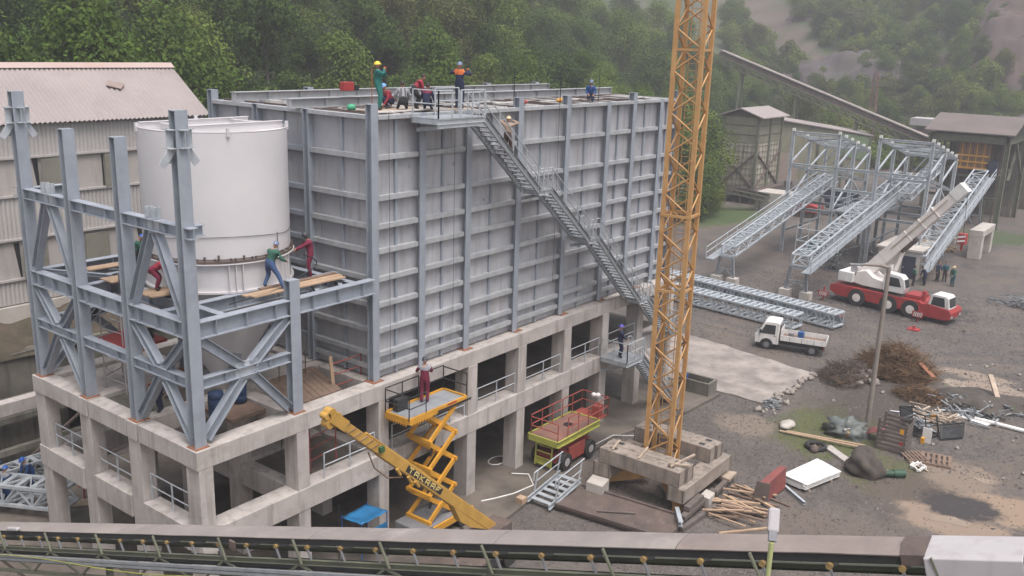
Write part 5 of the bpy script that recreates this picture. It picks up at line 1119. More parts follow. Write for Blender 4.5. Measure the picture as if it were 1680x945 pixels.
# new steel trestles the galleries pass through
def trestle(y0, y1, label):
    t = thing('trestle_tower', label, 'steel frame', (76, (y0+y1)/2, 0), 0, None)
    xs = ((72.2, 13.1), (77.5, 12.0), (83.0, 10.8)); 
    for x, zt in xs:
        for y in (y0, y1): mb = MB(); mb.ib((x,y,0),(x,y,zt),.32,.30,.03,.04,up=(0,1,0)); mb.build('post', G, t)
        mb = MB(); mb.ib((x,y0,zt),(x,y1,zt),.24,.2,.03,.04); mb.build('cross_beam', G, t)
        mb = MB(); mb.ib((x,y0,zt-3.4),(x,y1,zt-3.4),.24,.2,.03,.04); mb.build('cross_beam', G, t)
        mb = MB(); mb.ib((x,y0,5.0),(x,y1,5.0),.3,.26,.03,.04); mb.build('cross_beam', GD, t)
    for y in (y0, y1):
        for za, zb_ in (((13.1),(10.8)),((9.6),(7.3))):
            mb = MB(); mb.ib((72.2,y,za),(83,y,zb_),.22,.2,.03,.04); mb.build('rafter', G, t)
        mb = MB(); mb.bar((72.2,y,9.8),(77.5,y,11.8),.16); mb.bar((77.5,y,8.6),(83,y,10.6),.16); mb.bar((72.2,y,5.2),(77.5,y,8.2),.16); mb.bar((83,y,5.2),(77.5,y,8.2),.16); mb.build('brace', G, t)
        mb = MB(); mb.ib((72.2,y,5.0),(83,y,5.0),.3,.24,.03,.04); mb.build('side_beam', G, t)
        mb = MB(); mb.ib((72.2,y,2.4),(83,y,2.4),.2,.18,.03,.04); mb.build('side_beam', GD, t)
        mb = MB()
        for k in range(6): q = V((72.2+2.1*k,y,13.25-.45*k)); mb.box(q-V((.14,.14,.02)), q+V((.14,.14,.26))); 
        mb.build('bolt_plate', WH, t)
    for f_ in (.2,.4,.6,.8):
        mb = MB(); x = 72.2+10.8*f_; z = 13.0-2.2*f_; mb.bar((x,y0,z),(x,y1,z),.10,.14); mb.build('purlin', G, t)
        mb = MB(); mb.bar((x,y0+.3,z-.1),(x+1.0,y0+2.2,z-2.6),.12); mb.build('hanger', G, t)
    mb = MB(); mb.bar((72.2,y0,12.8),(77.5,y1,11.8),.10); mb.bar((72.2,y1,12.8),(77.5,y0,11.8),.10); mb.build('roof_brace', GD, t)
    return t
trestle(5.6, 10.55, 'left bay of the new galvanised steel trestle with open roof beams')
trestle(-3.6, 1.45, 'right bay of the new galvanised steel trestle beside the crane boom')
pf = thing('work_platform', 'galvanised grating platform between the two new trestle bays', 'platform', (77, 3.5, 5))
mb = MB(); mb.box((72.4,1.75,5.16),(82.5,5.3,5.24)); mb.build('grating', GD, pf)
for y in (1.8, 5.25): mb = MB(); mb.ib((72.3,y,5.02),(82.6,y,5.02),.24,.2,.02,.03); mb.build('edge_beam', G, pf)
for a, b in (((72.5,1.9,5.24),(72.5,5.2,5.24)),((72.5,5.2,5.24),(82.4,5.2,5.24))): railing(a, b, 'handrail', pf, 5)
for x, y in ((72.5,2.0),(72.5,5.1),(82,3.5)): mb = MB(); mb.bar((x,y,0),(x,y,4.9),.3); mb.build('leg', GD, pf)
for z in (7.5, 9.7): mb = MB(); mb.ib((72.2,1.6,z),(72.2,5.4,z),.28,.24,.03,.04); mb.build('link_beam', G, pf)
lp = thing('work_platform', 'low galvanised scaffold platform in front of the left trestle bay', 'platform', (70, 6, 0))
for z in (1.0, 2.3, 3.6):
    mb = MB(); 
    for a, b in (((68.3,4.2),(71.8,4.2)),((68.3,7.6),(71.8,7.6)),((68.3,4.2),(68.3,7.6))): mb.tube((*a,z),(*b,z),.05,5)
    mb.build('guard_rail', G, lp)
for x, y in ((68.3,4.2),(68.3,7.6),(71.8,4.2),(71.8,7.6)): mb = MB(); mb.tube((x,y,0),(x,y,4.2),.07,6); mb.build('leg', G, lp)
# two trusses lying on the gravel
box_truss('lattice_truss', 'farther lattice truss lying on the gravel below the trestle legs', (47.0,-4.3,.25), (50.0,13.0,.25), 1.6, 1.05, 30, cat='truss', group=None, side_plate=-1)
box_truss('lattice_truss', 'nearer lattice truss lying on the gravel behind the white truck', (44.4,-1.9,.25), (46.2,13.4,.25), 1.6, 1.0, 26, cat='truss', group=None)
# bundles of steel
r5 = random.Random(5)
def steel_heap(cx, cy, rx, ry, n_, label, m_='mesh', z0=0, hgt=.9, ln=1.2, name='scrap_heap', cat='scrap heap'):
    t = MB()
    for k in range(n_):
        a = r5.uniform(0, 6.28); p = V((cx+r5.gauss(0, .4)*rx, cy+r5.gauss(0, .4)*ry, z0+abs(r5.gauss(0, .4))*hgt+.05)); d = V((math.cos(a), math.sin(a), r5.uniform(-.3,.3)))*r5.uniform(.3, 1)*ln; t.bar(p-d/2, p+d/2, r5.uniform(.04,.14), r5.uniform(.02,.08))
    o = t.build(name, M[m_]); tag(o, label, cat); o['kind'] = 'stuff'; return o
steel_heap(68.2, 3.3, 1.6, 1.6, 120, 'tangled bundle of galvanised fittings beside the mobile crane', hgt=2.4)
steel_heap(65.6,-14.2, 1.6, 2.6, 90, 'pile of galvanised steel fittings on the right of the yard', hgt=1.1)
steel_heap(78, 0, 5, 3.0, 160, 'loose steel and timber lying under the trestle bays', 'mesh', hgt=1.3, ln=2.6)
steel_heap(80, -1, 4, 3.0, 60, 'brown timber offcuts under the right trestle bay', 'wood_old', hgt=1.5, ln=3)
steel_heap(86.5,-3.4, 1.5, 1.0, 30, 'low stack of yellow formwork behind the hut', 'wood', hgt=.5, ln=2)
# concrete hut and portal
ht = thing('concrete_hut', 'small grey concrete hut with a dark blue door behind the crane cab', 'hut', (73, -2.6, 0))
mb = MB(); mb.box((69.2,-4.6,0),(75.5,-.6,2.75)); mb.build('wall', M['concrete_pale'], ht, bevel=.03)
mb = MB(); mb.box((69.0,-4.8,2.75),(75.7,-.4,2.95)); mb.build('roof', M['concrete_pale'], ht)
mb = MB(); mb.box((69.15,-4.25,0),(69.21,-3.0,2.25)); dr = mb.build('door', mat('dark_blue_door', (.025,.035,.06), (.02,.025,.045)), ht); mb = MB(); mb.box((69.12,-3.2,1.05),(69.15,-3.1,1.15)); mb.build('handle', G, dr)
mb = MB(); mb.box((72.0,-3.6,2.95),(75,-1.8,3.15)); mb.build('roof_slab', M['wood_pale'], ht)
pt = thing('concrete_portal', 'precast concrete portal frame standing on the gravel', 'portal frame', (86.5, -6.5, 0))
for x in (84.6, 89.6): mb = MB(); mb.box((x-.55,-7.2,0),(x+.55,-5.9,2.5)); mb.build('leg', M['concrete_pale'], pt, bevel=.03)
mb = MB(); mb.box((84.03,-7.25,2.5),(90.2,-5.85,3.2)); mb.build('lintel', M['concrete_pale'], pt, bevel=.03)
# dark container and red machine seen under the left gallery
sk = thing('skip_container', 'dark navy skip behind the left trestle bay', 'skip', (101, 13.5, 0)); mb = MB(); mb.prism([(99,12.2,1.1),(99,15.2,1.1),(99,15.8,3.4),(99,11.6,3.4)], (3.2,0,0)); mb.build('body', mat('navy_paint', (.02,.03,.07), (.015,.02,.045)), sk); mb = MB(); mb.box((98.95,11.5,3.4),(102.3,15.9,3.55)); mb.build('rim', M['blackpaint'], sk)
rm = thing('feeder_machine', 'low red machine beside the dark navy skip', 'machine', (97, 17, 0)); mb = MB(); mb.prism([(95,15.0,.8),(95,18.6,.8),(95,18.6,1.4),(95,17,2.1),(95,15.0,1.6)], (2.5,0,0)); mb.build('body', RD, rm); mb = MB(); mb.box((95.2,15.2,0),(97.2,18.2,.8)); mb.build('base', M['rusty'], rm)
gg = thing('generator', 'teal blue machine inside the low scaffold platform', 'machine', (70, 5.6, 0)); mb = MB(); mb.box((69.3,5.0,1.05),(71.0,6.8,2.2)); mb.build('body', mat('teal_paint', (.03,.13,.17), (.02,.09,.12)), gg, bevel=.08); mb = MB(); mb.box((69.5,5.2,0),(70.8,6.6,1.04)); mb.build('base', M['concrete'], gg)
mb = MB(); mb.box((96,19,0),(100,24,2.6)); pb = mb.build('block_store', M['concrete_pale']); tag(pb, 'pale block wall behind the red machine', 'wall')

# ------------------------------------------------------------------ old plant at the back
OL, GO = M['olive'], M['green_old']
si = thing('silo_building', 'old olive clad silo tower with a lattice fronted lower storey', 'building', (104, 29, 0))
x0, x1, y0, y1 = 100.2, 108.6, 26.3, 31.6
mb = MB(); mb.box((x0,y0,8.6),(x1,y1,12.2)); mb.build('upper_cladding', OL, si)
for z in (9.7, 11.0): mb = MB(); mb.box((x0-.06,y0-.06,z),(x1+.06,y1+.06,z+.12)); mb.build('band', M['rusty'], si)
mb = MB(); mb.box((x0+.05,y0+.05,2.2),(x1-.05,y1-.05,8.58)); mb.build('lower_wall', mat('pale_block_infill', (.50,.45,.37), (.36,.32,.26), .7, .9, 0, .3, streak=(.12,.11,.09), streak_amt=.7), si)
for x, y in ((x0,y0),(x1,y0),(x0,y1),(x1,y1),((x0+x1)/2,y0)): mb = MB(); mb.bar((x,y,-.5),(x,y,12.2),.4); mb.build('corner_post', GO, si)
for k in range(8):
    z = 2.6+k*.8
    for p_, q_ in (((x0-.02,y0,z),(x0-.02,y1,z)),((x0,y0-.02,z),(x1,y0-.02,z))): mb = MB(); mb.bar(p_, q_, .05); mb.build('lattice_bar', GO, si)
for k in range(9):
    f_ = k/8
    for p_, q_ in (((x0-.03,y0+(y1-y0)*f_,2.3),(x0-.03,y0+(y1-y0)*f_,8.5)),((x0+(x1-x0)*f_,y0-.03,2.3),(x0+(x1-x0)*f_,y0-.03,8.5))): mb = MB(); mb.bar(p_, q_, .045); mb.build('lattice_bar', GO, si)
for a, b in (((x0-.12,y0+.2,2.4),(x0-.12,y1-.2,7.2)),((x0-.12,y1-.2,2.4),(x0-.12,y0+.2,7.2)),((x0+.2,y0-.12,2.4),(x1-.2,y0-.12,7.2)),((x1-.2,y0-.12,2.4),(x0+.2,y0-.12,7.2))): mb = MB(); mb.bar(a, b, .22, .16); mb.build('cross_brace', M['rusty'], si)
yc_ = (y0+y1)/2
for s_, (ya, yb_) in enumerate(((y0-.9, yc_), (y1+.9, yc_))): mb = MB(); mb.prism([(x0-.7,ya,12.15),(x0-.7,yb_,13.35),(x0-.7,yb_,13.5),(x0-.7,ya,12.3)], (x1-x0+1.4,0,0)); mb.build('roof', M['roofing'], si)
mb = MB(); mb.prism([(x0+.05,y0,12.2),(x0+.05,y1,12.2),(x0+.05,yc_,13.3)], (.1,0,0)); mb.build('gable', M['rusty'], si)
mb = MB(); mb.box((x0-.8,y0-1.2,1.7),(x1+.4,y1+.4,2.15)); mb.build('base_deck', M['rusty'], si)
for k in range(7): mb = MB(); y = y0-1+7*k/6; mb.bar((x0-.5,y,-.3),(x0-.5+(k % 2)*1.2,y+.6,1.7),.22); mb.build('support_strut', M['rusty'], si)
sh_ = thing('plant_shed', 'long olive green shed with a sloping ridge beside the silo tower', 'shed', (116, 22, 0))
def quad_wall(a, b, z0, za, zb_, t_=.3): return [(*a,z0),(*b,z0),(*b,zb_),(*a,za)]
mb = MB(); mb.prism([(108.7,28.5,2.5),(108.7,28.5,11.6),(121,17.0,9.2),(121,17.0,2.5)], (3,2.6,0)); mb.build('wall', OL, sh_)
mb = MB(); mb.prism([(108.4,28.1,11.65),(121.2,16.5,9.25),(124.6,19.4,9.6),(112,31.3,12.0)], (0,0,.14)); mb.build('roof', M['roofing'], sh_)
mb = MB(); mb.prism([(117.5,20.19,6.2),(117.5,20.19,9.7),(121.02,16.95,9.0),(121.02,16.95,5.5)], (-.06,-.06,0)); mb.build('green_panel', mat('green_sheet', (.17,.23,.13), (.13,.17,.10)), sh_)
mb = MB(); mb.prism([(108.9,27.4,2.4),(108.9,27.4,6.8),(112,24.6,6.4),(112,24.6,2.4)], (-.12,-.12,0)); mb.build('brick_patch', mat('pale_brick', (.30,.24,.20), (.22,.17,.15), 4), sh_)
for k in range(5): mb = MB(); f_ = k/4; mb.bar((108.6+12.3*f_,28.3-11.4*f_,-.2),(108.6+12.3*f_,28.3-11.4*f_,9.2),.3); mb.build('post', GO, sh_)
oc = thing('inclined_gallery', 'long old inclined conveyor gallery crossing behind the silo tower', 'conveyor gallery', (120, 26, 0))
A_, B_ = V((122,43.5,20.3)), V((122,8.5,8.6))
mb = MB(); mb.bar(A_, B_, 1.5, .16, ou=1.0); mb.build('cover', M['cover'], oc)
mb = MB(); mb.bar(A_, B_, 1.2, .6, ou=.4); mb.build('belt_frame', M['rusty'], oc)
mb = MB()
for s_ in (-.8,.8):
    mb.bar(A_, B_, .14, .14, os=s_, ou=-.9); mb.bar(A_, B_, .14, .14, os=s_, ou=.1)
    for k in range(24): f_ = k/24; g_ = (k+1)/24; q = A_.lerp(B_, f_); w2 = A_.lerp(B_, g_); sx = V((s_,0,0)); mb.bar(q+sx+V((0,0,.1)), w2+sx+V((0,0,-.9)) if k % 2 else w2+sx+V((0,0,-.9)), .09); mb.bar(q+sx+V((0,0,-.9)), q+sx+V((0,0,.1)), .08)
mb.build('lattice_side', GO, oc)
for f_ in (.12, .4, .68, .93):
    q = A_.lerp(B_, f_)
    for s_ in (-1.3, 1.3): mb = MB(); mb.bar((q.x+s_,q.y,H(q.x,q.y)-.5),(q.x+s_*.4,q.y,q.z-.9),.28); mb.build('support_leg', GO, oc)
lc = thing('old_conveyor', 'low rusty conveyor with a dark belt near the silo tower footing', 'conveyor', (92, 26, 2))
a, b = V((90,29.6,3.9)), V((97.5,21.0,1.6)); mb = MB(); mb.bar(a, b, 1.0, .10, ou=.35); mb.build('belt', M['belt'], lc); mb = MB()
for s_ in (-.5,.5):
    mb.bar(a, b, .1, .14, os=s_)
    mb.bar(a, b, .1, .1, os=s_, ou=-.6)
    for k in range(12): q = a.lerp(b, k/12); mb.bar(q+V((s_*.7,s_*.7,0)), a.lerp(b,(k+1)/12)+V((s_*.7,s_*.7,-.6)), .06)
mb.build('frame', GO, lc)
for f_ in (.25,.75): q = a.lerp(b, f_); mb = MB(); mb.bar((q.x,q.y,0),(q.x,q.y,q.z-.6),.2); mb.build('leg', GO, lc)
# open shelter at the right with the orange hopper
rb = thing('loading_shelter', 'tall open green steel shelter with a low pitched dark roof', 'building', (111, 0, 0))
RX0, RX1, RY0, RY1 = 105.5, 118, -4.6, 4.6
for x in (RX0, RX1):
    for y in (RY0, RY1): mb = MB(); mb.ib((x,y,0),(x,y,11.7),.6,.55,.05,.06); mb.build('column', GO, rb)
for a, b in (((RX0,RY0),(RX0,RY1)),((RX1,RY0),(RX1,RY1)),((RX0,RY0),(RX1,RY0)),((RX0,RY1),(RX1,RY1))): mb = MB(); mb.ib((*a,11.3),(*b,11.3),.9,.4,.05,.06); mb.build('crane_beam', GO, rb)
M['shelter_roof'] = mat('dark_shelter_roof', (.165,.135,.125), (.12,.10,.095), .3, .9, 0, .1)
XM = (RX0+RX1)/2
for xa, za, xb_, zb_ in ((RX0-.8, 12.0, XM, 13.9), (RX1+.8, 12.0, XM, 13.9)): mb = MB(); mb.prism([(xa,RY0-.8,za),(xb_,RY0-.8,zb_),(xb_,RY0-.8,zb_+.14),(xa,RY0-.8,za+.14)], (0,RY1-RY0+1.6,0)); mb.build('roof', M['shelter_roof'], rb)
mb = MB(); mb.prism([(RX0,RY0-.5,11.9),(RX1,RY0-.5,11.9),(XM,RY0-.5,13.8)], (0,.1,0)); mb.build('gable', M['blackpaint'], rb)
for z in (3.6, 6.4):
    mb = MB(); mb.ib((RX0+1.5,RY0+.3,z),(RX0+1.5,RY1-.3,z),.35,.3,.03,.04); mb.build('floor_beam', GO, rb)
mb = MB(); mb.box((RX0+1.5,RY0+1.0,6.55),(RX1-1,RY1-.5,6.7)); mb.build('floor', M['rusty'], rb)
for k, (a, b) in enumerate((((RX0+.6,3.9,6.6),(RX0+.6,1.0,.2)),((RX1-.5,-3.9,11),(RX1-5,-4.0,5.5)),((RX1,-4.6,6.0),(RX1-7,-4.6,10.8)),((RX0+3,2.5,.1),(RX0+3,4.0,6.4)))): mb = MB(); mb.bar(a, b, .3, .3); mb.build('brace', GO, rb)
mb = MB(); mb.box((RX0+4.5,1.5,0),(RX1-1.5,4.1,6.5)); mb.build('inner_block', M['concrete_dirty'], rb)
mb = MB(); mb.box((RX1-.4,RY0+.4,0),(RX1-.2,RY1-.4,10.4)); mb.build('back_wall', M['concrete_dirty'], rb)
for k in range(7): mb = MB(); y = RY0+1+k*1.15; mb.bar((RX0+2.2+.5*(k % 2),y,0),(RX0+2.2+.5*(k % 2),y,10.8),.22); mb.build('inner_strut', GO if k % 2 else M['rusty'], rb)
for k in range(5): mb = MB(); y = RY0+.8+k*1.6; mb.bar((RX0+2.6,y,6.8),(RX0+2.6,y+1.5,10.6),.14); mb.build('inner_strut', M['rusty'], rb)
hp = thing('hopper', 'orange slatted hopper inside the open shelter', 'hopper', (107.5, -.8, 6.7))
mb = MB(); mb.box((106.3,-2.4,7.3),(109.3,1.3,10.9)); mb.build('body', mat('orange_hopper_paint', (.28,.15,.06), (.2,.11,.06), 1.5, .7, 0, .1, spots=(.2,.13,.09), spot_amt=.6), hp)
for k in range(9): mb = MB(); y = -2.3+3.5*k/8; mb.bar((106.24,y,7.3),(106.24,y,10.9),.09); mb.build('slat', M['lift_yellow'] if k % 2 else M['rusty'], hp)
for z in (7.5,8.3,9.1): mb = MB(); mb.bar((106.2,-2.5,z),(106.2,1.4,z),.14,.2); mb.build('rail', M['lift_yellow'], hp)
mb = MB(); mb.box((105.9,-3.6,7.0),(107.2,-2.6,8.6)); tag(mb.build('drive_motor', mat('navy_motor', (.02,.03,.06), (.03,.04,.07)), None, bevel=.1), 'dark navy drive motor beside the orange hopper', 'motor')
gm = thing('screen_house', 'small grey plant house on legs at the left of the open shelter', 'plant house', (130, 11.8, 0))
for x, y in ((128.5,10.3),(128.5,13.5),(131.5,10.3),(131.5,13.5)): mb = MB(); mb.bar((x,y,0),(x,y,9.3),.3); mb.build('leg', M['rusty'], gm)
mb = MB(); mb.box((128.2,10.0,9.3),(131.8,13.8,10.4)); mb.build('body', M['rusty'], gm); mb = MB(); mb.box((128.0,10.2,10.9),(132,13.4,12.0)); mb.build('cabin', M['hood'], gm); mb = MB(); mb.box((128.6,10.4,7.0),(131,12,8.2)); mb.build('lower_box', M['hood'], gm)
f2 = thing('plant_building', 'grey pitched roof of another plant building behind the open shelter', 'building', (132, -4, 0)); mb = MB(); mb.box((127,-8,0),(137,0,12)); mb.build('wall', M['concrete_dirty'], f2); mb = MB(); mb.prism([(125.6,-9.5,12),(125.6,1.5,12),(125.6,-4,14.4)], (13,0,0)); mb.build('roof', M['roofing'], f2)
# red and white lattice pylon on the hill foot
py = thing('lattice_pylon', 'thin rusty red lattice pylon in front of the quarry hill', 'pylon', (158, 28.3, 0)); zg = H(158,28.3); mb = MB()
for sx, sy in ((-1,-1),(1,-1),(1,1),(-1,1)): mb.bar((158+sx*1.0,28.3+sy*1.0,zg-.5),(158+sx*.35,28.3+sy*.35,18.2),.16)
for k in range(12):
    f_ = k/12; w_ = 1.0-.65*f_; w2 = 1.0-.65*(k+1)/12; z = zg+(18.2-zg)*f_; z2 = zg+(18.2-zg)*(k+1)/12
    for (a, b) in (((-1,-1),(-1,1)),((-1,-1),(1,-1)),((1,-1),(1,1))): mb.bar((158+a[0]*w_,28.3+a[1]*w_,z),(158+b[0]*w2,28.3+b[1]*w2,z2),.09)
mb.build('lattice', mat('rusty_red_pylon', (.20,.10,.09), (.14,.08,.075)), py); mb = MB(); mb.bar((158,26.4,17.6),(158,30.2,17.6),.2,.25); mb.bar((158,26.9,15.8),(158,29.7,15.8),.18); mb.build('crossarm', M['grey'], py)
mb = MB(); mb.disc((122,24.9,14.6),(1,0,0),.28,.2,12); tag(mb.build('flood_light', M['hood']), 'small white floodlight on the old inclined gallery', 'lamp')
# concrete lamp pole in the yard
lpz = 9.75
pole = thing('utility_pole', 'grey concrete lamp pole with a drooping arm in the middle of the yard', 'lamp pole', (28.3, -12.5, 0))
M['pole'] = mat('old_pole_concrete', (.27,.23,.20), (.20,.17,.15), 1.5, .9, 0, .3)
mb = MB(); mb.tube((28.3,-12.5,-.3),(28.3,-12.5,lpz),.16,12,.12); mb.build('shaft', M['pole'], pole)
mb = MB(); a = V((28.3,-12.5,lpz-.05)); d = V((-.62,.79,0)); mb.tube(a, a+d*.5+V((0,0,.12)), .10, 8, .09); mb.tube(a+d*.5+V((0,0,.12)), a+d*1.6+V((0,0,.15)), .09, 8, .06); mb.build('arm', M['pole'], pole)
mb = MB(); q = a+d*1.55+V((0,0,.13)); mb.bar(q, q+d*.75, .22, .13); mb.build('lamp_head', M['grey'], pole, bevel=.04)
# ------------------------------------------------------------------ planks and loose things on the steel tower deck
def plank(p, q, w_, label, m_='wood', t=.05, name='plank', group=None):
    mb = MB(); mb.bar(p, q, w_, t); return tag(mb.build(name, M[m_]), label, 'plank', group)
plank((-5.35,.98,12.10),(-.95,.86,12.10), .28, 'fresh plank nearest the railing side of the walkway in front of the tank')
plank((-5.5,1.28,12.105),(-.85,1.18,12.105), .28, 'fresh plank in the walkway in front of the tank, against the white tank side')
plank((-4.6,1.52,12.16),(-.9,1.42,12.155), .2, 'darker plank lying on the walkway below the maroon welder', 'wood_old')
for k in range(4): plank((-7.95+.02*k,4.55-.72*k*.42,12.10),(-6.75+.02*k,4.35-.72*k*.42,12.10), .28, 'short plank of the small platform left of the white tank', 'wood', group='short planks left of the tank')
for k in range(3): plank((-7.75,6.55+.3*k,12.10),(-6.4,6.5+.3*k,12.10), .28, 'short plank of the platform beside the tool box', 'wood', group='planks beside the tool box')
for k in range(2): plank((-7.4,8.85+.3*k,12.12),(-5.6,8.75+.3*k,12.12), .28, 'plank of the rear platform behind the tool box', 'wood', group='planks at the rear of the tower deck')
tb = thing('tool_box', 'grey metal tool box on the planks left of the tank', 'tool box', (-7.2, 6.3, 12.13)); mb = MB(); mb.box((-7.5,6.1,12.13),(-6.95,6.4,12.45)); mb.build('box', M['grey'], tb, bevel=.02); mb = MB(); mb.path([(-7.4,6.25,12.45),(-7.4,6.25,12.53),(-7.05,6.25,12.53),(-7.05,6.25,12.45)],.012,5); mb.build('handle', M['blackpaint'], tb)
ub = thing('blue_tub', 'blue plastic tub on the planks beside the bent red worker', 'tub', (-6.95, 3.15, 12.13)); mb = MB(); mb.lathe([(.0,12.14),(.33,12.14),(.40,12.62),(.43,12.62),(.43,12.66),(.37,12.66),(.31,12.2),(.0,12.2)],24,(-6.95,3.15,0)); mb.build('shell', mat('tub_blue', (.03,.13,.27), (.02,.10,.2)), ub)
# brown boards and rails at concrete level behind the single post
for k in range(9): plank((-3.95+.28*k,.42,7.52+.004*(k % 3)),(-2.9+.28*k,3.4,7.52+.004*(k % 3)), .25, 'weathered board of the brown decking beside the single tower post', 'wood_old', group='brown deck boards beside the single tower post')
rr = thing('red_railing', 'rusty red railing bay in front of the bin corner', 'railing', (-.7, 1.2, 7.2))
for x in (-1.45,.2): mb = MB(); mb.tube((x,1.15,6.9),(x,1.15,8.5),.03,6); mb.build('post', M['redorange'], rr)
for z in (7.4,7.9,8.4): mb = MB(); mb.tube((-1.45,1.15,z),(.2,1.15,z),.025,6); mb.build('rail', M['redorange'], rr)
plank((-1.35,1.1,6.9),(-1.5,1.15,8.75), .16, 'upright plank tied to the rusty red railing', 'wood', .06)
for k in range(3): mb = MB(); mb.tube((-2.75+.7*k,2.9,4.2),(-2.75+.7*k,2.9,8.6),.025,6); tag(mb.build('scaffold_tube', M['rusty']), 'upright rusty scaffold tube between the tower and the bin', 'scaffold tube', 'rusty scaffold tubes between tower and bin')
lad = thing('red_scaffold', 'red scaffold frame with cross rails behind the yellow boom head', 'scaffold', (-2.6, .9, 4.2))
for x in (-3.0,-1.6): mb = MB(); mb.tube((x,.8,4.2),(x,.8,7.4),.03,6); mb.build('upright', M['redorange'], lad)
for z in (4.7,5.2,5.7,6.2,6.6): mb = MB(); mb.tube((-3.0,.8,z),(-1.6,.8,z+.15),.022,6); mb.build('rail', M['redorange'], lad)
ra = thing('scaffold_tower', 'narrow pale scaffold tower with a red platform behind the steel tower posts', 'scaffold', (-6.8, 7.6, 7.3))
for x, y in ((-7.5,8.0),(-6.6,6.9),(-6.4,8.6),(-7.4,6.6)): mb = MB(); mb.tube((x,y,7.33),(x,y,11.2),.03,6); mb.build('upright', M['hood'], ra)
for z in (7.8,8.2,8.7,9.9,10.4,10.9):
    mb = MB(); mb.tube((-7.5,8.0,z),(-6.4,8.6,z),.022,5); mb.tube((-7.5,8.0,z),(-7.4,6.6,z),.022,5); mb.build('rung', M['hood'], ra)
mb = MB(); mb.hexa([(-7.6,8.3,9.3),(-7.45,6.2,9.3),(-5.7,6.2,9.3),(-5.8,8.6,9.3),(-7.6,8.3,9.42),(-7.45,6.2,9.42),(-5.7,6.2,9.42),(-5.8,8.6,9.42)]); mb.build('platform', RD, ra)
mb = MB(); mb.tube((-7.45,6.55,11.1),(-6.9,4.3,10.6),.03,6); mb.build('brace', M['hood'], ra)
for x, y, z, lb in ((-6.6,6.9,9.43,'white bag on the red scaffold platform'),(-6.3,6.5,9.43,'black bag on the red scaffold platform')): mb = MB(); mb.blob((x,y,z+.15),.2,.16,.16,10,6,int(x*7),.3,2); tag(mb.build('bag', M['white'] if 'white' in lb else M['blackpaint']), lb, 'bag')
for (x, y), lb in (((-6.3,2.2),'blue barrel below the tank cone nearest the corner post'),((-4.9,2.7),'blue barrel below the tank cone farther back')): mb = MB(); mb.lathe([(.0,7.36),(.29,7.36),(.3,7.66),(.285,7.68),(.3,7.7),(.3,8.05),(.285,8.07),(.3,8.09),(.29,8.3),(.0,8.3)],20,(x,y,0)); tag(mb.build('barrel', mat('dull_blue_barrel', (.02,.05,.13), (.015,.04,.10))), lb, 'barrel')
mb = MB(); mb.box((-6.2,1.4,7.2),(-4.6,3.3,7.35)); tag(mb.build('site_deck', M['wood_old']), 'dark boarded floor under the blue barrels', 'decking')
mb = MB(); mb.lathe([(.0,18.62),(.16,18.62),(.19,18.75),(.12,18.84),(.0,18.86)],14,(.75,2.1,0)); tag(mb.build('green_helmet', mat('green_helmet', (.06,.35,.19), (.05,.3,.16))), 'green helmet lying on the bin roof near its corner', 'helmet')
gn = thing('welding_set', 'red portable welding set on the bin roof girder', 'welder', (2.35, 4.12, 19.25)); mb = MB(); mb.box((2.1,3.95,19.24),(2.65,4.3,19.62)); mb.build('case', RD, gn, bevel=.03); mb = MB(); mb.path([(2.15,4.12,19.62),(2.15,4.12,19.7),(2.6,4.12,19.7),(2.6,4.12,19.62)],.015,5); mb.build('handle', M['blackpaint'], gn); mb = MB(); mb.box((2.66,3.97,19.25),(2.95,4.28,19.5)); mb.build('motor', M['blackpaint'], gn)
for x, lb in ((11.2,'orange bundle lying on the strips of the bin roof'),(14.6,'yellow sack lying among the strips of the bin roof')): mb = MB(); mb.blob((x,1.2,18.68),.45,.18,.12,10,6,int(x),.4,2); tag(mb.build('bundle', M['lift_yellow'] if 'yellow' in lb else M['redorange']), lb, 'bundle')
for k, (x, y) in enumerate(((.35,.5),(9.7,.6),(13.4,.5),(17.3,.7))): mb = MB(); mb.tube((x,y,18.0),(x+.02,y,20.3 if k else 20.4),.022,5); tag(mb.build('steel_rod', M['rust'] if k == 0 else M['blackpaint']), 'thin upright rod on the bin roof beside the green overalled worker' if k == 0 else 'thin dark rod standing upright on the bin roof edge', 'rod', None if k == 0 else 'upright rods on the bin roof')
mb = MB(); mb.box((1.3,.9,18.545),(4.6,2.4,18.59)); tag(mb.build('roof_board', M['wood_pale']), 'broad boards laid over the bin roof strips under the workers', 'boards')
mb = MB(); mb.box((5.3,.33,18.545),(6.6,.95,18.59)); tag(mb.build('roof_board', M['wood_pale']), 'board laid on the bin edge beside the top landing', 'boards')
mb = MB(); mb.box((16.9,.8,18.06),(18.4,2.2,18.1)); tag(mb.build('roof_board', M['wood_pale']), 'board under the far worker on the bin roof', 'boards')
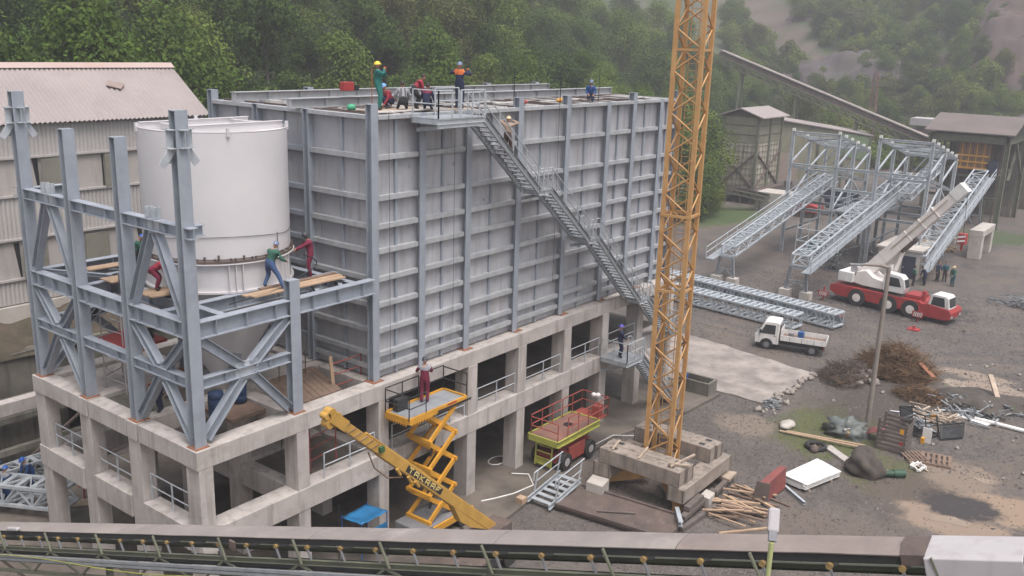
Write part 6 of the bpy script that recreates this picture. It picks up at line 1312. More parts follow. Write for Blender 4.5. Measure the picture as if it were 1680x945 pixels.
# lattice pieces and floor clutter at the lower left
box_truss('lattice_truss', 'white lattice truss piece at the lower left where three men work', (-10.4,17.0,.7), (-7.6,11.9,.7), 1.1, .9, 8, cat='truss')
box_truss('lattice_truss', 'grey lattice truss piece lying along the wall behind the three men', (-13.0,16.2,.5), (-6.3,16.4,.5), .8, .8, 10, cat='truss')
for k in range(7): plank((-7.6+.3*k,13.0-.1*k,.24+.02*k),(-5.6+.3*k,11.3-.15*k,.24+.02*k), .18, 'plank lying on the floor inside the lower left bay', 'wood_pale', group='planks on the floor of the lower left bay')
mb = MB(); mb.tube((-6.4,12.9,.2),(-6.4,12.9,1.3),.04,6); mb.tube((-6.65,12.9,.9),(-6.15,12.9,.9),.03,6); tag(mb.build('prop', RD), 'short red steel prop standing in the lower left bay', 'prop')
mb = MB(); mb.prism([(-11.4,15.2,.18),(-10.0,14.3,.18),(-9.7,14.8,1.3),(-11.1,15.7,1.3)], (.05,.08,0)); tag(mb.build('steel_trough', GD), 'grey sheet steel trough leaning at the lower left corner', 'trough')

# ------------------------------------------------------------------ debris in the yard
bp_ = thing('brush_pile', 'big heap of dry brown brushwood in the yard behind the lamp pole', 'brush pile', (38.4,-10.9,0))
r6 = random.Random(6)
def twigs(cx, cy, rx, ry, hh, n_, m_, nm, parent=None, ln=1.3):
    t = MB()
    for k in range(n_):
        a = r6.uniform(0, 6.28); rr_ = math.sqrt(r6.random()); x = cx+rx*rr_*math.cos(a); y = cy+ry*rr_*math.sin(a); z = hh*(1-rr_**2)*r6.uniform(.3, 1)+.03
        b = r6.uniform(0, 6.28); e = r6.uniform(-.15, .9); d = V((math.cos(b)*math.cos(e), math.sin(b)*math.cos(e), math.sin(e)))*r6.uniform(.4, 1)*ln
        p = V((x,y,z)); m1 = p+d*.5+V((r6.gauss(0,.1),r6.gauss(0,.1),r6.gauss(0,.06))); q = p+d+V((r6.gauss(0,.18),r6.gauss(0,.18),r6.uniform(-.2,.05))); w_ = r6.uniform(.012,.03)
        t.tube(p, m1, w_, 3, w_*.8, False); t.tube(m1, q, w_*.8, 3, w_*.4, False)
    o = t.build(nm, m_, parent); return o
o = twigs(39.2,-11.0,2.2,2.6,2.0,2600,M['brush'],'twigs',bp_,1.2); o['kind'] = 'stuff'
o = twigs(35.8,-8.7,2.4,1.6,1.0,900,mat('grey_twigs', (.12,.088,.07), (.08,.062,.052), 1.2, .95, 0, 0, island=.4),'twigs',bp_,.9); o['kind'] = 'stuff'
o = twigs(35.2,-13.6,1.2,1.5,.7,700,M['brush'],'twigs',bp_,.6); o['kind'] = 'stuff'
mb = MB(); mb.blob((38.9,-11,.0),1.8,2.1,.9,20,10,3,.8,2.6); mb.blob((35.9,-8.8,.0),2.0,1.2,.45,20,10,5,.8,2.6); mb.build('soil_core', M['brush'], bp_)
plank((37.4,-13.9,.9),(38.9,-12.6,1.2), .3, 'orange brown board sticking out of the brush pile', 'rust')
def rock(c, r_, seed, label, name='rock', m_='rubble', sq=.7, group=None):
    mb = MB(); mb.blob((c[0],c[1],r_*sq*.55),r_,r_*.85,r_*sq,10,7,seed,.7,1.6); return tag(mb.build(name, M[m_]), label, 'rock', group)
for k, (x, y, r_) in enumerate(((36.3,-9.6,.5),(35.8,-10.6,.42),(37.3,-10.0,.45),(35.0,-9.9,.3))): rock((x,y,0), r_, 10+k, 'pale lump of broken concrete in the side of the brush pile', 'concrete_lump', group='pale concrete lumps in the brush pile')
for k in range(46):
    x = 27.0+r6.uniform(-1.2,8.0); y = -6.4-.35*r6.random()-r6.uniform(0,1.0)*(x < 28.5)-(.3 if x > 30 else 0); rock((x,y,0), r6.uniform(.08,.26), 30+k, 'broken concrete lump along the edge of the concrete pad', 'concrete_lump', group='concrete lumps along the edge of the pad')
for k in range(40):
    x = r6.uniform(22,46); y = r6.uniform(-22,-8); rock((x,y,0), r6.uniform(.05,.16), 90+k, 'small stone scattered on the gravel of the yard', 'stone', group='small stones in the yard')
# the round boulder
bo = thing('boulder', 'large round dark boulder beside the wooden crate', 'boulder', (21.6,-14.5,0)); mb = MB(); mb.blob((21.6,-14.4,.42),.84,.92,.84,28,18,5,.45,1.7); mb.build('stone', M['stone'], bo)
mb = MB(); mb.tube((22.1,-15.75,.2),(22.5,-16.2,.2),.22,14); mb.tube((22.1,-15.75,.2),(21.75,-15.4,.24),.18,12,.14); tag(mb.build('bin_drum', mat('dark_green_drum', (.03,.075,.045), (.02,.05,.03))), 'dark green drum lying in the grass beside the boulder', 'drum')
# weathered crate
cr = thing('wooden_crate', 'tall weathered wooden slatted crate beside the lamp pole', 'crate', (25.9,-14.6,0))
cx0, cx1, cy0, cy1, ch = 25.35, 26.55, -15.35, -13.9, 1.75
for x in (cx0, cx1):
    for y in (cy0, cy1): mb = MB(); mb.box((x-.06,y-.06,0),(x+.06,y+.06,ch+.1)); mb.build('post', M['wood_grey'], cr)
for k in range(7):
    z = .12+k*.25
    for a, b in (((cx0-.07,cy0,z),(cx0-.07,cy1,z)),((cx1+.07,cy0,z),(cx1+.07,cy1,z)),((cx0,cy0-.07,z),(cx1,cy0-.07,z)),((cx0,cy1+.07,z),(cx1,cy1+.07,z))):
        mb = MB(); mb.bar(a, b, .03, .15); mb.build('slat', M['wood_grey'], cr)
mb = MB(); mb.box((cx0,cy0,.05),(cx1,cy1,.10)); mb.build('floor', M['wood_grey'], cr)
mb = MB(); mb.box((cx0-.10,cy0+.08,1.2),(cx0-.086,cy0+.3,1.5)); mb.build('label', M['lift_yellow'], cr); mb = MB(); mb.box((cx0-.10,cy0+.05,.55),(cx0-.086,cy0+.25,.75)); mb.build('label', RD, cr)
# tipped cage with fittings
cg = thing('tipped_cage', 'tipped dark metal cage full of pipes and wires behind the crate', 'cage', (29.3,-15.0,0))
P8 = [V(p) for p in ((28.3,-15.9,.1),(28.6,-14.4,.1),(29.9,-14.7,.1),(29.6,-16.2,.1),(28.2,-15.6,1.5),(28.5,-14.1,1.6),(30.1,-14.4,1.2),(29.8,-15.9,1.1))]
for a, b in ((0,1),(1,2),(2,3),(3,0),(4,5),(5,6),(6,7),(7,4),(0,4),(1,5),(2,6),(3,7)): mb = MB(); mb.bar(P8[a], P8[b], .07); mb.build('bar', M['blackpaint'], cg)
mb = MB(); mb.prism([P8[1], P8[2], P8[6], P8[5]], (0,.02,0)); mb.build('back_sheet', M['blackpaint'], cg)
mb = MB(); mb.bar(P8[4].lerp(P8[7], .5)-V((.03,0,.0)), P8[4].lerp(P8[7], .95)-V((.03,0,0)), .03, .2); mb.build('striped_plate', M['lift_yellow'], cg)
steel_heap(29.2,-15.2,.7,.7,40,'wires and pipes inside the tipped metal cage','mesh',.3,.8,1.0,'pipe_bundle','pipes')
for lb, p, sz, m_ in (('white panel standing in front of the tipped cage',(28.0,-15.9),(.05,.5,.9),'white'),('yellow can in front of the tipped cage',(27.8,-15.75),(.2,.2,.35),'lift_yellow')): mb = MB(); mb.box((p[0]-sz[0]/2,p[1]-sz[1]/2,0),(p[0]+sz[0]/2,p[1]+sz[1]/2,sz[2])); tag(mb.build('panel' if 'panel' in lb else 'can', M[m_], None, bevel=.01), lb, 'panel' if 'panel' in lb else 'can')
bgc = thing('broken_cart', 'broken black cart frame lying beside the tipped cage', 'cart', (29.6,-16.9,0))
for a, b in (((28.9,-16.5,.1),(30.0,-17.4,.1)),((29.3,-16.3,.8),(30.3,-17.3,.9)),((28.9,-16.5,.1),(29.3,-16.3,.8)),((30.0,-17.4,.1),(30.3,-17.3,.9))): mb = MB(); mb.bar(a, b, .09); mb.build('bar', M['blackpaint'], bgc)
mb = MB(); mb.prism([(28.95,-16.55,.12),(29.95,-17.35,.12),(30.2,-17.25,.75),(29.25,-16.35,.7)], (.03,.03,0)); mb.build('side_sheet', M['blackpaint'], bgc)
# red corrugated sheet and the tarpaulin heap
mb = MB(); n_ = 24; vs = []
for i in range(n_+1):
    f_ = i/n_; a = .035*math.sin(i*2.1)
    for t in (0, 1): vs.append((26.2+.9*f_-.1*t, -12.95-.9*f_*0-1.15*t*.9, .25+.55*t+a+.1*f_))
mb.add(vs, [(2*i, 2*i+1, 2*i+3, 2*i+2) for i in range(n_)], True); o = mb.build('red_sheet', mat('red_corrugated_sheet', (.33,.09,.08), (.26,.10,.09))); so_ = o.modifiers.new('thick', 'SOLIDIFY'); so_.thickness = .015; tag(o, 'faded red corrugated sheet leaning on the wooden crate', 'sheet')
hp2 = thing('tarpaulin_heap', 'heap of grey green tarpaulin and nets beside the lamp pole', 'tarpaulin', (26.2,-11.9,0)); mb = MB(); mb.blob((26.3,-11.9,.15),1.0,1.2,.65,22,12,9,.8,3.2); mb.build('tarpaulin', mat('grey_green_tarp', (.17,.18,.17), (.07,.085,.08), 3, .6, 0, .5, 9, spots=(.34,.35,.35), spot_amt=.9, spot_scale=2.5), hp2)
for k in range(6): mb = MB(); a = r6.uniform(0,6.28); p = V((26.2+.6*math.cos(a),-11.9+.7*math.sin(a),.45)); mb.bar(p, p+V((r6.uniform(-.6,.6),r6.uniform(-.6,.6),.2)), .12, .03); mb.build('strip', M['white'] if k % 2 else M['grey'], hp2)
mb = MB(); mb.blob((25.7,-12.2,.18),.22,.16,.18,10,6,2,.3,2); tag(mb.build('yellow_can', M['lift_yellow']), 'small yellow can in front of the tarpaulin heap', 'can')
mb = MB(); mb.blob((24.85,-8.9,.14),.75,.4,.2,16,8,4,.25,1.5); tag(mb.build('concrete_lump', M['concrete_pale']), 'flat pale slab of concrete at the corner of the grass patch', 'slab')
plank((23.7,-8.9,.12),(24.4,-13.6,.22), .16, 'long sawn plank of the pair lying below the tarpaulin heap', 'wood')
plank((24.0,-9.2,.10),(24.9,-13.4,.14), .16, 'second long plank of the pair lying nearer the lamp pole', 'wood')
plank((23.6,-11.0,.06),(22.6,-12.9,.06), .12, 'short plank lying beside the old tyre', 'wood_old')
mb = MB()
for k in range(24): a0, a1 = 6.283*k/24, 6.283*(k+1)/24; mb.tube((23.0+.5*math.cos(a0),-11.3+.5*math.sin(a0),.13),(23.0+.5*math.cos(a1),-11.3+.5*math.sin(a1),.13),.13,8,None,False)
tag(mb.build('tyre', M['black']), 'old black tyre lying on the gravel edge', 'tyre')
mb = MB(); mb.blob((22.5,-11.4,.15),.3,.25,.25,8,6,4,.6,2); tag(mb.build('clod', M['rusty']), 'reddish lump beside the old tyre', 'lump')
mb = MB(); mb.bar((23.4,-11.8,.08),(21.8,-13.9,.08),.5,.16); tag(mb.build('kerb', M['concrete']), 'broken concrete kerb strip leading to the boulder', 'kerb')
# pallets, rope, rods
def pallet(name, label, c, rot, z=0):
    t = thing(name, label, 'pallet', (c[0], c[1], z), rot)
    for k in range(6): mb = MB(); y = -.52+.208*k; mb.box((-.6,y-.06,.11),(.6,y+.06,.135)); ob(mb, 'board', M['wood_old'], t)
    for k in range(3): mb = MB(); x = -.55+.55*k; mb.box((x-.05,-.58,0),(x+.05,.58,.108)); ob(mb, 'bearer', M['wood_old'], t)
    return t
pallet('pallet', 'flat brown pallet on the gravel right of the rope coil', (25.75,-17.0), R(12)).scale = (1.3,1.3,1)
pallet('pallet', 'broken pallet pushed against the foot of the wooden crate', (25.3,-15.95), R(40), .05)
mb = MB(); pts = []
for k in range(46): t = k*.42; r_ = .34+.1*math.sin(k*1.7); pts.append((24.05+r_*math.cos(t)*1.2, -16.5+r_*math.sin(t)*.9, .06+.05*((k*7) % 4)))
mb.path(pts, .045, 6); mb.path([pts[0],(24.5,-16.1,.1),(24.9,-15.9,.05)], .04, 6); tag(mb.build('rope_coil', M['white']), 'coil of thick white rope on the gravel', 'rope')
plank((24.6,-15.8,.06),(24.0,-17.0,.06), .1, 'thin lath beside the coil of white rope', 'wood_pale')
# white sheets, red plate, steel channel
wsx = thing('panel_stack', 'stack of long white sheet metal panels on the gravel', 'panel stack', (18.9,-12.3,0))
for k in range(7):
    z = .12+.055*k; dx = r6.uniform(-.09,.09); dy = r6.uniform(-.16,.16); a = V((17.55+dx,-11.55+dy,z)); b = V((17.25+dx,-12.75+dy,z)); c_ = V((20.0+dx,-13.55+dy,z)); d_ = V((20.65+dx,-12.25+dy,z)); mb = MB(); mb.hexa([a, b, c_, d_]+[q+V((0,0,.045)) for q in (a, b, c_, d_)]); mb.build('panel', M['white'], wsx)
for k in range(2): mb = MB(); p = V((17.8+1.8*k,-11.7-.5*k,.05)); mb.bar(p, p+V((-.3,-1.3,0)), .1, .1); mb.build('bearer', M['wood_pale'], wsx)
rpl = thing('red_plate', 'faded red steel box plate leaning on edge on the gravel', 'steel plate', (15.6,-11.6,0))
mb = MB(); mb.hexa([(14.75,-11.2,0),(14.95,-11.75,0),(16.9,-11.95,.1),(16.75,-11.5,.1),(14.9,-11.35,1.05),(15.05,-11.75,1.0),(17.0,-11.85,1.2),(16.85,-11.55,1.25)]); mb.build('plate', mat('dull_red_plate', (.25,.06,.055), (.17,.06,.055), 1.2, .8, .1, .2, spots=(.16,.11,.09), spot_amt=.7), rpl, bevel=.02)
mb = MB(); mb.hexa([(14.6,-11.15,0),(14.9,-11.8,0),(14.95,-11.82,0),(14.7,-11.1,0),(14.7,-11.3,1.1),(15.0,-11.85,1.0),(15.05,-11.85,1.0),(14.8,-11.25,1.1)]); mb.build('end_plate', M['rusty'], rpl)
mb = MB(); mb.chan((17.1,-11.8,.1),(15.95,-13.3,.1),.16,.14,.015); tag(mb.build('steel_channel', G), 'galvanised channel lying on the gravel beside the white panels', 'channel')
plank((19.9,-11.3,.05),(18.8,-11.9,.05), .12, 'short grey batten poking out behind the white panel stack', 'wood_grey')
mb = MB(); mb.box((23.25,-10.9,0),(23.4,-10.75,.1)); tag(mb.build('white_cup', M['white']), 'tiny white cup on the gravel near the long planks', 'cup')
# lying pole, leaning beam and rubble on the right
mb = MB(); mb.tube((33.6,-17.3,.14),(33.4,-21.5,.14),.13,12); tag(mb.build('lying_pole', M['white']), 'long pale pole lying on the ground at the right edge', 'pole')
plank((36.6,-18.2,.1),(38.6,-17.0,1.5), .3, 'pale beam sticking up out of the rubble on the right', 'wood_pale', .16)
steel_heap(35.6,-16.9,2.6,2.4,170,'rubble of broken boards and pipes on the right of the yard','mesh',0,.5,1.3,'rubble_heap','rubble')
steel_heap(32.2,-15.2,1.4,1.8,60,'pale broken boards behind the tipped cage','wood_pale',0,.35,1.4,'board_heap','boards')
mb = MB(); mb.blob((37,-17,.0),2.8,2.8,.6,20,8,8,.5,2); tag(mb.build('rubble_mound', M['stone']), 'low dark mound under the rubble on the right', 'mound', kind='structure')
steel_heap(27.4,-6.9,.8,.5,50,'crumpled wire on the ground beside the concrete trough','mesh',0,.25,.6,'wire_heap','wire')
for k, (p, q) in enumerate((((31.5,-12.9,.06),(32.6,-15.6,.06)),((33.6,-15.0,.06),(34.6,-17.4,.3)),((34.8,-16.6,.1),(36.3,-17.6,.5)))): mb = MB(); mb.tube(p, q, .05, 6); tag(mb.build('pipe', M['galv']), 'thin pale pipe lying among the rubble on the right', 'pipe', 'thin pipes in the rubble')
mb = MB(); mb.bar((31.3,-13.6,.1),(31.0,-15.2,.1),.5,.06); tag(mb.build('white_board', M['white']), 'white board lying in front of the dry brushwood', 'board')
mb = MB(); mb.bar((33.8,-16.3,.08),(33.3,-18.2,.08),.7,.05); tag(mb.build('white_board', M['white']), 'grey white sheet lying next to the long pale pole', 'board')

# ------------------------------------------------------------------ conveyor in the foreground
CD = V((-.07708, .94979, -.30324)); C0 = V((-14.21, 1.23, 6.0)); CS = V((-.9967, -.0809, 0)); CN = CD.cross(CS); CN = CN if CN.z > 0 else -CN
def cv(k, s_, n_): return C0-CD*(1.1*k)+CS*s_+CN*n_
fc = thing('belt_conveyor', 'long dusty belt conveyor with green frame and yellow roller ends crossing the foreground', 'conveyor', (C0.x, C0.y, 0))
K0, K1 = -12.0, 33.1
covers = []
def cover(k0, k1, m_, nm='belt_cover', w_=.66, dz=0):
    mb = MB(); nseg = max(2, int((k1-k0)/.5)); pr = 7; vs = []
    for i in range(nseg+1):
        k = k0+(k1-k0)*i/nseg
        for j in range(pr):
            u = j/(pr-1); wob = .012*mnoise.noise(V((k*.9, u*2, 1))); vs.append(cv(k, .05-w_*u, .215+dz+.03*math.sin(math.pi*u)+wob))
    mb.add(vs, [(i*pr+j, i*pr+j+1, (i+1)*pr+j+1, (i+1)*pr+j) for i in range(nseg) for j in range(pr-1)], False)
    o = mb.build(nm, m_, fc); so_ = o.modifiers.new('thick', 'SOLIDIFY'); so_.thickness = .02; return o
for k, k1 in ((K0,-2.3),(-2.28,4.9),(4.92,12.1),(12.12,17.0),(17.02,20.6),(20.62,24.0)): cover(k, k1, M['cover_rust'] if k > 20 else M['cover'])
mb = MB(); mb.prism([cv(24.0,.06,.05), cv(24.0,.06,.22), cv(24.0,-.3,.32), cv(24.0,-.6,.24)], -CD*.35); mb.build('end_piece', M['rusty'], fc)
mb = MB(); mb.bar(cv(K0,-.0,.12), cv(24.2,-.0,.12), .05, .15, up=CN); mb.bar(cv(K0,-.34,.10), cv(K1,-.34,.10), .58, .03, up=CN); mb.build('belt', M['belt'], fc)
mb = MB(); mb.bar(cv(K0,-.34,-.62), cv(K1,-.34,-.62), .56, .03, up=CN); mb.build('return_belt', M['belt'], fc)
for k in range(-11, 28):
    mb = MB(); mb.disc(cv(k,.03,0), CS, .055, .10, 12); mb.disc(cv(k,.0,0)-CS*.02, CS, .035, .06, 10); rl = mb.build('roller_end', mat('dirty_yellow', (.34,.23,.09), (.2,.13,.06), 9) if 'dirty_yellow' not in bpy.data.materials else bpy.data.materials['dirty_yellow'], fc)
    mb = MB(); mb.tube(cv(k,-.02,0), cv(k,-.25,-.10), .045, 8); mb.tube(cv(k,-.25,-.10), cv(k,-.45,-.10), .045, 8); mb.bar(cv(k,.05,-.04), cv(k+.04,.05,-.33), .035, .05, up=CS); mb.build('bracket', M['grey'], rl)
for s_ in (.06, -.66): mb = MB(); mb.chan(cv(K0,s_,-.37), cv(K1,s_,-.37), .13, .07, .012, up=CN); mb.build('frame_beam', GO, fc)
for s_ in (.05, -.65): mb = MB(); mb.bar(cv(K0,s_,-1.15), cv(K1,s_,-1.15), .09, .09, up=CN); mb.build('lower_chord', GO, fc)
for i in range(18):
    k = -11.3+2.55*i
    mb = MB(); mb.bar(cv(k,.09,.20), cv(k+.12,.11,-.40), .035, .06, up=CS); mb.build('post', GO, fc)
    mb = MB(); mb.bar(cv(k,.06,-.43), cv(k+1.25,.06,-1.12), .05, .06); mb.bar(cv(k+1.3,.06,-1.12), cv(k+2.5,.06,-.43), .05, .06); mb.build('lacing', GO, fc)
mb = MB()
for n_ in (-.57, -.68): mb.bar(cv(K0,.20,n_), cv(17.5,.20,n_), .05, .075, up=CN)
mb.build('cable_tray', GD, fc)
mb = MB(); mb.path([cv(k,.26,-.62-.02*k+.10*math.cos(k*.55)) for k in range(-6, 15)], .014, 5); mb.build('yellow_cable', M['lime'], fc)
for k in (-9, 3, 15, 27):
    for s_ in (.05, -.65): q = cv(k, s_, -1.15); mb = MB(); mb.bar(q, (q.x, q.y, 0), .16, .16, up=(1,0,0)); mb.build('leg', GO, fc)
# white hood sections over the near end
for i, (a, b) in enumerate(((24.3,25.5),(25.52,26.55),(26.57,27.9),(27.92,29.5),(29.52,33))):
    mb = MB(); pr = [(.12,-.10),(.10,.19),(.0,.225),(-.62,.24),(-.68,.20),(-.70,-.1)]
    mb.prism([cv(a, s_, n_) for s_, n_ in pr], -CD*(1.1*(b-a))); mb.build('hood', M['hood'], fc, bevel=.015)
# tube lamp lying on the cover at the left, junction box
lq = cv(-.3,.10,.30); tl = thing('tube_lamp', 'white tube lamp fixed above the conveyor cover at the left', 'lamp', tuple(lq)); mb = MB(); mb.bar(lq-CD*.42, lq+CD*.22, .14, .10, up=CN); mb.build('housing', M['hood'], tl, bevel=.03); mb = MB(); mb.bar(lq-CN*.05, cv(-.3,.08,.2), .04, .04); mb.build('bracket', GO, tl)
mb = MB(); q = cv(9.6,.12,.03); mb.box(q-V((.03,.10,.11)), q+V((.03,.10,.11))); tag(mb.build('junction_box', M['rusty']), 'small rusty junction box on the conveyor frame', 'box')
# lamp on its pole
ll = thing('street_lamp', 'white lamp head on a thin yellow green pole beside the conveyor', 'lamp', (-16.1, -23.2, 0))
mb = MB(); mb.tube((-16.35,-23.28,0),(-16.02,-23.15,15.86),.045,10,.03); mb.build('pole', mat('pale_green_pole', (.42,.44,.20), (.34,.36,.17)), ll)
a, b = V((-16.0,-23.15,15.86)), V((-15.80,-23.06,16.19)); mb = MB(); mb.bar(a, a.lerp(b,.28), .10, .08); mb.build('socket', M['grey'], ll, bevel=.01)
mb = MB(); mb.bar(a.lerp(b,.26), b, .135, .10); mb.build('lamp_head', M['hood'], ll, bevel=.03)
# ------------------------------------------------------------------ people
def cloth(name, c, c2=None): return M.setdefault('cl_'+name, mat('cloth_'+name, c, c2 or tuple(x*.7 for x in c), 6, .9, 0, .2, 30))
CL = {'green': cloth('green', (.02,.17,.15)), 'dkgreen': cloth('dark_green', (.035,.12,.085)), 'jeans': cloth('jeans', (.05,.09,.20)), 'navy': cloth('navy', (.018,.025,.065)), 'blue': cloth('blue', (.02,.075,.24)),
      'maroon': cloth('maroon', (.19,.018,.05)), 'red': cloth('red', (.30,.03,.05)), 'grey': cloth('grey', (.28,.28,.31)), 'dark': cloth('dark', (.025,.025,.03)), 'beige': cloth('beige', (.36,.27,.21)), 'orange': cloth('orange', (.55,.13,.03)), 'brown': cloth('brown', (.10,.06,.05)), 'teal': cloth('teal', (.02,.10,.12)), 'glove': cloth('glove', (.5,.33,.22)), 'white': cloth('white', (.6,.58,.55))}
HEL = {'yellow': (.72,.50,.03), 'blue': (.03,.12,.45), 'skyblue': (.12,.28,.55), 'slate': (.13,.17,.27), 'dark': (.04,.04,.045), 'violet': (.07,.06,.36), 'white': (.6,.58,.54), 'tan': (.55,.42,.25)}
HELM = {k: mat('helmet_'+k, c, c, 3, .35, 0, 0) for k, c in HEL.items()}
M['boot'] = mat('boot', (.03,.026,.024), (.02,.018,.017)); M['hair'] = mat('dark_hair', (.03,.022,.018), (.02,.015,.012))
def ik(a, c, l1, l2, bend):
    a = V(a); c = V(c); d = c-a; L_ = min(d.length, (l1+l2)*.995); dn = d.normalized(); c = a+dn*L_
    x = (l1*l1-l2*l2+L_*L_)/(2*L_); h_ = math.sqrt(max(0, l1*l1-x*x)); b = V(bend); b = b-dn*b.dot(dn); b = b.normalized() if b.length > 1e-4 else dn.orthogonal().normalized(); return a+dn*x+b*h_, c
def person(label, pos, az, top='navy', legs='navy', helmet='blue', hip=(0,0,.968), lean=0.0, side=0.0, hl=None, hr=None, fl=(0,.11,0), fr=(0,-.11,0), head=0.0, glove='skin', scale=1.0, vest=None, group=None, gear='helmet', braces=False, knee=(1,0,0)):
    p = thing('person', label, 'person', pos, az, group); p.scale = (scale,)*3
    hip = V(hip); up = V((math.sin(lean)*math.cos(side), math.sin(side), math.cos(lean)*math.cos(side))).normalized(); fw = V((math.cos(lean), 0, -math.sin(lean))); lt = up.cross(fw).normalized()
    chest = hip+up*.36; neck = hip+up*.55; hup = (up+fw*math.sin(head)).normalized(); hd_ = neck+hup*.17; hf = (fw*1.0+hup*-.35*head).normalized() if head else fw
    S_l = hip+up*.47+lt*.19; S_r = hip+up*.47-lt*.19
    hl = V(hl) if hl else S_l+V((.10,.05,-.55)); hr = V(hr) if hr else S_r+V((.10,-.05,-.55))
    el, hl = ik(S_l, hl, .29, .27, (-.5,.6,-.6)); er, hr = ik(S_r, hr, .29, .27, (-.5,-.6,-.6))
    H_l = hip+lt*.10-up*.03; H_r = hip-lt*.10-up*.03; A_l = V(fl)+V((0,0,.09)); A_r = V(fr)+V((0,0,.09))
    kl, A_l = ik(H_l, A_l, .44, .43, knee); kr, A_r = ik(H_r, A_r, .44, .43, knee)
    vs = [hip, hip+up*.18, chest, hip+up*.48, neck+up*.04, S_l, el, hl, S_r, er, hr, H_l, kl, A_l, A_l+V((.13,0,-.05)), H_r, kr, A_r, A_r+V((.13,0,-.05)), hl+(hl-el).normalized()*.08, hr+(hr-er).normalized()*.08]
    ra = [.145,.135,.155,.12,.06,.075,.055,.042,.075,.055,.042,.105,.075,.056,.05,.105,.075,.056,.05,.04,.04]
    ra = [r_*1.17 for r_ in ra]
    es = [(0,1),(1,2),(2,3),(3,4),(3,5),(5,6),(6,7),(7,19),(3,8),(8,9),(9,10),(10,20),(0,11),(11,12),(12,13),(13,14),(0,15),(15,16),(16,17),(17,18)]
    me = bpy.data.meshes.new('skin_frame'); me.from_pydata([tuple(v) for v in vs], es, []); o = bpy.data.objects.new('skin_frame', me); col.objects.link(o)
    md = o.modifiers.new('skin', 'SKIN'); sv = me.skin_vertices[0].data
    for i, r_ in enumerate(ra): sv[i].radius = (r_, r_)
    for i in range(len(ra)): sv[i].use_root = (i == 0)
    sb = o.modifiers.new('sub', 'SUBSURF'); sb.levels = 1; sb.render_levels = 1
    bpy.context.view_layer.update(); dg = bpy.context.evaluated_depsgraph_get(); ev = o.evaluated_get(dg); bm_ = bpy.data.meshes.new_from_object(ev); bpy.data.objects.remove(o)
    B = MB(); mats = [CL[top], CL[legs], M['skin'], M['boot'], CL[glove] if glove != 'skin' else M['skin'], CL[vest or top]]
    segs = [(0,1,1),(1,2,0),(2,3,5),(3,4,2),(3,5,5),(5,6,0),(6,7,0),(7,19,4),(3,8,5),(8,9,0),(9,10,0),(10,20,4),(0,11,1),(11,12,1),(12,13,1),(13,14,3),(0,15,1),(15,16,1),(16,17,1),(17,18,3)]
    B.v = [v.co.copy() for v in bm_.vertices]
    for f in bm_.polygons:
        c = f.center; best = None
        for a, b, m_ in segs:
            A, D = vs[a], vs[b]-vs[a]; t = max(0, min(1, (c-A).dot(D)/max(1e-9, D.length_squared))); d = (c-(A+D*t)).length-.4*(ra[a]+(ra[b]-ra[a])*t)
            if best is None or d < best[0]: best = (d, m_)
        B.f.append(list(f.vertices)); B.mi.append(best[1]); B.smooth.append(True)
    B.cur = 2; rt_ = hf.cross(hup).normalized()
    # head, nose, ears, eyes
    i0 = len(B.v); B.blob((0,0,0), .098, .078, .125, 12, 9); 
    for i in range(i0, len(B.v)): q = B.v[i]; B.v[i] = hd_+hf*q.x+rt_*q.y+hup*q.z
    B.tube(hd_+hf*.085+hup*.015, hd_+hf*.125-hup*.025, .012, 5, .02)
    for s_ in (-1,1): c_ = hd_+rt_*(.080*s_); B.tube(c_-hup*.03, c_+hup*.03, .018, 5)
    B.cur = 3
    for s_ in (-1,1): c_ = hd_+hf*.09+rt_*(.032*s_)+hup*.012; B.tube(c_, c_+hf*.008, .011, 5)
    B.tube(hd_+hf*.093-hup*.055-rt_*.022, hd_+hf*.093-hup*.055+rt_*.022, .006, 4)
    B.cur = 4
    for hnd, elb, s_ in ((hl, el, 1), (hr, er, -1)):     # four fingers of unequal length and a thumb, slightly curled
        d = (hnd-elb).normalized(); sx = d.cross(hup); sx = sx.normalized() if sx.length > .1 else rt_; nn = sx.cross(d); pal = hnd+d*.075
        for k, L_ in enumerate((.070,.080,.074,.058)):
            a = pal+sx*(.030-.020*k); b = a+d*L_*.6-nn*.012; c_ = b+d*L_*.35-nn*.03; B.tube(a, b, .0095, 5, .009); B.tube(b, c_, .009, 5, .007)
        a = hnd+d*.03+sx*.035; b = a+sx*.03+d*.03; B.tube(a, b, .012, 5, .010); B.tube(b, b+d*.03-nn*.01, .010, 5, .008)
    if braces:
        B.cur = 3
        for s_ in (-1,1): B.bar(hip+up*.12-fw*.155+lt*(.09*s_), hip+up*.50-fw*.13+lt*(.07*s_), .05, .02, up=fw)
    body = B.build('body', mats, p, world=False)
    hm = MB()
    if gear == 'hair': 
        i0 = 0; hm.blob((0,0,0), .105, .086, .12, 12, 8); hm.v = [hd_+hf*(q.x-.018)+rt_*q.y+hup*(q.z+.02) for q in hm.v]; hm.build('hair', M['hair'], p, world=False)
    elif gear == 'mask':
        hm.blob((0,0,0), .13, .105, .14, 12, 8); hm.v = [hd_+hf*(q.x+.02)+rt_*q.y+hup*(q.z+.02) for q in hm.v]; hm.build('welding_mask', HELM[helmet], p, world=False)
    else:
        n_ = 14; rows = 5; vv = []
        for j in range(rows):
            ph = math.pi/2*j/(rows-1)
            for i in range(n_): t = 2*math.pi*i/n_; vv.append(V((.128*math.cos(t)*math.cos(ph), .108*math.sin(t)*math.cos(ph), .115*math.sin(ph))))
        ff = [(j*n_+i, j*n_+(i+1) % n_, (j+1)*n_+(i+1) % n_, (j+1)*n_+i) for j in range(rows-1) for i in range(n_)]
        k0 = len(vv)
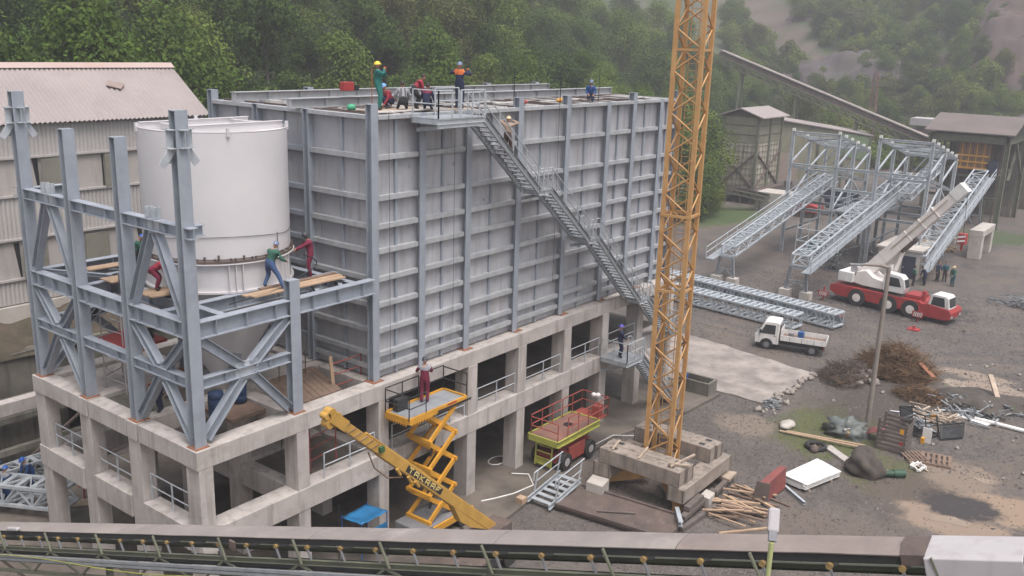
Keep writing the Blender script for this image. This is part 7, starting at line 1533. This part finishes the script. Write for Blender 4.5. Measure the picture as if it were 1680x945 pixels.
        for i in range(n_): t = 2*math.pi*i/n_; vv.append(V(((.15+(.04 if math.cos(t) > .4 else 0))*math.cos(t), .122*math.sin(t), -.012)))
        ff += [(i, k0+i, k0+(i+1) % n_, (i+1) % n_) for i in range(n_)]
        hm.add([hd_+hf*q.x+rt_*q.y+hup*(q.z+.045) for q in vv], ff, True); hm.build('helmet', HELM[helmet], p, world=False)
    return p
RIGHT, AWAY, LEFT, TOWARD = R(-53), R(37), R(127), R(217)
person('man in green overalls and yellow helmet standing on the bin roof', (1.95,1.75,18.59), RIGHT, 'green', 'green', 'yellow', lean=-.05, hr=(.24,-.08,1.56), hl=(.26,.06,1.48), glove='orange', scale=1.08)
person('man in grey shirt and dark braces crouching with his back turned on the bin roof', (2.95,1.3,18.59), R(50), 'grey', 'dark', gear='hair', hip=(0,0,.30), lean=.45, fl=(.28,.18,0), fr=(.25,-.16,0), hl=(.5,.25,.35), hr=(.5,-.2,.3), braces=True, scale=1.1)
person('man in red jacket and sky blue helmet crouching behind the grey shirted man', (3.05,2.1,18.59), R(160), 'red', 'navy', 'skyblue', hip=(0,0,.28), lean=.5, fl=(.25,.18,0), fr=(.25,-.16,0), hl=(.45,.25,.2), hr=(.45,-.2,.2))
person('man in plaid red and black jacket stooping on the bin roof', (3.85,1.45,18.59), R(-30), 'red', 'dark', 'dark', gear='hair', hip=(-.1,0,.80), lean=.75, head=-.2, hl=(.45,.2,.55), hr=(.4,-.2,.5), vest='red')
person('man in dark blue work suit with maroon collar crouching beside the top landing', (3.75,.75,18.59), R(20), 'navy', 'navy', 'dark', gear='hair', hip=(0,0,.32), lean=.35, fl=(.26,.18,0), fr=(.22,-.16,0), hl=(.5,.25,.4), hr=(.5,-.2,.35), vest='maroon')
person('man in navy suit with orange shoulders standing at the top of the stairs', (5.75,.6,18.59), R(25), 'navy', 'navy', 'slate', hl=(.16,.22,1.50), hr=(.22,-.30,1.50), vest='orange', glove='orange', scale=1.1)
person('man in blue jacket crouching far along the bin roof', (17.6,1.4,18.10), TOWARD, 'blue', 'navy', 'slate', hip=(0,0,.72), lean=.2, hl=(.4,.15,.8), hr=(.4,-.15,.8), fl=(.2,.15,0), fr=(-.2,-.15,0))
person('man in beige jacket on the upper flight of the steel staircase', (7.37,-.9,16.47), R(15), 'beige', 'brown', 'tan', lean=.1, hl=(.16,.15,1.6), hr=(.2,-.2,1.62), fr=(.22,-.11,-.21), glove='glove', scale=1.0)
person('man in dark green jacket and jeans leaning at the bolted joint of the tank', (-4.15,1.32,12.14), R(15), 'dkgreen', 'jeans', 'slate', hip=(.05,.12,.88), lean=.35, side=-.15, hl=(.55,.12,1.0), hr=(.5,-.25,.95), fl=(-.05,.32,0), fr=(.1,-.38,0), scale=1.05, vest='dkgreen')
person('welder in maroon overalls and dark mask working at the tank joint', (-1.72,1.95,12.0), R(140), 'maroon', 'maroon', 'dark', gear='mask', lean=.15, head=.3, hl=(.62,.12,1.1), hr=(.62,-.02,1.08), glove='glove', scale=1.05)
person('man in blue helmet half hidden behind the tower post left of the tank', (-6.75,6.35,12.12), R(-30), 'dkgreen', 'dark', 'blue', lean=.35, head=.4, hl=(.45,.15,.9), hr=(.45,-.15,.9))
person('man in red jacket and blue helmet bending low beside the blue tub', (-7.25,4.15,12.13), R(-45), 'red', 'maroon', 'skyblue', hip=(-.15,0,.82), lean=1.15, head=.3, hl=(.6,.12,.25), hr=(.6,-.12,.25))
person('man in dark clothes with orange gloves standing on the concrete below the tower brace', (-7.65,3.75,7.5), LEFT, 'dark', 'navy', 'dark', gear='hair', lean=.1, hl=(.35,.1,1.1), hr=(.35,-.1,1.1), glove='orange')
person('man in maroon suit with grey shoulders on the raised orange scissor lift', (1.9,-1.0,6.285), R(45), 'maroon', 'maroon', 'dark', hl=(.38,.2,1.25), hr=(.4,-.2,1.15), vest='grey', scale=1.14)
person('man in navy suit and violet helmet standing on the lowest landing of the staircase', (17.75,-1.35,4.355), R(-45), 'navy', 'navy', 'violet', hr=(.32,-.1,1.05), hl=(.30,.12,1.0), scale=1.08)
person('man in dark brown clothes standing on the concrete pad behind the crane mast', (31.6,1.4,.1), R(100), 'brown', 'dark', 'dark', gear='hair', hl=(.3,.1,1.0), scale=1.0)
person('man in blue suit and blue helmet standing nearest in the group at the lower left', (-9.0,15.0,.18), R(20), 'blue', 'blue', 'blue', lean=.2, hl=(.45,.2,1.0), hr=(.5,-.1,.95), scale=1.05, vest='grey')
person('man in blue suit bending over the white lattice truss at the lower left', (-7.5,15.6,.18), R(190), 'blue', 'blue', 'blue', lean=.5, hl=(.5,.2,.8), hr=(.5,-.1,.75), scale=1.05, vest='grey')
person('man in black clothes and blue helmet behind the men at the lower left', (-8.9,16.3,.18), R(-20), 'dark', 'dark', 'blue', lean=.3, hl=(.45,.2,.95))
for (x, y), az, tp, lg, hm_, lb in (((66.4,-4.9),R(-60),'dkgreen','dark','dark','man in dark green standing leftmost of the group beside the crane cab'),((67.4,-5.75),R(130),'navy','navy','dark','man in navy bending forward in front of the hut door'),((70.1,-6.2),R(-120),'navy','dark','dark','man in black and navy in the middle of the group behind the red crane'),((70.5,-6.8),R(200),'teal','dark','dark','man in dark teal facing the man in black and navy'),((69.0,-7.9),R(160),'dkgreen','teal','tan','man in dark green and pale cap standing rightmost behind the driver cab')):
    person(lb, (x,y,0), az, tp, lg, hm_, lean=.1 if 'bending' not in lb else .5, hl=(.35,.15,1.0), scale=1.12, gear='helmet' if 'cap' in lb else 'hair')
# ------------------------------------------------------------------ thin haze over the whole valley, partly standing in for glare on window glass
hm_ = bpy.data.materials.new('valley_air'); hm_.use_nodes = True; n = hm_.node_tree; n.nodes.remove(n.nodes['Principled BSDF'])
pv = n.nodes.new('ShaderNodeVolumePrincipled'); pv.inputs['Color'].default_value = (.92,.90,.95,1); pv.inputs['Density'].default_value = .0011; pv.inputs['Anisotropy'].default_value = .25
n.links.new(pv.outputs[0], n.nodes['Material Output'].inputs['Volume'])
mb = MB(); mb.box((-430,-430,-8),(1110,910,105)); tag(mb.build('haze', hm_), 'thin pale haze filling the valley', 'haze', kind='stuff')
